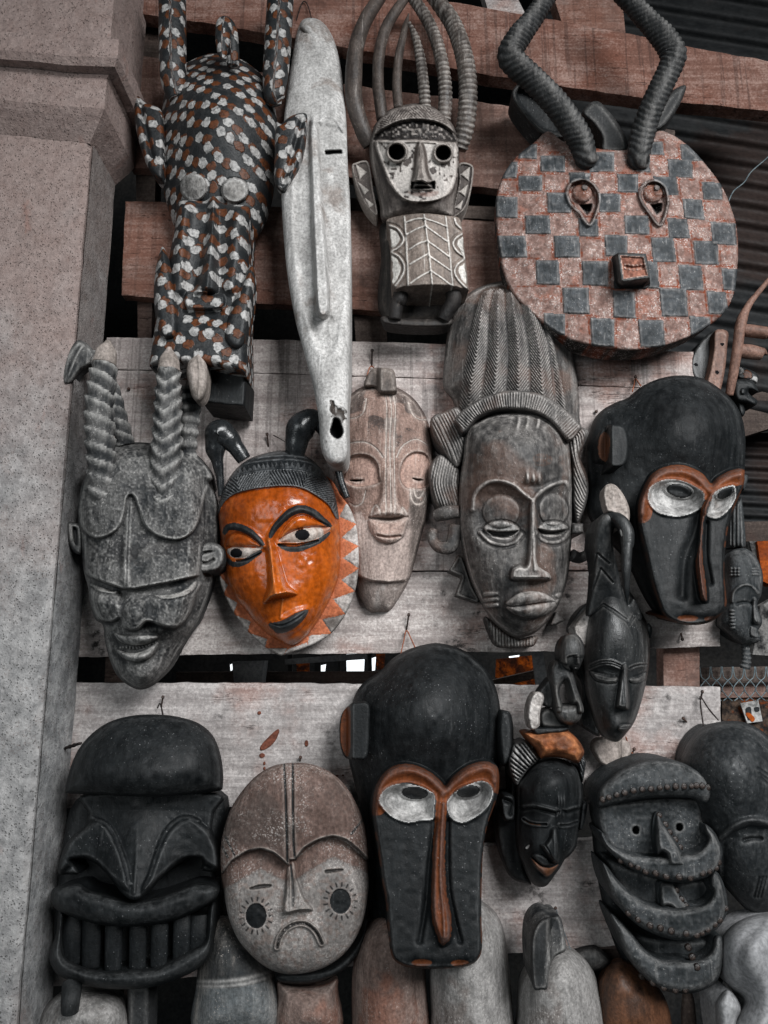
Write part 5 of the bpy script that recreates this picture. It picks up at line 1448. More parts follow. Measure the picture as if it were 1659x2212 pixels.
def pf(g):
    for e in (EYL5, EYR5): g.paint(0.8 * ss(0, 3, g.sd(K5(e)) + 2 * g.noise(5, 2)), L(164, 160, 156))
    g.paint(0.7 * ss(-0.1, 0.5, g.noise(22, 3) + 0.3) * ss(K5.p(0, 1450)[1], K5.p(0, 1350)[1], g.Y) * ss(K5.p(0, 1150)[1], K5.p(0, 1240)[1], g.Y), L(56, 56, 57))
    g.paint(0.4 * ss(0.0, 0.6, g.noise(14, 6)), L(104, 102, 100))


relief(r, hd, hf, GREYW_A, [('hair_cap', K5(CAP5), None), ('cheek_and_nose', K5(CHK), None), ('eye', K5(EYL5), None), ('eye', K5(EYR5), None), ('upper_lip', K5(ULIP5), None), ('lower_lip', K5(LLIP5), None)], 1.7, 4, 0.06, pf)
earo = K5([(850, 1290), (900, 1268), (960, 1272), (1002, 1310), (1005, 1380), (970, 1430), (910, 1448), (850, 1440), (846, 1360)])
relief(r, earo, lambda g: 130 + 20 * rnd(g.S, 10) - 16 * ss(2, 8, g.sd(K5([(862, 1318), (920, 1306), (970, 1320), (900, 1345), (858, 1350)]))) - 10 * G(g.line(K5([(860, 1385), (900, 1392), (940, 1370)])), 3), GREYW, (), 1.8, 60, 0.05, name='ear')
relief(r, K5([(64, 1150), (110, 1148), (150, 1165), (160, 1250), (150, 1335), (105, 1320), (72, 1250)]), lambda g: 96 + 16 * rnd(g.S, 8) - 14 * ss(2, 8, g.sd(K5([(90, 1170), (140, 1180), (140, 1290), (100, 1270)]))), GREYW, (), 1.9, 40, 0.05, name='ear')


def braid(s, ph):
    w = s - 19 * np.minimum(ph, 2 * np.pi - ph)
    return 1 + 0.30 * (((w / 28.0) % 1.0) - 0.55)


def twist(s, ph): return 1 + 0.28 * ((((s + 18 * ph / np.pi * 1.6) / 28.8) % 1.0) - 0.55)
def rings_(s, ph): return 1 + 0.28 * (np.abs(np.sin(np.pi * s / 25.0)) - 0.6)


def horn5(pts, md, tipn):
    q = [(*K5.p(a, b), h, rr * .3619) for (a, b, h, rr) in pts]
    o = tube(r, 'horn', q[:tipn], GREYW, 28, 16, md)
    if len(q) - tipn < 4: tube(r, 'horn_tip', q[tipn - 1:], TIPW, 20, 10)
    return o


horn5([(300, 1040, 190, 66), (285, 940, 200, 82), (272, 780, 210, 84), (262, 600, 216, 84), (258, 450, 218, 80), (275, 320, 218, 78), (285, 225, 216, 74), (288, 205, 216, 70), (300, 140, 214, 62), (312, 66, 210, 16)], twist, 8)
horn5([(655, 1090, 186, 60), (660, 1000, 200, 92), (662, 800, 212, 88), (665, 600, 218, 82), (668, 420, 218, 75), (672, 290, 216, 68), (675, 245, 215, 66), (676, 190, 214, 60), (676, 105, 210, 14)], braid, 7)
horn5([(420, 690, 120, 50), (395, 600, 124, 52), (365, 480, 128, 48), (335, 360, 130, 46), (290, 250, 132, 44), (205, 150, 134, 40), (185, 120, 138, 58), (130, 130, 142, 62), (85, 210, 144, 58), (58, 315, 142, 12)], twist, 6)
relief(r, K5([(34, 300), (44, 205), (78, 112), (128, 60), (180, 76), (218, 112), (232, 150), (205, 205), (150, 245), (100, 312), (62, 328)]), lambda g: 132 + 26 * rnd(g.S, 16) + 5 * G(g.line(K5([(170, 80), (120, 160), (58, 310)])), 3), GREYW, (), 1.9, 110, 0.03, name='horn_tip')
relief(r, K5([(778, 250), (796, 172), (850, 134), (894, 178), (906, 262), (892, 380), (852, 428), (816, 402), (792, 322)]), lambda g: 184 + 24 * rnd(g.S, 14) + 3 * G(g.line(K5([(850, 140), (858, 280), (850, 420)])), 2.5), TIPW, (), 1.9, 150, 0.03, name='horn_tip')
horn5([(800, 790, 120, 40), (795, 700, 126, 44), (798, 600, 130, 50), (808, 480, 132, 54), (800, 380, 136, 50), (796, 330, 142, 46), (810, 250, 150, 40), (850, 150, 166, 52), (856, 260, 182, 64), (850, 370, 184, 42), (846, 424, 182, 14)], rings_, 6)

# ================================================================== 7 and 6  big black long-snouted masks


def baboon(name, label, K, shell, panel, browline, eyes, pupils, nosep, nline, nostr, shell_h, pan_h, cx, cy, ears, chan, dome_c, back=0):
    r = thing(name, label, 'mask', *K.p(cx, cy), 0)
    s_ = K.s
    pan = K(panel)
    def hf(g):
        q = g.sd(pan)
        dm = g.e(*K.p(*dome_c[:2]), dome_c[2] * s_, dome_c[3] * s_)
        h = shell_h + 95 * rnd(g.S, 120) + 70 * np.exp(-dm ** 2)
        v = np.clip((g.Y - K.p(0, 900)[1]) / (1000 * s_), 0, 1)
        flat = pan_h + 34 * v + 12 * rnd(np.maximum(q, 0), 16)
        k = ss(-7, 4, q)
        h = h * (1 - k) + np.maximum(flat, h * 0) * k
        d = g.line(K(browline)); h = h + 11 * G(d, 11) * ss(-6, 2, q)
        for e in eyes:
            p = g.sd(K(e)); h = h - 24 * ss(0, 24, p) + 5 * G(p, 3.5)
        for p in pupils:
            u = g.e(*K.p(p[0], p[1]), p[2] * s_, p[3] * s_, p[4]); h = h + 15 * np.sqrt(np.maximum(1 - (u / 1.25) ** 2, 0)) - 3 * G(u - 1, .12)
        n = g.sd(K(nosep)); h = h + (6 + 26 * v) * ss(-4, 10, n) + 5 * G(g.line(K(nline)), 4)
        for c, w in chan: h = h - 11 * G(g.line(K(c)), w)
        for p in nostr: h = h - 9 * np.exp(-g.e(*K.p(p[0], p[1]), p[2] * s_, p[3] * s_) ** 2)
        return h + 0.8 * g.noise(14, 3)
    def pf(g):
        q = g.sd(pan)
        d = g.line(K(browline))
        g.paint(0.95 * ss(24 * s_ / .38, 20 * s_ / .38, d - 4) * ss(-3, 0, q), L(104, 54, 25))
        g.paint(0.85 * G(q, 4.0) * ss(-4, -1, q) * ss(-.8, .1, g.noise(14, 2)), L(94, 50, 24))
        g.paint(0.8 * ss(0, 3, g.sd(K(nosep)) + 1.5 * g.noise(6, 3)), L(102, 53, 25))
        for p in nostr: g.paint(0.8 * ss(1, .7, g.e(*K.p(p[0], p[1]), p[2] * s_, p[3] * s_)), L(98, 53, 27))
    prt = [('snout', pan, None)]
    for e in eyes: prt.append(('eye', K(e), CHALK))
    for i, p in enumerate(pupils): prt.append(('pupil', K(circ(p[0], p[1], p[2], p[3], 16, p[4])), BLACK, 1 + i))
    prt.append(('nose', K(nosep), None))
    for p in nostr: prt.append(('nostril', K(circ(p[0], p[1], p[2], p[3])), None))
    relief(r, K(shell), hf, BLACK_A, prt, 1.9, back, 0.06, pf, name='head')
    for e in ears: e(r)
    return r


K13 = crop(713.2, 1371.5, .38)


def earsA(r):
    relief(r, K13([(90, 700), (60, 640), (52, 540), (66, 450), (110, 398), (150, 385), (218, 395), (222, 520), (210, 690), (150, 706)]), lambda g: 96 + 52 * ss(K13.p(92, 0)[0], K13.p(128, 0)[0], g.X) + 5 * rnd(g.S, 4), BLACK, [('ear_hollow', K13([(58, 560), (70, 450), (108, 408), (118, 520), (112, 660), (92, 690), (64, 630)]), RUSTP)], 1.8, 30, 0.04, name='ear')


def earsB(r):
    relief(r, K13([(962, 445), (1000, 430), (1028, 452), (1042, 540), (1036, 660), (1010, 730), (975, 735), (955, 600)]), lambda g: 90 + 26 * rnd(g.S, 12), BLACK, (), 2.2, 30, 0.04, name='ear')


baboon('long_snouted_mask', 'big black long-snouted mask in the bottom row, its bald head crossing the plank gap', K13,
       [(105, 700), (112, 560), (122, 410), (150, 322), (200, 262), (268, 216), (300, 190), (360, 130), (450, 80), (550, 52), (620, 47), (720, 70), (810, 120), (880, 190), (930, 270), (960, 370), (972, 500), (972, 650), (962, 740), (955, 900), (900, 1060), (872, 1200), (862, 1400), (860, 1600), (864, 1770), (842, 1842), (780, 1882), (650, 1897), (520, 1897), (420, 1882), (352, 1832), (320, 1720), (250, 1640), (215, 1560), (212, 1300), (190, 1080), (145, 870)],
       [(245, 1000), (255, 900), (280, 830), (330, 770), (400, 740), (480, 745), (560, 780), (620, 830), (655, 862), (700, 810), (780, 750), (860, 725), (922, 735), (955, 782), (952, 900), (922, 1000), (892, 1100), (872, 1250), (862, 1400), (860, 1600), (864, 1770), (842, 1842), (780, 1882), (650, 1897), (520, 1895), (420, 1880), (355, 1830), (335, 1700), (320, 1500), (300, 1400), (280, 1250), (255, 1100)],
       [(262, 960), (275, 880), (320, 812), (400, 775), (480, 775), (560, 812), (640, 880), (660, 888), (700, 850), (790, 785), (870, 758), (920, 775), (938, 830)],
       [[(280, 930), (320, 872), (400, 846), (500, 858), (570, 890), (596, 920), (590, 990), (584, 1046), (520, 1052), (440, 1066), (350, 1032), (292, 972)], [(665, 962), (690, 912), (760, 862), (860, 832), (914, 860), (922, 920), (882, 992), (800, 1050), (740, 1066), (682, 1032)]],
       [(482, 898, 75, 36, 4), (785, 890, 66, 34, -10)],
       [(612, 900), (648, 890), (668, 960), (658, 1200), (662, 1400), (690, 1600), (690, 1720), (655, 1762), (625, 1758), (580, 1640), (570, 1500), (580, 1200), (596, 980)],
       [(645, 960), (632, 1200), (628, 1400), (645, 1600), (650, 1720)], [(520, 1864, 72, 26), (738, 1866, 66, 24)], 20, 196, 600, 1895, [earsA, earsB],
       [([(598, 1060), (562, 1300), (545, 1520), (510, 1740)], 7), ([(668, 1060), (672, 1400), (705, 1600), (740, 1740)], 6)], (560, 470, 330, 330))
K9 = crop(1234.4, 658.3, .3373)


def earsC(r):
    relief(r, K9([(165, 930), (172, 850), (200, 790), (250, 770), (330, 778), (360, 850), (362, 950), (335, 1025), (270, 1038), (210, 1010), (175, 985)]), lambda g: 108 + 54 * ss(K9.p(215, 0)[0], K9.p(262, 0)[0], g.X) + 6 * rnd(g.S, 5), BLACK, [('ear_hollow', K9([(170, 910), (180, 850), (210, 815), (245, 850), (240, 950), (220, 1005), (180, 975)]), RUSTP)], 1.8, 60, 0.04, name='ear')


baboon('long_snouted_mask', 'big black long-snouted mask at the right, below the checkered round mask', K9,
       [(95, 960), (110, 850), (142, 740), (200, 672), (290, 622), (358, 597), (440, 530), (540, 480), (650, 455), (760, 455), (860, 480), (960, 545), (1040, 622), (1092, 720), (1114, 850), (1112, 1000), (1108, 1080), (1104, 1150), (1060, 1260), (1020, 1360), (992, 1500), (978, 1700), (990, 1850), (990, 1930), (940, 2000), (860, 2042), (760, 2052), (660, 2034), (590, 1990), (520, 1960), (440, 1830), (360, 1660), (260, 1540), (150, 1430), (95, 1300), (104, 1120)],
       [(430, 1350), (440, 1250), (480, 1150), (520, 1090), (590, 1046), (680, 1030), (760, 1046), (840, 1090), (892, 1148), (940, 1110), (1010, 1070), (1080, 1055), (1112, 1080), (1102, 1160), (1052, 1270), (1012, 1380), (988, 1520), (978, 1700), (990, 1900), (962, 1970), (880, 2032), (780, 2052), (680, 2036), (600, 1990), (560, 1900), (520, 1780), (480, 1600), (450, 1480)],
       [(448, 1330), (465, 1230), (510, 1140), (590, 1075), (680, 1062), (770, 1082), (840, 1130), (895, 1190), (950, 1145), (1020, 1100), (1090, 1082)],
       [[(490, 1230), (512, 1162), (600, 1122), (700, 1127), (780, 1160), (850, 1212), (832, 1290), (780, 1330), (680, 1355), (570, 1336), (512, 1290)], [(860, 1340), (880, 1262), (930, 1192), (1000, 1162), (1046, 1162), (1052, 1240), (1000, 1320), (930, 1366)]],
       [(690, 1192, 82, 42, 12), (988, 1204, 60, 30, -28)],
       [(880, 1220), (905, 1218), (874, 1320), (848, 1420), (842, 1600), (862, 1750), (872, 1890), (825, 1885), (800, 1760), (792, 1650), (815, 1500), (825, 1310)],
       [(880, 1250), (842, 1400), (822, 1600), (845, 1860)], [(745, 2008, 82, 26), (900, 2012, 62, 22)], 22, 172, 780, 2050, [earsC],
       [([(820, 1340), (780, 1480), (725, 1640), (710, 1860)], 11), ([(865, 1400), (862, 1600), (890, 1780)], 6)], (760, 800, 330, 330), 2)

# ================================================================== 11  mask crowned by a long-billed bird
K10 = crop(1097.2, 1014.9, .2853)
r = thing('bird_topped_mask', 'slim dark mask with a long-billed bird arching over its forehead', 'mask', *K10.p(830, 2060), 0)
fo = K10([(605, 1080), (615, 1020), (640, 900), (690, 860), (780, 840), (870, 880), (945, 950), (1015, 1085), (1066, 1195), (1074, 1400), (1052, 1580), (1012, 1750), (962, 1900), (900, 1992), (830, 2059), (750, 2042), (690, 1990), (640, 1850), (600, 1700), (580, 1500), (576, 1300), (590, 1180)])
NOSE11 = [(868, 1480), (905, 1490), (912, 1600), (918, 1700), (915, 1800), (880, 1818), (822, 1802), (818, 1770), (834, 1650), (845, 1560)]
LIP11 = [(832, 1958), (870, 1930), (920, 1928), (946, 1948), (930, 1975), (890, 1988), (850, 1978)]
EYE11 = [[(622, 1525), (680, 1535), (760, 1555), (832, 1570), (820, 1612), (740, 1614), (660, 1590)], [(918, 1580), (980, 1560), (1050, 1530), (1060, 1560), (1010, 1605), (940, 1616)]]
ZZ = [[(622, 1090), (700, 1030), (722, 1015), (800, 1060), (900, 1130), (915, 1160), (975, 1060)], [(625, 1105), (702, 1045), (722, 1032), (795, 1075), (892, 1145), (915, 1178), (985, 1080)]]


def hf(g):
    h = 92 + 88 * rnd(g.S, 62) + 14 * np.exp(-g.e(*K10.p(830, 1280), 50, 60) ** 2)
    for z in ZZ: h = h - 4 * G(g.line(K10(z), raw=True), 1.6)
    for l in ([(622, 1500), (700, 1470), (780, 1468), (860, 1500)], [(918, 1505), (980, 1480), (1062, 1472)], [(625, 1485), (700, 1455), (780, 1453), (860, 1485)]): h = h - 3.5 * G(g.line(K10(l)), 1.6) + 3 * G(g.line(K10(l)) - 3.4, 1.6)
    for (cx, cy, rx, ry) in ((730, 1540, 110, 60), (990, 1535, 75, 55)): h = h - 12 * np.exp(-g.e(*K10.p(cx, cy), rx * .2853, ry * .2853) ** 4)
    for e in EYE11: s = g.sd(K10(e)); h = h + 9 * rnd(np.maximum(s, 0), 8) - 3 * G(s - 3.2, 1.3) - 3 * G(s, 1.5)
    n = g.sd(K10(NOSE11)); v = np.clip((g.Y - K10.p(0, 1480)[1]) / 95, 0, 1)
    h = h + (12 + 26 * v) * ss(-2, 8, n) + 6 * G(g.line(K10([(890, 1480), (896, 1650), (898, 1800)])), 4)
    s = g.sd(K10(LIP11)); h = h + 16 * rnd(np.maximum(s, 0), 8) - 4 * G(g.line(K10([(836, 1958), (890, 1950), (942, 1950)])), 1.5)
    h = h + 18 * np.exp(-g.e(*K10.p(890, 1950), 30, 22) ** 2)
    return h


relief(r, fo, hf, DARKW, [('nose', K10(NOSE11), None), ('eye', K10(EYE11[0]), None), ('eye', K10(EYE11[1]), None), ('mouth', K10(LIP11), None)], 1.5, 40, 0.1)
nk = K10([(604, 1090), (640, 880), (650, 710), (640, 570), (656, 440), (698, 352), (768, 316), (832, 345), (872, 400), (850, 450), (806, 440), (792, 520), (806, 640), (842, 790), (862, 900), (906, 1015), (955, 975), (1005, 1075), (1010, 1130), (920, 1175), (860, 1120), (725, 1045), (640, 1095)])


def hf(g):
    v = np.clip((K10.p(0, 1100)[1] - g.Y) / 215, 0, 1)
    h = 150 + 52 * v + (5 + 21 * v) * rnd(g.S, 22)
    for z in ([(672, 640), (650, 780)], [(680, 634), (768, 708)], [(702, 748), (645, 900)], [(706, 746), (794, 850)]): h = h - 5 * G(g.line(K10(z), raw=True), 1.7)
    return h


relief(r, nk, hf, DARKW, (), 1.6, 130, 0.02, name='bird_body')
tube(r, 'bird_head', [(*K10.p(a, b), h, rr * .2853) for (a, b, h, rr) in [(745, 372, 206, 40), (800, 360, 216, 48), (860, 400, 226, 54), (898, 470, 232, 54), (904, 540, 234, 50), (904, 585, 234, 44)]], DARKW, 20, 6)
tube(r, 'bill', [(*K10.p(a, b), h, rr * .2853) for (a, b, h, rr) in [(902, 570, 236, 46), (900, 600, 238, 40), (895, 750, 238, 36), (896, 880, 232, 26), (904, 1030, 222, 3)]], DARKW, 18, 8)
blob(r, 'bird_eye', *K10.p(856, 478), 246, 2.6, 8, 2.5, GREYW, -8, 10, 8)
relief(r, K10([(714, 165), (740, 118), (790, 106), (840, 140), (890, 215), (920, 300), (917, 392), (880, 400), (800, 335), (745, 312), (722, 240)]), lambda g: 210 + 14 * rnd(g.S, 6) + 1.5 * g.noise(6, 2), TIPW, (), 1.8, 188, 0.04, name='crest')
for z in ([(672, 630), (650, 760)], [(680, 632), (765, 705)], [(702, 745), (640, 900)], [(706, 745), (792, 848)]):
    pass
fl = K10([(474, 1200), (520, 1085), (612, 1003), (650, 1100), (610, 1500), (640, 1800), (700, 2010), (600, 1972), (540, 1902), (555, 1650), (500, 1530), (530, 1400), (580, 1340), (510, 1245)])
relief(r, fl, lambda g: 62 + 10 * rnd(g.S, 6) + 4 * G(g.line(K10([(600, 1600), (670, 1760), (690, 1990)])), 4), DARKW, (), 1.8, 20, 0.02, name='wing_flange')
relief(r, K10([(498, 1192), (560, 1110), (622, 1046), (625, 1200), (600, 1330), (580, 1345), (545, 1290), (508, 1242)]), lambda g: 118 + 6 * rnd(g.S, 4), CHALK_D, (), 1.8, 70, 0.02, name='pale_wing', smooth=False)
relief(r, K10([(640, 2100), (690, 2030), (880, 2040), (935, 2120), (900, 2200), (810, 2250), (720, 2235), (672, 2180)]), lambda g: 24 + 12 * rnd(g.S, 6) - 4 * G(g.X - K10.p(852, 0)[0], 1.5), TIPW, (), 2.2, 2, 0.02, name='mounting_tab')
tube(r, 'ear', [(*K10.p(1050, 1170), 108, 6), (*K10.p(1068, 1210), 110, 7), (*K10.p(1066, 1270), 106, 5)], DARKW, 10, 5)

# ================================================================== 12  small dark mask with a seated figure on top
K14 = crop(1042.3, 1508.7, .2109)
r = thing('figure_topped_mask', 'small black smiling mask with an orange cushion and seated carved figure on top', 'mask', *K14.p(620, 1925), 0)
fo = K14([(345, 900), (420, 800), (500, 700), (580, 640), (680, 615), (800, 615), (900, 660), (980, 725), (1020, 850), (1030, 1000), (1022, 1080), (1002, 1250), (976, 1400), (962, 1510), (902, 1602), (842, 1652), (790, 1742), (732, 1822), (690, 1882), (640, 1927), (560, 1927), (490, 1872), (440, 1782), (400, 1682), (360, 1582), (340, 1450), (335, 1300), (342, 1100)])
NOSE12 = [(700, 1330), (775, 1330), (790, 1450), (805, 1600), (790, 1680), (745, 1690), (700, 1660), (625, 1560), (595, 1500), (640, 1480), (680, 1420)]
LIPU12 = [(510, 1610), (560, 1590), (640, 1620), (720, 1690), (780, 1692), (700, 1720), (620, 1720), (555, 1670)]
LIPL12 = [(490, 1622), (545, 1668), (610, 1718), (700, 1728), (786, 1690), (740, 1770), (665, 1832), (600, 1790), (535, 1720)]


def hf(g):
    h = 70 + 98 * rnd(g.S, 70) + 16 * np.exp(-g.e(*K14.p(700, 850), 50, 50) ** 2)
    for l in ([(420, 1105), (520, 1095), (640, 1120), (745, 1150)], [(865, 1145), (940, 1115), (1018, 1100)]): h = h + 6 * G(g.line(K14(l)), 4) - 7 * G(g.line(K14(l)) - 6, 4) * (below(g, [(420, 1105), (745, 1150), (865, 1145), (1018, 1100)], K14) > 0)
    for (cx, cy, rx, ry) in ((550, 1200, 140, 70), (900, 1210, 100, 70)): h = h - 10 * np.exp(-g.e(*K14.p(cx, cy), rx * .2109, ry * .2109) ** 4)
    for l in ([(418, 1235), (480, 1272), (560, 1288), (650, 1290)], [(800, 1302), (880, 1296), (970, 1268)]): h = h - 7 * G(g.line(K14(l)), 2.0) + 4 * G(g.line(K14(l)) - 4, 2)
    for k in range(3):
        h = h + 7 * np.exp(-g.e(*K14.p(782 + 28 * k, 1050), 2.6, 12) ** 2) + 6 * np.exp(-g.e(*K14.p(765 + 34 * k, 1185), 3, 11) ** 2)
    n = g.sd(K14(NOSE12)); v = np.clip((g.Y - K14.p(0, 1330)[1]) / 75, 0, 1)
    h = h + (8 + 30 * v) * ss(-2, 8, n) + 6 * G(g.line(K14([(738, 1340), (742, 1500), (748, 1670)])), 4) - 5 * G(g.line(K14([(640, 1500), (690, 1580), (715, 1660)])), 2)
    s = g.sd(K14(LIPL12)); h = h + 14 * rnd(np.maximum(s, 0), 9)
    s = g.sd(K14(LIPU12)); h = h + 10 * rnd(np.maximum(s, 0), 6) - 5 * G(g.line(K14([(500, 1618), (560, 1675), (640, 1722), (780, 1694)])), 1.6)
    h = h - 6 * np.exp(-g.e(*K14.p(462, 1520), 8, 4, -50) ** 2)
    return h


def pf(g):
    g.paint(0.9 * ss(0.1, 2, g.sd(K14(LIPL12))), L(120, 72, 40))
    g.paint(0.9 * ss(1, .8, g.e(*K14.p(462, 1520), 7, 3.2, -50)), L(180, 178, 176))
    g.paint(0.7 * G(g.line(K14([(440, 1255), (500, 1285), (600, 1300)])), 1.4), L(110, 74, 48))


relief(r, fo, hf, BLACK_A, [('nose', K14(NOSE12), None), ('upper_lip', K14(LIPU12), None), ('lower_lip', K14(LIPL12), None)], 1.5, 20, 0.05, pf)
relief(r, K14([(262, 720), (300, 700), (350, 900), (400, 1300), (420, 1700), (500, 1900), (440, 1892), (330, 1862), (250, 1782), (180, 1602), (140, 1400), (135, 1120), (200, 990), (275, 960)]), lambda g: 48 + 20 * rnd(g.S, 14), BLACK, (), 2.2, 4, 0.04, name='back_shell')
cmb = K14([(262, 640), (285, 560), (310, 470), (380, 440), (460, 432), (520, 520), (590, 622), (480, 720), (400, 820), (350, 892), (290, 800)])


def hf(g):
    d = g.line(K14([(350, 892), (470, 730), (600, 620)]))
    return 92 + 36 * rnd(g.S, 14) + 3 * np.sign(np.sin(2 * np.pi * g.arc / 7.0)) * ss(2, 5, g.S)


relief(r, cmb, hf, mat('combed_black_hair', (0.009, 0.0105, 0.012), (0.018, 0.020, 0.022), L(170, 168, 166), 0.5, 0.4, 14, 1, 0.2, 70, 1.0), (), 1.4, 30, 0.04, name='hair')
relief(r, K14([(980, 600), (1020, 560), (1056, 650), (1045, 760), (1022, 860), (985, 720)]), lambda g: 90 + 20 * rnd(g.S, 8) + 2.5 * np.sign(np.sin((g.X * 0.9 - g.Y * 0.35) * 1.1)), HAIRB, (), 1.6, 30, 0.04, name='hair')
CUSH = mat('worn_orange_cushion_paint', L(90, 50, 28), L(142, 80, 42), L(190, 130, 90), 0.65, 0.3, 24, 0, 0.7, 50, 0.5, patch=L(60, 44, 36), patchamt=0.5)
relief(r, K14([(420, 362), (470, 338), (560, 345), (700, 325), (850, 318), (930, 370), (1000, 450), (1036, 520), (1040, 565), (1000, 640), (960, 662), (860, 622), (740, 600), (640, 606), (600, 612), (560, 530), (480, 450)]), lambda g: 120 + 46 * rnd(g.S, 26) + 1.6 * g.noise(9, 2), CUSH, (), 1.9, 60, 0.04, name='cushion')
relief(r, K14([(185, 1060), (210, 985), (270, 978), (325, 1010), (335, 1130), (320, 1245), (240, 1258), (200, 1200)]), lambda g: 96 + 20 * rnd(g.S, 8) - 12 * G(g.line(K14([(225, 1040), (300, 1080), (290, 1180)])), 5), BLACK, (), 1.7, 40, 0.04, name='ear')
relief(r, K14([(1018, 1080), (1072, 1068), (1060, 1200), (1025, 1330), (990, 1340), (1000, 1200)]), lambda g: 88 + 12 * rnd(g.S, 6), BLACK, (), 2, 40, 0.04, name='ear')
# the seated figure: one continuous body, with separate drum and back slab
def limb(nm, pts, mt=None, par=None, sides=14, k=K10): return tube(r, nm, [(*k.p(a, b), h, rr * k.s) for (a, b, h, rr) in pts], mt or FIGW, sides, 6)


FIGW = mat('figure_dark_wood', (0.015, 0.016, 0.017), (0.035, 0.035, 0.034), (0.2, 0.19, 0.18), 0.5, 0.4, 16, 1, 0.4, 90, 0.6, patch=L(88, 54, 36), patchamt=0.1)
figp = K10([(392, 1400), (400, 1320), (430, 1255), (490, 1238), (540, 1262), (572, 1320), (580, 1390), (560, 1460), (535, 1510), (505, 1522), (480, 1500), (500, 1560), (520, 1640), (548, 1720), (572, 1800), (570, 1840), (530, 1842), (520, 1780), (490, 1770), (470, 1700), (440, 1600), (400, 1640), (392, 1700), (415, 1780), (412, 1838), (365, 1838), (355, 1760), (340, 1660), (320, 1560), (325, 1490), (355, 1440), (392, 1435)])
HEADC = K10.p(488, 1378)


def hf(g):
    h = 168 + 22 * rnd(g.S, 13)
    q = g.e(*HEADC, 30, 41); h = h + 26 * np.sqrt(np.maximum(1 - q ** 2, 0))
    h = h + 8 * ss(-1, 2, g.sd(K10([(380, 1400), (392, 1310), (430, 1245), (490, 1228), (545, 1255), (580, 1320), (590, 1402), (520, 1404), (452, 1418), (446, 1470), (400, 1450)])))
    h = h + 16 * G(g.line(K10([(530, 1412), (532, 1462)])), 3.4) * 1 + 6 * G(g.line(K10([(510, 1412), (560, 1412)])), 2) - 4 * G(g.line(K10([(505, 1420), (560, 1420)])), 1.6)
    h = h + 5 * np.exp(-g.e(*K10.p(516, 1506), 6, 4) ** 2) - 4 * G(g.line(K10([(500, 1494), (530, 1496)])), 1.3)
    for k in range(4): h = h - 3 * G(g.line(K10([(372 + 10 * k, 1800), (374 + 10 * k, 1836)])), 1.0)
    return h


relief(r, figp, hf, FIGW, (), 1.3, 140, 0.02, name='figure_body')
relief(r, K10([(352, 1790), (400, 1776), (470, 1768), (525, 1768), (555, 1800), (560, 1860), (530, 1910), (470, 1932), (410, 1915), (370, 1870)]), lambda g: 150 + 30 * rnd(g.S, 20), FIGW, (), 1.7, 120, 0.05, name='drum')
relief(r, K10([(240, 1840), (300, 1800), (360, 1830), (400, 1900), (460, 1935), (430, 1960), (340, 1960), (250, 1940)]), lambda g: 128 + 20 * rnd(g.S, 10), FIGW, (), 2, 100, 0.03, name='figure_legs')
relief(r, K10([(150, 1880), (155, 1790), (180, 1720), (210, 1682), (262, 1690), (275, 1740), (245, 1830), (240, 1930), (205, 1968), (170, 1960)]), lambda g: 150 + 12 * rnd(g.S, 6) + 1.6 * g.noise(6, 3), CHALK_D, (), 1.7, 110, 0.03, name='pale_slab')
relief(r, K10([(240, 1660), (330, 1560), (350, 1640), (352, 1760), (330, 1800), (280, 1790), (225, 1720)]), lambda g: 132 + 12 * rnd(g.S, 6), FIGW, (), 2, 100, 0.03, name='figure_back')
relief(r, K10([(190, 1955), (300, 1950), (440, 1945), (470, 1960), (420, 1990), (300, 2000), (220, 2010)]), lambda g: 140 + 14 * rnd(g.S, 5), BLACK, (), 2, 110, 0.03, name='figure_base')
# ================================================================== 15  black helmeted mask with barred grin
K11 = crop(87.8, 1508.7, .3179)
r = thing('barred_grin_mask', 'black mask with helmet brow, beak nose and wide mouth of bar teeth', 'mask', *K11.p(600, 1980), 0)
relief(r, K11([(150, 1000), (320, 640), (1190, 640), (1200, 1000), (1190, 1400), (1150, 1750), (900, 1900), (500, 1950), (150, 1850), (90, 1600), (110, 1300)]), lambda g: 56 + 14 * rnd(g.S, 20), BLACK, (), 5, 2, 0.02, name='hollow_back')
hel = K11([(168, 632), (184, 540), (220, 420), (280, 312), (380, 212), (500, 146), (650, 113), (820, 110), (960, 130), (1080, 172), (1170, 252), (1220, 372), (1240, 500), (1238, 605), (1225, 622), (1190, 632), (1000, 655), (800, 668), (560, 663), (330, 652), (185, 645)])
relief(r, hel, lambda g: 108 + 62 * rnd(g.S, 70) + 70 * np.exp(-g.e(*K11.p(700, 600), 150, 120) ** 2) + 1.0 * g.noise(16, 1), BLACK, (), 2.2, 40, 0.16, name='helmet')
bk = K11([(325, 640), (318, 780), (300, 865), (200, 950), (142, 1060), (120, 1188), (190, 1196), (256, 1192), (238, 1140), (198, 1104), (240, 1088), (310, 1092), (390, 1136), (480, 1232), (560, 1332), (640, 1370), (720, 1332), (820, 1222), (920, 1137), (1010, 1090), (1086, 1086), (1100, 1120), (1098, 1168), (1200, 1168), (1206, 1040), (1165, 920), (1178, 780), (1190, 636)])


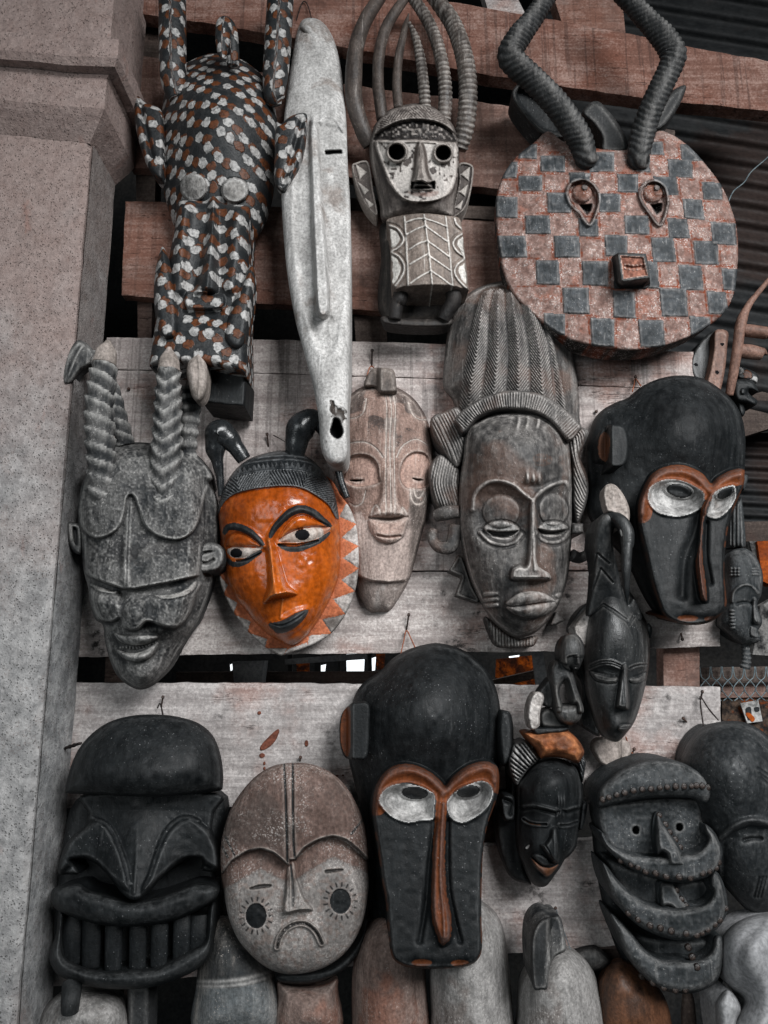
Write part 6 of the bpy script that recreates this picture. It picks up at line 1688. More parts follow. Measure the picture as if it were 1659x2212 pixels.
def hf(g):
    h = 100 + 22 * rnd(g.S, 10)
    c = np.exp(-((g.X - K11.p(650, 0)[0]) / 70) ** 2)
    v = np.clip((g.Y - K11.p(0, 760)[1]) / 190, 0, 1)
    h = h + c * (18 + 66 * v)
    for l in ([(355, 815), (430, 838), (490, 900), (540, 1010), (580, 1130), (610, 1260)], [(1075, 832), (990, 806), (910, 838), (840, 920), (790, 1040), (745, 1180), (700, 1290)]):
        d = g.line(K11(l)); h = h + 7 * G(d, 4)
    chk = np.maximum(ss(-4, 10, g.sd(K11([(120, 1188), (142, 1060), (200, 950), (300, 870), (380, 822), (450, 860), (520, 980), (570, 1120), (600, 1300), (480, 1232), (310, 1092)]))), ss(-4, 10, g.sd(K11([(1205, 1168), (1206, 1040), (1165, 920), (1050, 820), (980, 812), (880, 880), (810, 1000), (740, 1200), (690, 1330), (820, 1222), (1010, 1090)]))))
    h = h + 20 * chk
    h = h + 4 * G(g.line(K11([(655, 860), (650, 1050), (635, 1320)])), 4) * v
    return h + 0.8 * g.noise(12, 3)


relief(r, bk, hf, BLACK, [('beak', K11([(600, 880), (700, 880), (760, 1080), (730, 1330), (640, 1380), (560, 1340), (560, 1080)]), None)], 2.0, 40, 0.10, name='brow_and_cheeks')
lip = K11([(68, 1350), (85, 1292), (160, 1266), (260, 1256), (330, 1300), (480, 1340), (640, 1374), (800, 1346), (950, 1290), (1060, 1250), (1150, 1256), (1205, 1282), (1212, 1320), (1172, 1382), (1050, 1452), (900, 1512), (750, 1542), (580, 1552), (420, 1542), (260, 1502), (130, 1452), (80, 1402)])
relief(r, lip, lambda g: 112 + 56 * rnd(g.S, 26) + 20 * np.exp(-((g.X - K11.p(620, 0)[0]) / 120) ** 2) + g.noise(12, 4), BLACK, (), 2.1, 40, 0.08, name='upper_lip')
jaw = K11([(122, 1440), (104, 1600), (62, 1720), (66, 1800), (122, 1882), (250, 1932), (400, 1967), (560, 1977), (750, 1962), (920, 1912), (1060, 1842), (1142, 1762), (1172, 1652), (1192, 1400), (1140, 1420), (1125, 1600), (1100, 1660), (1030, 1700), (900, 1772), (780, 1828), (640, 1835), (480, 1850), (330, 1832), (220, 1790), (165, 1742), (150, 1600), (160, 1460)])
relief(r, jaw, lambda g: 92 + 52 * rnd(g.S, 24) + 24 * np.exp(-((g.X - K11.p(600, 0)[0]) / 130) ** 2) + g.noise(12, 5), BLACK, (), 2.1, 10, 0.03, name='lower_jaw')
for i, (x, w, y1) in enumerate([(215, 68, 1800), (345, 66, 1830), (497, 62, 1850), (662, 60, 1840), (808, 60, 1830), (958, 60, 1790), (1078, 64, 1720)]):
    tube(r, 'tooth', [(*K11.p(x + 4, 1470), 96 + 18 * math.exp(-((x - 620) / 400) ** 2), w * .3179), (*K11.p(x, 1600), 102 + 18 * math.exp(-((x - 620) / 400) ** 2), w * .3179), (*K11.p(x - 6, y1), 98 + 18 * math.exp(-((x - 620) / 400) ** 2), w * .3 )], BLACK, 16, 8, None, 0.5)
tube(None, 'hanging_rope', [(*K11.p(104, 362), 6, 3.4), (*K11.p(175, 335), 40, 3.8), (*K11.p(270, 305), 90, 3.6)], M_STRING_D, 8, 8, lambda s, p: 1 + .25 * np.sin(s * 0.9 + 2 * p))
tag(bpy.data.objects['hanging_rope'], 'short dark twisted rope from the pillar to the helmeted black mask', 'rope')

# ================================================================== 16  oval mask with downturned mouth
K12 = crop(449.9, 1590.9, .2807)
r = thing('sad_oval_mask', 'flat oval brown and grey mask with black cheek discs and downturned mouth', 'mask', *K12.p(660, 1825), 0)
fo = K12([(95, 900), (110, 760), (168, 570), (260, 420), (370, 302), (500, 226), (640, 203), (780, 210), (920, 262), (1040, 362), (1130, 500), (1196, 660), (1226, 820), (1236, 1000), (1230, 1200), (1190, 1420), (1110, 1592), (1000, 1712), (860, 1792), (700, 1827), (560, 1822), (440, 1772), (330, 1682), (230, 1562), (160, 1400), (120, 1200), (100, 1050)])
LBW = [(108, 1052), (180, 955), (290, 885), (400, 862), (500, 892), (606, 980)]
RBW = [(668, 945), (740, 855), (850, 792), (960, 766), (1060, 792), (1150, 862), (1226, 938)]
MTH = [(530, 1622), (548, 1550), (600, 1478), (680, 1440), (760, 1446), (830, 1505), (872, 1592)]
NS12 = [(608, 970), (660, 950), (690, 1100), (740, 1240), (802, 1334), (700, 1345), (580, 1358), (592, 1200)]
SLIT = [[(318, 1165), (400, 1140), (482, 1140), (475, 1160), (400, 1172), (330, 1178)], [(900, 1030), (960, 1022), (1030, 1018), (1034, 1032), (970, 1046), (905, 1052)]]
DISC = [(368, 1380, 80, 97), (1017, 1268, 80, 97)]


def hf(g):
    h = 128 + 48 * rnd(g.S, 60) + 16 * np.exp(-g.e(*K12.p(650, 560), 110, 90) ** 2)
    up = np.maximum(-below(g, LBW, K12) * 1.0, -999)
    lowL = ss(-1, 3, below(g, LBW + [(640, 990)], K12)) * (g.X < K12.p(625, 0)[0]); lowR = ss(-1, 3, below(g, RBW, K12)) * (g.X >= K12.p(625, 0)[0])
    low = np.maximum(lowL, lowR)
    rec = np.exp(-(np.maximum(below(g, LBW, K12), 0) / 60) ** 2) * lowL + np.exp(-(np.maximum(below(g, RBW, K12), 0) / 60) ** 2) * lowR
    h = h - 26 * rec
    for l in (LBW, RBW): d = g.line(K12(l)); h = h + 5 * G(d, 3.5) - 4 * G(d + 0 * g.X, 1.3)
    for l in ([(582, 215), (596, 500), (604, 800), (608, 965)], [(650, 212), (650, 500), (655, 800), (666, 945)]): h = h - 5 * G(g.line(K12(l)), 2.6)
    n = g.sd(K12(NS12)); v = np.clip((g.Y - K12.p(0, 960)[1]) / 105, 0, 1)
    h = h + (10 + 18 * v) * ss(-2, 5, n) * ss(1, 1.01, 1.02 + 0 * v)
    h = h - 3.5 * G(g.line(K12([(634, 990), (650, 1150), (652, 1300)])), 2.6)
    for e in SLIT: h = h - 7 * ss(-1, 2, g.sd(K12(e)))
    d = g.line(K12(MTH)); h = h + 7 * G(np.abs(d) - 5.5, 2.6) - 5 * G(d, 2.6) + 1 * G(d, 14)
    for c in DISC: q = g.e(*K12.p(c[0], c[1]), c[2] * .2807, c[3] * .2807); h = h - 2.4 * ss(1.03, .97, q)
    return h + 0.6 * g.noise(9, 1)


def ray(c, k, n=17):
    a = 2 * math.pi * k / n
    return [(c[0] + (c[2] + 22) * math.cos(a), c[1] + (c[3] + 20) * math.sin(a)), (c[0] + (c[2] + 48) * math.cos(a), c[1] + (c[3] + 46) * math.sin(a))]


def pf(g):
    low = np.maximum(ss(0, 30, below(g, [(108, 1120), (400, 960), (606, 1060)], K12)) * (g.X < K12.p(625, 0)[0]), ss(0, 25, below(g, [(668, 1050), (960, 880), (1226, 1000)], K12)) * (g.X >= K12.p(625, 0)[0]))
    g.paint(0.9 * low, L(126, 121, 118))
    g.paint(0.45 * low * ss(0.1, .5, g.noise(7, 4) + .5 * g.noise(18, 6)), L(110, 92, 84))
    for l in (LBW, RBW): g.paint(0.75 * G(g.line(K12(l)), 3), L(50, 48, 47))
    g.paint(0.6 * G(g.line(K12([(700, 920), (850, 812), (960, 786), (1060, 812), (1210, 945)])), 2.4), L(156, 148, 142))
    for l in ([(582, 215), (596, 500), (604, 800), (608, 965)], [(650, 212), (650, 500), (655, 800), (666, 945)], [(634, 990), (650, 1150), (652, 1300)], [(1100, 750), (1190, 640)], [(130, 770), (200, 910)], [(110, 850), (150, 930)]): g.paint(0.9 * G(g.line(K12(l)), 3), L(40, 42, 43))
    for e in SLIT: g.paint(0.9 * ss(-1, 1.5, g.sd(K12(e))), L(44, 42, 41))
    d = g.line(K12(MTH)); g.paint(0.95 * G(d, 4.4), L(26, 27, 28)); g.paint(0.5 * G(np.abs(d) - 6, 2.4), L(104, 98, 94))
    for c in DISC:
        for k in range(17): g.paint(ss(2.6, 1.2, g.line(K12(ray(c, k)), raw=True)), L(34, 33, 33))


OVALW = mat('flat_brown_grey_paint', L(78, 62, 56), L(110, 90, 83), L(156, 147, 141), 0.72, 0.25, 14, 1, 0.6, 80, 0.6, 1.3, L(168, 162, 158), attr=True, patch=L(70, 60, 56), patchamt=0.35)
relief(r, fo, hf, OVALW, [('cheek_disc', K12(circ(c[0], c[1], c[2], c[3])), BLACK) for c in DISC] + [('nose', K12(NS12), None), ('mouth', wide(MTH, 36, K12), None), ('eye_slit', K12(SLIT[0]), None), ('eye_slit', K12(SLIT[1]), None)], 1.5, 92, 0.04, pf)
r2 = relief(r, K12([(820, 1810), (980, 1760), (1110, 1640), (1190, 1500), (1215, 1380), (1220, 1480), (1160, 1660), (1050, 1790), (900, 1870), (740, 1905), (560, 1890), (540, 1830)]), lambda g: 70 + 16 * rnd(g.S, 8), BLACK, (), 2.4, 20, 0.02, name='back_rim')

# ================================================================== 13  studded mask with stacked crescents
K15 = crop(1234.4, 1481.2, .3304)
r = thing('studded_crescent_mask', 'dark grey mask of stacked crescent mouths edged with round studs', 'mask', *K15.p(700, 2010), 0)
STW = mat('slate_grey_wood', L(28, 32, 34), L(58, 61, 63), L(128, 127, 126), 0.66, 0.3, 16, 1, 0.5, 80, 0.6, 0.5, L(140, 138, 136))
STB = mat('dark_stud_brown', L(24, 20, 19), L(44, 35, 31), L(96, 80, 72), 0.45, 0.5, 60, 0, 0.3, 150, 0.6)
cap = K15([(168, 785), (178, 685), (240, 612), (330, 545), (450, 497), (580, 480), (700, 495), (800, 540), (880, 592), (932, 655), (942, 702), (915, 755), (860, 775), (800, 742), (700, 732), (600, 732), (450, 745), (300, 772), (205, 795)])
capf = lambda X, Y: None


def reliefH(root, outline, hf, mt, studs, name, back, cell=1.9, parts=(), paint=None):
    o = relief(root, outline, hf, mt, parts, cell, back, 0.03, paint, name=name)
    if studs:
        X = np.array([K15.p(a, b)[0] for a, b in studs]); Y = np.array([K15.p(a, b)[1] for a, b in studs])
        poly = spline(outline, True, 5)
        d, _, _, _ = seg_nearest(X, Y, poly, True)
        g = Field(X, Y, np.where(inside(X, Y, poly), d, 0.5))
        hh = hf(g)
        for x, y, h in zip(X, Y, hh): stud(root, x, y, float(h))
    return o


STUD_ME = []


def stud(root, x, y, h):
    c, t = P(x, y, h + 0.4)
    if not STUD_ME:
        n = 10; V = []; Fq = []
        for (rr, dz) in ((1.0, 0.55), (1.0, -0.18), (0.82, -0.36), (0.5, -0.44)):
            for k in range(n): V.append((rr * math.cos(2 * math.pi * k / n), dz, rr * math.sin(2 * math.pi * k / n)))
        V.append((0, -0.46, 0))
        for a in range(3):
            for k in range(n): Fq.append([a * n + k, a * n + (k + 1) % n, (a + 1) * n + (k + 1) % n, (a + 1) * n + k])
        for k in range(n): Fq.append([3 * n + k, 3 * n + (k + 1) % n, 4 * n, -1])
        me = raw_mesh('stud', np.array(V) * 6.0 * UNIT, Fq, None, None, np.zeros(len(V)), np.array(V)[:, [0, 2]])
        me.materials.append(STB); STUD_ME.append(me)
    o = bpy.data.objects.new('stud', STUD_ME[0]); COL.objects.link(o); o.parent = root
    o.location = Vector(c.tolist()) - Vector(origin_of(root).tolist())
    s = random.uniform(0.9, 1.08); o.scale = (s, s, s); o.rotation_euler = (random.uniform(-.12, .12), random.uniform(0, 3), 0)
    return o


relief(r, K15([(150, 760), (300, 640), (860, 760), (900, 1000), (960, 1300), (980, 1500), (960, 1700), (1000, 1900), (900, 1990), (500, 1950), (340, 1800), (250, 1600), (180, 1300), (140, 1000)]), lambda g: 16 + 14 * rnd(g.S, 20), BLACK, (), 4.5, 2, 0.02, name='backboard')
fpl = K15([(178, 780), (400, 740), (700, 725), (862, 760), (866, 860), (882, 920), (884, 1010), (850, 1080), (700, 1130), (420, 1130), (250, 1070), (190, 960)])


def hf(g):
    h = 86 + 26 * rnd(g.S, 16)
    for (x, y) in ((420, 945), (705, 925)): h = h - 26 * ss(1.1, .8, g.e(*K15.p(x, y), 7, 8))
    return h + g.noise(8, 1)


relief(r, fpl, hf, STW, [('eye_hole', K15(circ(420, 945, 21, 24)), VOID), ('eye_hole', K15(circ(705, 925, 21, 24)), VOID)], 1.9, 20, 0.03, name='upper_face')
reliefH(r, cap, lambda g: 120 + 40 * rnd(g.S, 24) + 20 * np.exp(-g.e(*K15.p(600, 640), 90, 40) ** 2) + g.noise(10, 2), STW,
        [(205, 745), (245, 730), (295, 712), (347, 698), (405, 685), (463, 678), (520, 676), (578, 666), (627, 662), (682, 658), (735, 658), (785, 655), (818, 652), (856, 655), (893, 664), (918, 674)], 'brim', 20)
c1 = K15([(192, 985), (240, 1075), (330, 1160), (440, 1222), (560, 1262), (680, 1286), (790, 1282), (890, 1252), (962, 1192), (988, 1090), (962, 1000), (922, 940), (872, 905), (872, 960), (888, 1000), (862, 1052), (800, 1090), (740, 1092), (620, 1112), (480, 1112), (350, 1080), (250, 1030), (205, 960)])
reliefH(r, c1, lambda g: 122 + 34 * rnd(g.S, 17) + 18 * np.exp(-((g.X - K15.p(700, 0)[0]) / 80) ** 2) + g.noise(9, 3), STW,
        [(325, 1142), (392, 1170), (435, 1186), (486, 1214), (552, 1225), (620, 1246), (704, 1250), (778, 1256), (858, 1226), (902, 1212), (945, 1190), (965, 1156)], 'upper_crescent', 30)
n1 = K15([(545, 840), (575, 830), (620, 890), (690, 1000), (740, 1090), (790, 1200), (740, 1210), (620, 1200), (600, 1115), (560, 1115), (535, 1050), (530, 930)])
reliefH(r, n1, lambda g: 122 + 60 * ss(0, 16, g.S) * np.clip((g.Y - K15.p(0, 820)[1]) / 90, 0.25, 1) + 0 * g.X, STW, [(575, 848), (614, 908), (642, 960), (678, 1006), (712, 1058), (746, 1135), (772, 1195)], 'nose', 60)
lp2 = K15([(230, 1130), (420, 1200), (700, 1270), (880, 1260), (920, 1330), (900, 1440), (700, 1480), (450, 1440), (300, 1300)])
relief(r, lp2, lambda g: 84 + 14 * rnd(g.S, 14), STW, (), 3, 10, 0.02, name='middle_face')
c2 = K15([(200, 1165), (240, 1340), (330, 1472), (440, 1572), (560, 1632), (700, 1667), (830, 1652), (950, 1592), (1012, 1502), (1022, 1420), (992, 1285), (942, 1210), (905, 1240), (900, 1300), (916, 1362), (872, 1420), (780, 1442), (640, 1452), (500, 1422), (380, 1342), (290, 1252), (235, 1180)])
reliefH(r, c2, lambda g: 110 + 36 * rnd(g.S, 18) + 20 * np.exp(-((g.X - K15.p(720, 0)[0]) / 85) ** 2) + g.noise(9, 4), STW,
        [(375, 1488), (438, 1530), (515, 1568), (583, 1586), (653, 1604), (750, 1620), (818, 1628), (853, 1614), (890, 1594), (938, 1560), (968, 1530), (1008, 1455)], 'middle_crescent', 20)
n2 = K15([(570, 1290), (660, 1280), (700, 1320), (760, 1420), (800, 1500), (820, 1570), (780, 1580), (700, 1520), (640, 1455), (575, 1450)])
reliefH(r, n2, lambda g: 112 + 30 * ss(0, 12, g.S) * np.clip((g.Y - K15.p(0, 1260)[1]) / 80, 0.5, 1), STW, [(687, 1340), (718, 1398), (748, 1438), (768, 1482), (802, 1548)], 'nose', 40)
c3 = K15([(250, 1490), (300, 1640), (370, 1782), (470, 1902), (580, 1982), (700, 2012), (830, 2002), (940, 1942), (985, 1860), (1002, 1750), (985, 1640), (935, 1640), (905, 1740), (820, 1790), (700, 1792), (580, 1782), (480, 1722), (400, 1622), (320, 1530)])
reliefH(r, c3, lambda g: 92 + 36 * rnd(g.S, 18) + 16 * np.exp(-((g.X - K15.p(700, 0)[0]) / 85) ** 2) + g.noise(9, 5), STW, [(463, 1900), (535, 1940), (605, 1975), (680, 1990), (745, 1990), (765, 1712), (790, 1775), (822, 1840)], 'lower_crescent', 10)

# ================================================================== 14  dark mask at the right edge
r = thing('dark_edge_mask', 'dark speckled bald mask cut off by the right picture edge', 'mask', *K15.p(1180, 1500), 0)
fo = K15([(716, 520), (735, 425), (790, 332), (860, 272), (960, 237), (1080, 230), (1190, 262), (1300, 340), (1420, 480), (1500, 700), (1520, 1000), (1480, 1300), (1400, 1480), (1240, 1510), (1150, 1470), (1060, 1380), (980, 1280), (900, 1100), (820, 900), (750, 700)])


def hf(g):
    h = 44 + 110 * rnd(g.S, 120) + 50 * np.exp(-g.e(*K15.p(1120, 560), 100, 110) ** 2)
    d = g.line(K15([(970, 1000), (1060, 920), (1180, 880), (1300, 900)])); h = h + 12 * G(d, 7)
    b = below(g, [(970, 1015), (1060, 935), (1180, 895), (1300, 915)], K15)
    h = h - 22 * ss(0, 6, b) * ss(K15.p(960, 0)[0], K15.p(1000, 0)[0], g.X)
    h = h - 12 * G(g.line(K15([(1130, 1010), (1170, 1000), (1240, 1000)])), 4) + 14 * np.exp(-g.e(*K15.p(1120, 1150), 50, 60) ** 2)
    for k in range(3): h = h - 5 * G(g.line(K15([(1195 + 22 * k, 1380), (1230 + 22 * k, 1250)])), 2) - 5 * G(g.line(K15([(1220 + 10 * k, 540 + 30 * k), (1300, 590 + 30 * k)])), 3)
    return h + 0.8 * g.noise(9, 2)


SPK = mat('speckled_black_wood', (0.011, 0.013, 0.0145), (0.028, 0.031, 0.033), (0.12, 0.12, 0.12), 0.55, 0.4, 12, 1, 0.4, 80, 0.6, 0.45, L(130, 130, 130))
relief(r, fo, hf, SPK, [('brow', K15([(960, 1010), (1050, 900), (1180, 860), (1340, 890), (1340, 920), (1180, 900), (1060, 940), (985, 1030)]), None)], 2.0, 2, 0.05)
relief(r, K15([(775, 500), (800, 475), (850, 475), (900, 515), (925, 570), (900, 610), (860, 560), (800, 530)]), lambda g: 100 + 18 * rnd(g.S, 7), SPK, (), 1.9, 50, 0.03, name='ear')
relief(r, K15([(722, 480), (745, 400), (800, 315), (870, 262), (900, 262), (830, 330), (780, 420), (750, 520)]), lambda g: 40 + 14 * rnd(g.S, 7), SPK, (), 2.4, 4, 0.03, name='back_rim')

# ================================================================== bottom row of gourd-like mask tops
def column(name, label, out, base, dome, mt, parts=(), hx=None, cat='carving', paint=None, back=0):
    r = thing(name, label, cat, out[0][0], 2260, 0)
    relief(r, out, lambda g: base + dome * rnd(g.S, (max(p[0] for p in out) - min(p[0] for p in out)) * 0.48) + 1.2 * g.noise(20, 2) + (0 if hx is None else hx(g)), mt, parts, 2.2, back, 0.03, paint, name='body')
    return r


K16 = crop(713.2, 1865.2, .3638)
GREYCOL = mat('pale_grey_wood', L(112, 110, 108), L(146, 143, 141), L(172, 170, 168), 0.75, 0.2, 20, 1, 0.6, 80, 0.4, 0.8, L(178, 174, 170), patch=L(100, 92, 88), patchamt=0.3)
BRNCOL = mat('rosy_brown_wood', L(98, 82, 76), L(132, 112, 104), L(160, 150, 144), 0.75, 0.2, 18, 1, 0.6, 80, 0.4, 0.8, L(160, 148, 142), patch=L(118, 80, 66), patchamt=0.5)
column('gourd_carving', 'rosy brown rounded wooden head below the long-snouted mask, beside the pale grey one', K16([(130, 960), (128, 760), (135, 620), (160, 480), (210, 370), (300, 300), (420, 310), (520, 420), (560, 560), (568, 700), (580, 830), (596, 1000), (590, 1200), (130, 1200)]), 20, 120, BRNCOL)
column('gourd_carving', 'pale grey rounded wooden head half hidden behind the long-snouted mask', K16([(600, 1200), (595, 900), (590, 650), (620, 480), (720, 300), (850, 215), (920, 235), (990, 300), (1035, 410), (1056, 560), (1072, 720), (1085, 900), (1092, 1200)]), 20, 120, GREYCOL)
r = column('gourd_carving', 'grey wooden head with a tall dark forehead fin, bottom centre right', K16([(1118, 1200), (1112, 900), (1118, 760), (1150, 650), (1220, 560), (1330, 500), (1430, 505), (1510, 560), (1568, 650), (1600, 780), (1630, 930), (1650, 1200)]), 24, 130, GREYCOL)
relief(r, K16([(1210, 745), (1195, 650), (1190, 520), (1200, 420), (1235, 350), (1290, 318), (1360, 312), (1385, 380), (1400, 470), (1395, 520), (1330, 560), (1300, 640), (1290, 740), (1255, 750)]), lambda g: 176 + 16 * rnd(g.S, 5) - 20 * ss(K16.p(1290, 0)[0], K16.p(1320, 0)[0], g.X - 0.25 * (g.Y - 2050) * 0), GREYW, [('fin_edge', K16([(1205, 745), (1188, 650), (1185, 520), (1195, 420), (1230, 345), (1290, 315), (1345, 312), (1310, 400), (1285, 520), (1270, 640), (1290, 742), (1250, 752)]), DKW4)], 1.9, 90, 0.03, name='forehead_fin')
column('gourd_carving', 'brown wooden column under the sad oval mask', K12([(528, 2300), (525, 2000), (532, 1880), (650, 1905), (760, 1915), (900, 1900), (992, 1860), (1000, 1960), (1008, 2300)]), 16, 90, BRNCOL)
r = column('gourd_carving', 'black wooden head with white double band above a grey neck, left of the brown column', K12([(-90, 2300), (-90, 1900), (-60, 1600), (20, 1420), (150, 1380), (330, 1560), (480, 1780), (520, 1900), (520, 2300)]), 14, 95, COLA,
       paint=lambda g: (g.paint(1 + 0 * g.X, L(44, 47, 49)), g.paint(ss(0, 2, below(g, [(-90, 1930), (200, 1935), (400, 1895), (520, 1860)], K12)), L(92, 96, 98)), g.paint(0.95 * G(g.line(K12([(-90, 1885), (100, 1885), (300, 1860), (480, 1808)])), 4), L(150, 148, 146)), g.paint(0.95 * G(g.line(K12([(-90, 1920), (100, 1922), (300, 1900), (500, 1838)])), 4), L(150, 148, 146))))
r = column('gourd_carving', 'pale domed wooden head with a broken peg at the bottom left corner', K11([(-60, 2400), (-20, 2200), (40, 2080), (140, 2000), (280, 1960), (420, 1980), (530, 2020), (585, 2110), (605, 2250), (610, 2400)]), 24, 110, GREYCOL)
tube(r, 'peg', [(*K11.p(215, 1940), 120, 21), (*K11.p(205, 2040), 140, 20), (*K11.p(200, 2130), 140, 18)], DKW4, 12, 6)
r = thing('neck_post', 'dark square timber neck below the barred grin mask', 'post', *K11.p(660, 2200), 0)
relief(r, K11([(590, 1955), (745, 1955), (735, 2400), (585, 2400)]), lambda g: 50 + 10 * rnd(g.S, 6), DKW4, (), 3, 0, 0.0, smooth=False, name='shaft')
column('gourd_carving', 'dark brown-orange head under the studded mask', K15([(160, 2300), (165, 2000), (200, 1880), (260, 1810), (340, 1790), (440, 1840), (560, 1960), (620, 2060), (655, 2200), (660, 2400), (160, 2400)]), 14, 84, mat('brown_orange_dark_wood', L(58, 42, 34), L(96, 62, 42), L(130, 92, 70), 0.5, 0.4, 9, 1, 0.3, 80, 0.4))  # mottled dark brown and orange-brown wood colour
column('wooden_bar', 'short dark rounded bar between the finned head and the studded mask', K15([(20, 1740), (150, 1705), (220, 1745), (258, 1800), (210, 1850), (130, 1870), (60, 1830)]), 10, 40, DKW4)
r = thing('white_carved_figure', 'smooth pale grey carved figure in the bottom right corner', 'carving', *K15.p(1150, 2200), 0)
WH = mat('smooth_pale_paint', L(140, 140, 142), L(156, 156, 157), L(200, 200, 200), 0.55, 0.3, 5, 0, 0.02, 60, 0.1, finebump=0.03)
relief(r, K15([(985, 1900), (970, 1760), (985, 1650), (1040, 1575), (1130, 1520), (1240, 1490), (1340, 1500), (1450, 1700), (1450, 2400), (1000, 2400), (1080, 2150), (1120, 2050), (1040, 1980)]), lambda g: 70 + 130 * rnd(g.S, 120) - 6 * G(g.line(K15([(1230, 1560), (1120, 1680), (1090, 1800), (1120, 1920), (1110, 2060)])), 14), WH, (), 2.2, 20, 0.04, name='upper_body')
relief(r, K15([(940, 2120), (960, 2040), (1020, 1985), (1080, 2040), (1110, 2120), (1080, 2200), (1060, 2400), (980, 2400)]), lambda g: 110 + 50 * rnd(g.S, 30), WH, (), 2.4, 40, 0.04, name='arm')
column('dark_plank_end', 'thin dark upright board under the studded mask', K15([(730, 2020), (800, 2040), (820, 2400), (735, 2400)]), 6, 8, PL_DARK, cat='board')
relief(bpy.data.objects['studded_crescent_mask'], K15([(300, 1560), (500, 1640), (800, 1660), (960, 1660), (960, 1800), (700, 1830), (480, 1780)]), lambda g: 64 + 12 * rnd(g.S, 12), STW, (), 3, 10, 0.02, name='lower_face')
# ================================================================== things at the right, beyond the wall's end
WBR = mat('reddish_lyre_wood', L(98, 72, 62), L(130, 100, 88), L(170, 150, 140), 0.6, 0.3, 16, 1, 0.4, 80, 0.6, 0.3, L(170, 150, 140))
r = thing('wooden_harp', 'reddish curved wooden harp with pegs leaning beside the checkered mask', 'harp', *K9.p(950, 560), 0)
relief(r, K9([(918, 168), (1000, 172), (998, 260), (985, 400), (960, 530), (940, 560), (860, 540), (885, 420), (908, 290)]), lambda g: 20 + 10 * rnd(g.S, 5), WBR, [('string_hole', K9(circ(966, 254, 13, 10)), VOID), ('string_hole', K9(circ(932, 432, 13, 13)), VOID)], 2.2, -40, 0.02, name='soundboard')
relief(r, K9([(775, 320), (830, 230), (915, 170), (905, 300), (880, 430), (860, 500), (790, 470), (765, 400)]), lambda g: -6 + 6 * rnd(g.S, 5), DARKW, [('string_hole', K9(circ(797, 384, 13, 11)), VOID)], 2.4, -60, 0.02, name='bowl')
tube(r, 'neck', [(*K9.p(a, b), h, rr * .3373) for (a, b, h, rr) in [(1010, 580, -10, 26), (1040, 420, 10, 30), (1066, 260, 24, 32), (1085, 120, 30, 34), (1130, 10, 30, 22), (1190, -70, 26, 17), (1280, -180, 22, 14)]], WBR, 14, 8)
tube(r, 'peg', [(*K9.p(1085, 160), 20, 13), (*K9.p(1160, 170), 22, 14), (*K9.p(1245, 182), 24, 13.5), (*K9.p(1250, 184), 24, 11)], WBR, 14, 5)
tube(r, 'peg', [(*K9.p(1070, 295), 14, 15), (*K9.p(1140, 302), 16, 16), (*K9.p(1215, 316), 18, 14), (*K9.p(1224, 320), 18, 8)], WBR, 14, 5)
r = thing('bird_carving', 'small black bird head carving peeping past the large black mask', 'carving', *K9.p(1110, 640), -20)
relief(r, K9([(1040, 500), (1060, 480), (1110, 475), (1165, 490), (1195, 545), (1192, 558), (1140, 552), (1150, 580), (1188, 610), (1185, 640), (1160, 648), (1110, 632), (1060, 620), (1035, 570)]), lambda g: -20 + 26 * rnd(g.S, 12) + 6 * ss(1, .7, g.e(*K9.p(1100, 555), 6, 7)), BLACK, (), 1.8, -60, 0.03, name='head')
relief(r, K9([(1060, 615), (1110, 630), (1115, 680), (1098, 715), (1070, 690)]), lambda g: -30 + 16 * rnd(g.S, 8), BLACK, (), 2, -60, 0.03, name='body')
r = thing('spotted_carving', 'small carving with white and red spots behind the black bird head', 'carving', *K9.p(1120, 480), -30)
relief(r, K9([(1060, 410), (1100, 400), (1192, 445), (1188, 500), (1150, 490), (1065, 470)]), lambda g: -50 + 12 * rnd(g.S, 6), DOTS, (), 2, -80, 0.02, name='body')
r = thing('shaded_face_mask', 'slate grey face mask with tall ribbed hat, half hidden behind the right black mask', 'mask', *K9.p(1120, 2190), 0)
fo = K9([(990, 1640), (1010, 1590), (1060, 1562), (1120, 1562), (1180, 1610), (1225, 1720), (1218, 1850), (1190, 1920), (1222, 2030), (1195, 2090), (1210, 2130), (1195, 2160), (1120, 2182), (1040, 2150), (960, 2080), (930, 2040), (960, 1900), (975, 1760)])


def hf(g):
    h = 8 + 62 * rnd(g.S, 50)
    h = h + 5 * G(g.line(K9([(1030, 1900), (1040, 1840), (1090, 1798), (1150, 1798), (1200, 1850)])), 3)
    h = h - 7 * G(g.line(K9([(1060, 1916), (1100, 1906), (1150, 1912)])), 3)
    h = h + 22 * ss(-2, 8, g.sd(K9([(1160, 1880), (1200, 1900), (1222, 2035), (1160, 2030)])))
    s = g.sd(K9([(1150, 2060), (1200, 2085), (1212, 2130), (1150, 2120)])); h = h + 12 * rnd(np.maximum(s, 0), 8)
    for i in range(3):
        for j in range(3): h = h + 4 * ss(1.2, .8, g.e(*K9.p(1022 + 24 * i, 1690 + 20 * j), 3.4, 2.8))
        h = h + 4 * ss(1.2, .8, g.e(*K9.p(1180, 1690 + 18 * i), 8, 2.4))
    for i in range(6): h = h + 4 * ss(1.2, .8, g.e(*K9.p(1030, 1960 + 22 * i), 6, 2.6))
    return h


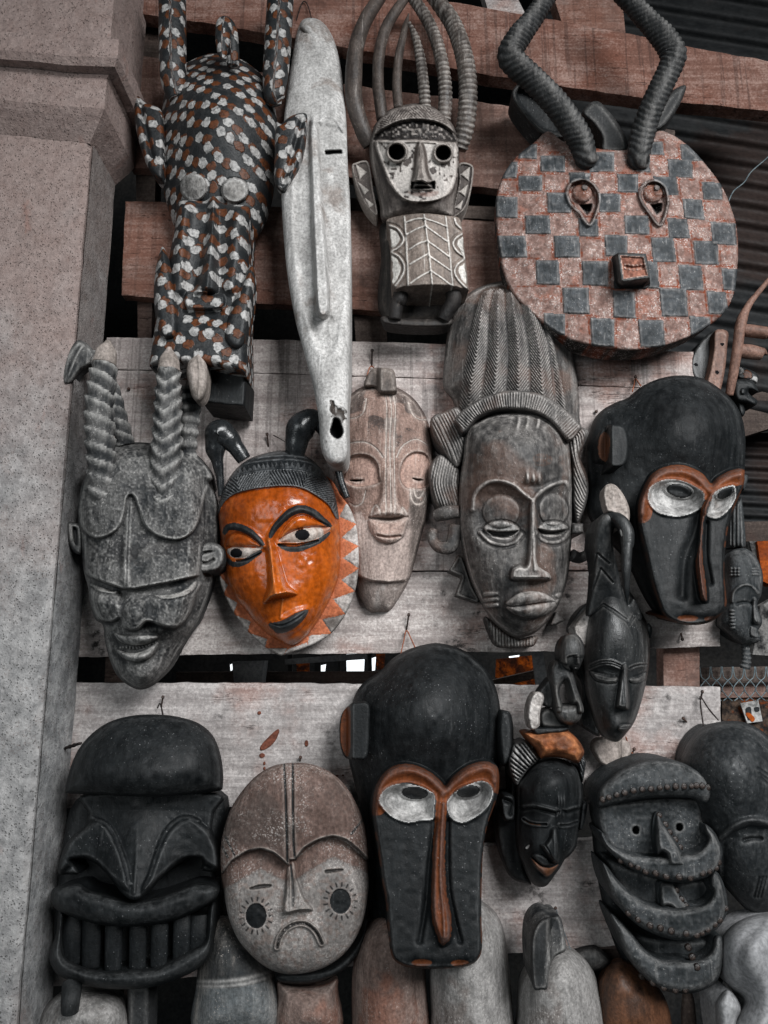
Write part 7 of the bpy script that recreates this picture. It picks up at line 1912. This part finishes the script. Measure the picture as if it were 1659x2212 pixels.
relief(r, fo, hf, STW, [('nose', K9([(1160, 1880), (1200, 1900), (1222, 2035), (1160, 2030)]), None)], 1.6, -30, 0.05)
relief(r, K9([(1005, 1540), (1020, 1340), (1070, 1250), (1090, 1240), (1108, 1400), (1116, 1545), (1070, 1556)]), lambda g: 0 + 22 * rnd(g.S, 12) + 3 * np.sin(g.X * 0.75), STW, (), 1.8, -30, 0.03, name='hat')
tube(r, 'neck', [(*K9.p(1110, 2170), 4, 8), (*K9.p(1120, 2260), 0, 9), (*K9.p(1110, 2330), -4, 11)], STW, 12, 10, lambda s, p: 1 + .14 * np.sin(s * 0.7))
relief(r, K9([(1090, 1150), (1100, 1090), (1132, 1100), (1118, 1160), (1100, 1190)]), lambda g: -10 + 8 * rnd(g.S, 4), STW, (), 2.2, -40, 0.02, name='hat_tip')
# stall goods far right
ORG = mat('bright_orange_cloth', L(112, 48, 12), L(158, 76, 22), None, 0.85, 0.2, 20, 0, 0.4, 60)
def stall(nm, quad, h0, h1, mt, lb, ct):
    o = slab(None, nm, quad, h0, h1, mt); tag(o, lb, ct); return o


stall('folded_cloth', K9([(1190, 1515), (1290, 1510), (1290, 1800), (1225, 1770)]), -60, -90, ORG, 'bright orange cloth hanging at the right picture edge', 'cloth')
STRP = mat('black_white_print_cloth', L(30, 30, 31), L(120, 118, 116), None, 0.9, 0.1, 60, 1, 0.4, 100)
stall('folded_cloth', K9([(1140, 1515), (1190, 1515), (1220, 1720), (1180, 1700)]), -70, -95, STRP, 'dark striped cloth left of the bright orange cloth', 'cloth')
stall('folded_cloth', K9([(1210, 1930), (1300, 1880), (1300, 2250), (1160, 2240)]), -80, -110, STRP, 'black and white printed cloth beside the shaded face mask', 'cloth')
stall('stall_rail', [(1515, 1443), (1720, 1438), (1720, 1472), (1515, 1478)], -110, -140, PL_DARK, 'dark level rail behind the wire mesh at right', 'rail')
stall('stall_rail', [(1510, 1480), (1720, 1478), (1720, 1505), (1510, 1508)], -130, -160, PL_RED, 'reddish lower rail behind the wire mesh at right', 'rail')
stall('printed_cloth', [(1560, 1507), (1720, 1500), (1720, 1640), (1560, 1640)], -140, -146, mat('patterned_orange_black_cloth', L(34, 32, 32), L(84, 70, 60), None, 0.9, 0.1, 70, 0, 0.3, 90, patch=L(128, 62, 22), patchamt=0.45), 'black and orange patterned cloth above the dark edge mask', 'cloth')
pc = stall('picture_card', K15([(1105, 115), (1222, 95), (1250, 232), (1150, 246)]), -126, -130, CHALK, 'pale picture card with dark shapes pinned on the patterned cloth', 'card')
for i, q in enumerate([[(1140, 150), (1172, 140), (1180, 200), (1195, 215), (1160, 225), (1145, 190)], [(1195, 145), (1225, 140), (1228, 165), (1205, 170)]]):
    relief(pc, K15(q), lambda g: -124.5 + 0 * g.X, BLKP, (), 3, -125.5, 0.0, name='printed_shape')
relief(pc, K15([(1140, 185), (1165, 178), (1200, 215), (1180, 235)]), lambda g: -124.0 + 0 * g.X, ORG, (), 3, -124.4, 0.0, name='printed_shape')
# wire mesh
wm = thing('wire_mesh', 'blue grey chain-link wire mesh hanging below the shaded face mask', 'mesh', 1600, 1470, -100)
M_WIRE = mat('blue_grey_wire', L(78, 92, 98), L(104, 116, 120), None, 0.5, 0.5, 40, 0, 0.1, 90)
for k in range(9):
    x0 = 1512 + 24 * k
    tube(wm, 'wire', [(x0, 1440, -98, 1.2), (x0 + 3, 1462, -96, 1.2), (x0 + 14, 1472, -98, 1.2), (x0 + 24, 1488, -100, 1.2), (x0 + 14, 1504, -98, 1.2), (x0 + 2, 1514, -96, 1.2)], M_WIRE, 6, 4)
    tube(wm, 'wire', [(x0 + 22, 1440, -95, 1.2), (x0 + 20, 1462, -97, 1.2), (x0 + 10, 1472, -95, 1.2), (x0, 1488, -95, 1.2), (x0 + 10, 1504, -95, 1.2), (x0 + 22, 1514, -97, 1.2)], M_WIRE, 6, 4)
o = tube(None, 'loose_wire', [(*K4.p(a, b), -100, 1.4) for a, b in [(1690, 880), (1640, 930), (1560, 1000), (1520, 1060), (1460, 1110), (1430, 1170)]], M_WIRE, 6, 6)
tag(o, 'thin pale wire dangling in front of the corrugated sheet at right', 'wire')

# ================================================================== nails and strings the masks hang from
def nail(x, y, dx, dy, ln, lb, r0=1.9, head=3.6, col=None):
    """shaft from the plank at (x, y) out to the head"""
    t = thing('nail', lb, 'nail', x, y, 0, 'nails in the planks')
    tube(t, 'shaft', [(x, y, -3, r0), (x + dx * .5, y + dy * .5, ln * .5, r0), (x + dx, y + dy, ln, r0)], col or M_NAIL, 8, 3)
    tube(t, 'nail_head', [(x + dx * 0.97, y + dy * 0.97, ln - 1, head), (x + dx * 1.03, y + dy * 1.03, ln + 2.5, head * .95)], col or M_NAIL, 10, 1)
    return t


nail(803, 795, 1, -38, 16, 'rusty nail above the faded brown mask')
nail(580, 968, -3, -30, 14, 'rusty nail between the ear horns of the orange mask')
nail(877, 1368, 6, -40, 16, 'rusty nail above the big bald black head in the bottom row')
nail(1372, 826, 1, -12, 12, 'bent nail above the large black mask at the right')
nail(348, 1530, 4, -24, 16, 'dark nail above the helmeted black mask')
nail(648, 1645, 1, -9, 10, 'dark nail at the top of the sad oval mask')
nail(1362, 1636, 8, -18, 14, 'dark nail above the studded mask brim')
nail(1513, 1512, 4, -18, 18, 'dark nail carrying the dark mask at the right edge')
nail(1484, 1560, -8, -8, 10, 'bent dark nail left of the dark edge mask')
nail(1194, 1972, 6, -10, 12, 'dark nail above the finned wooden head')
nail(1470, 1365, 4, 16, 10, 'bent rusty nail on the plank under the right black mask')
nail(277, 843, 1, -3, 5, 'small bright nail head on the plank between the braided horns')
nail(1290, 886, -2, 3, 5, 'small rusty nail stub left of the right black mask')


def string(pts, lb, mt=None, w=1.5):
    o = tube(None, 'string', [(x, y, h, w) for (x, y, h) in pts], mt or M_STRING, 6, 5, lambda s, p: 1 + .2 * np.sin(s * 1.6 + 2 * p))
    tag(o, lb, 'string', 'strings the masks hang from')


string([(790, 830, 30), (796, 800, 14), (803, 791, 8), (812, 800, 20)], 'orange string loop on the nail above the faded brown mask')
string([(866, 1412, 40), (872, 1385, 16), (878, 1362, 10), (888, 1380, 20), (897, 1400, 40)], 'orange string loop above the big bald black head')
string([(1366, 846, 40), (1370, 830, 16), (1373, 818, 10), (1384, 834, 40)], 'orange string loop above the right black mask')
string([(1352, 1592, 30), (1356, 1606, 18), (1362, 1624, 12), (1366, 1628, 12), (1360, 1650, 40)], 'orange string from the bird mask tab to the nail')
string([(1370, 1628, 14), (1376, 1638, 20), (1384, 1650, 44)], 'short orange string end at the nail above the studded brim')
string([(1520, 1572, 40), (1514, 1530, 18), (1512, 1504, 14)], 'left dark cord holding the dark edge mask', M_STRING_D)
string([(1514, 1504, 14), (1530, 1530, 22), (1552, 1556, 44)], 'right dark cord holding the dark edge mask', M_STRING_D)
string([(1200, 1962, 12), (1214, 2000, 60), (1232, 2050, 110)], 'thin pale string from nail to the finned head', M_WIRE, 1.0)
string([(590, 940, 14), (612, 952, 40), (626, 964, 80)], 'thin dark string behind the orange mask', M_STRING_D, 1.0)
string([(596, 938, 14), (340, 1530, 16), (346, 1520, 16)][1:] + [(352, 1545, 60)], 'short dark string over the helmeted black mask', M_STRING_D)
# rust-red paint smear on the lower plank
sm = thing('paint_smear', 'rust red smear and drips on the pale lower plank', 'smear', 580, 1600, 0)
RUSTS = mat('dried_rust_paint', L(78, 44, 33), L(108, 64, 50), None, 0.8, 0.2, 40, 0, 0.4, 100)
relief(sm, [(598, 1576), (603, 1580), (596, 1598), (584, 1612), (570, 1620), (562, 1620), (564, 1610), (578, 1594)], lambda g: 1.5 + 1.5 * rnd(g.S, 3), RUSTS, (), 2, -1, 0.0, name='stroke')
for (x, y, w, h) in ((566, 1632, 6, 5), (571, 1649, 2.5, 4), (571, 1660, 2.5, 4), (662, 1606, 4, 7), (560, 1540, 4, 4), (728, 1676, 4, 1.6), (741, 1675, 3, 1.6)):
    relief(sm, circ(x, y, w, h, 12), lambda g: 1.4 + 1.0 * rnd(g.S, 2), RUSTS, (), 1.6, -1, 0.0, name='drip')
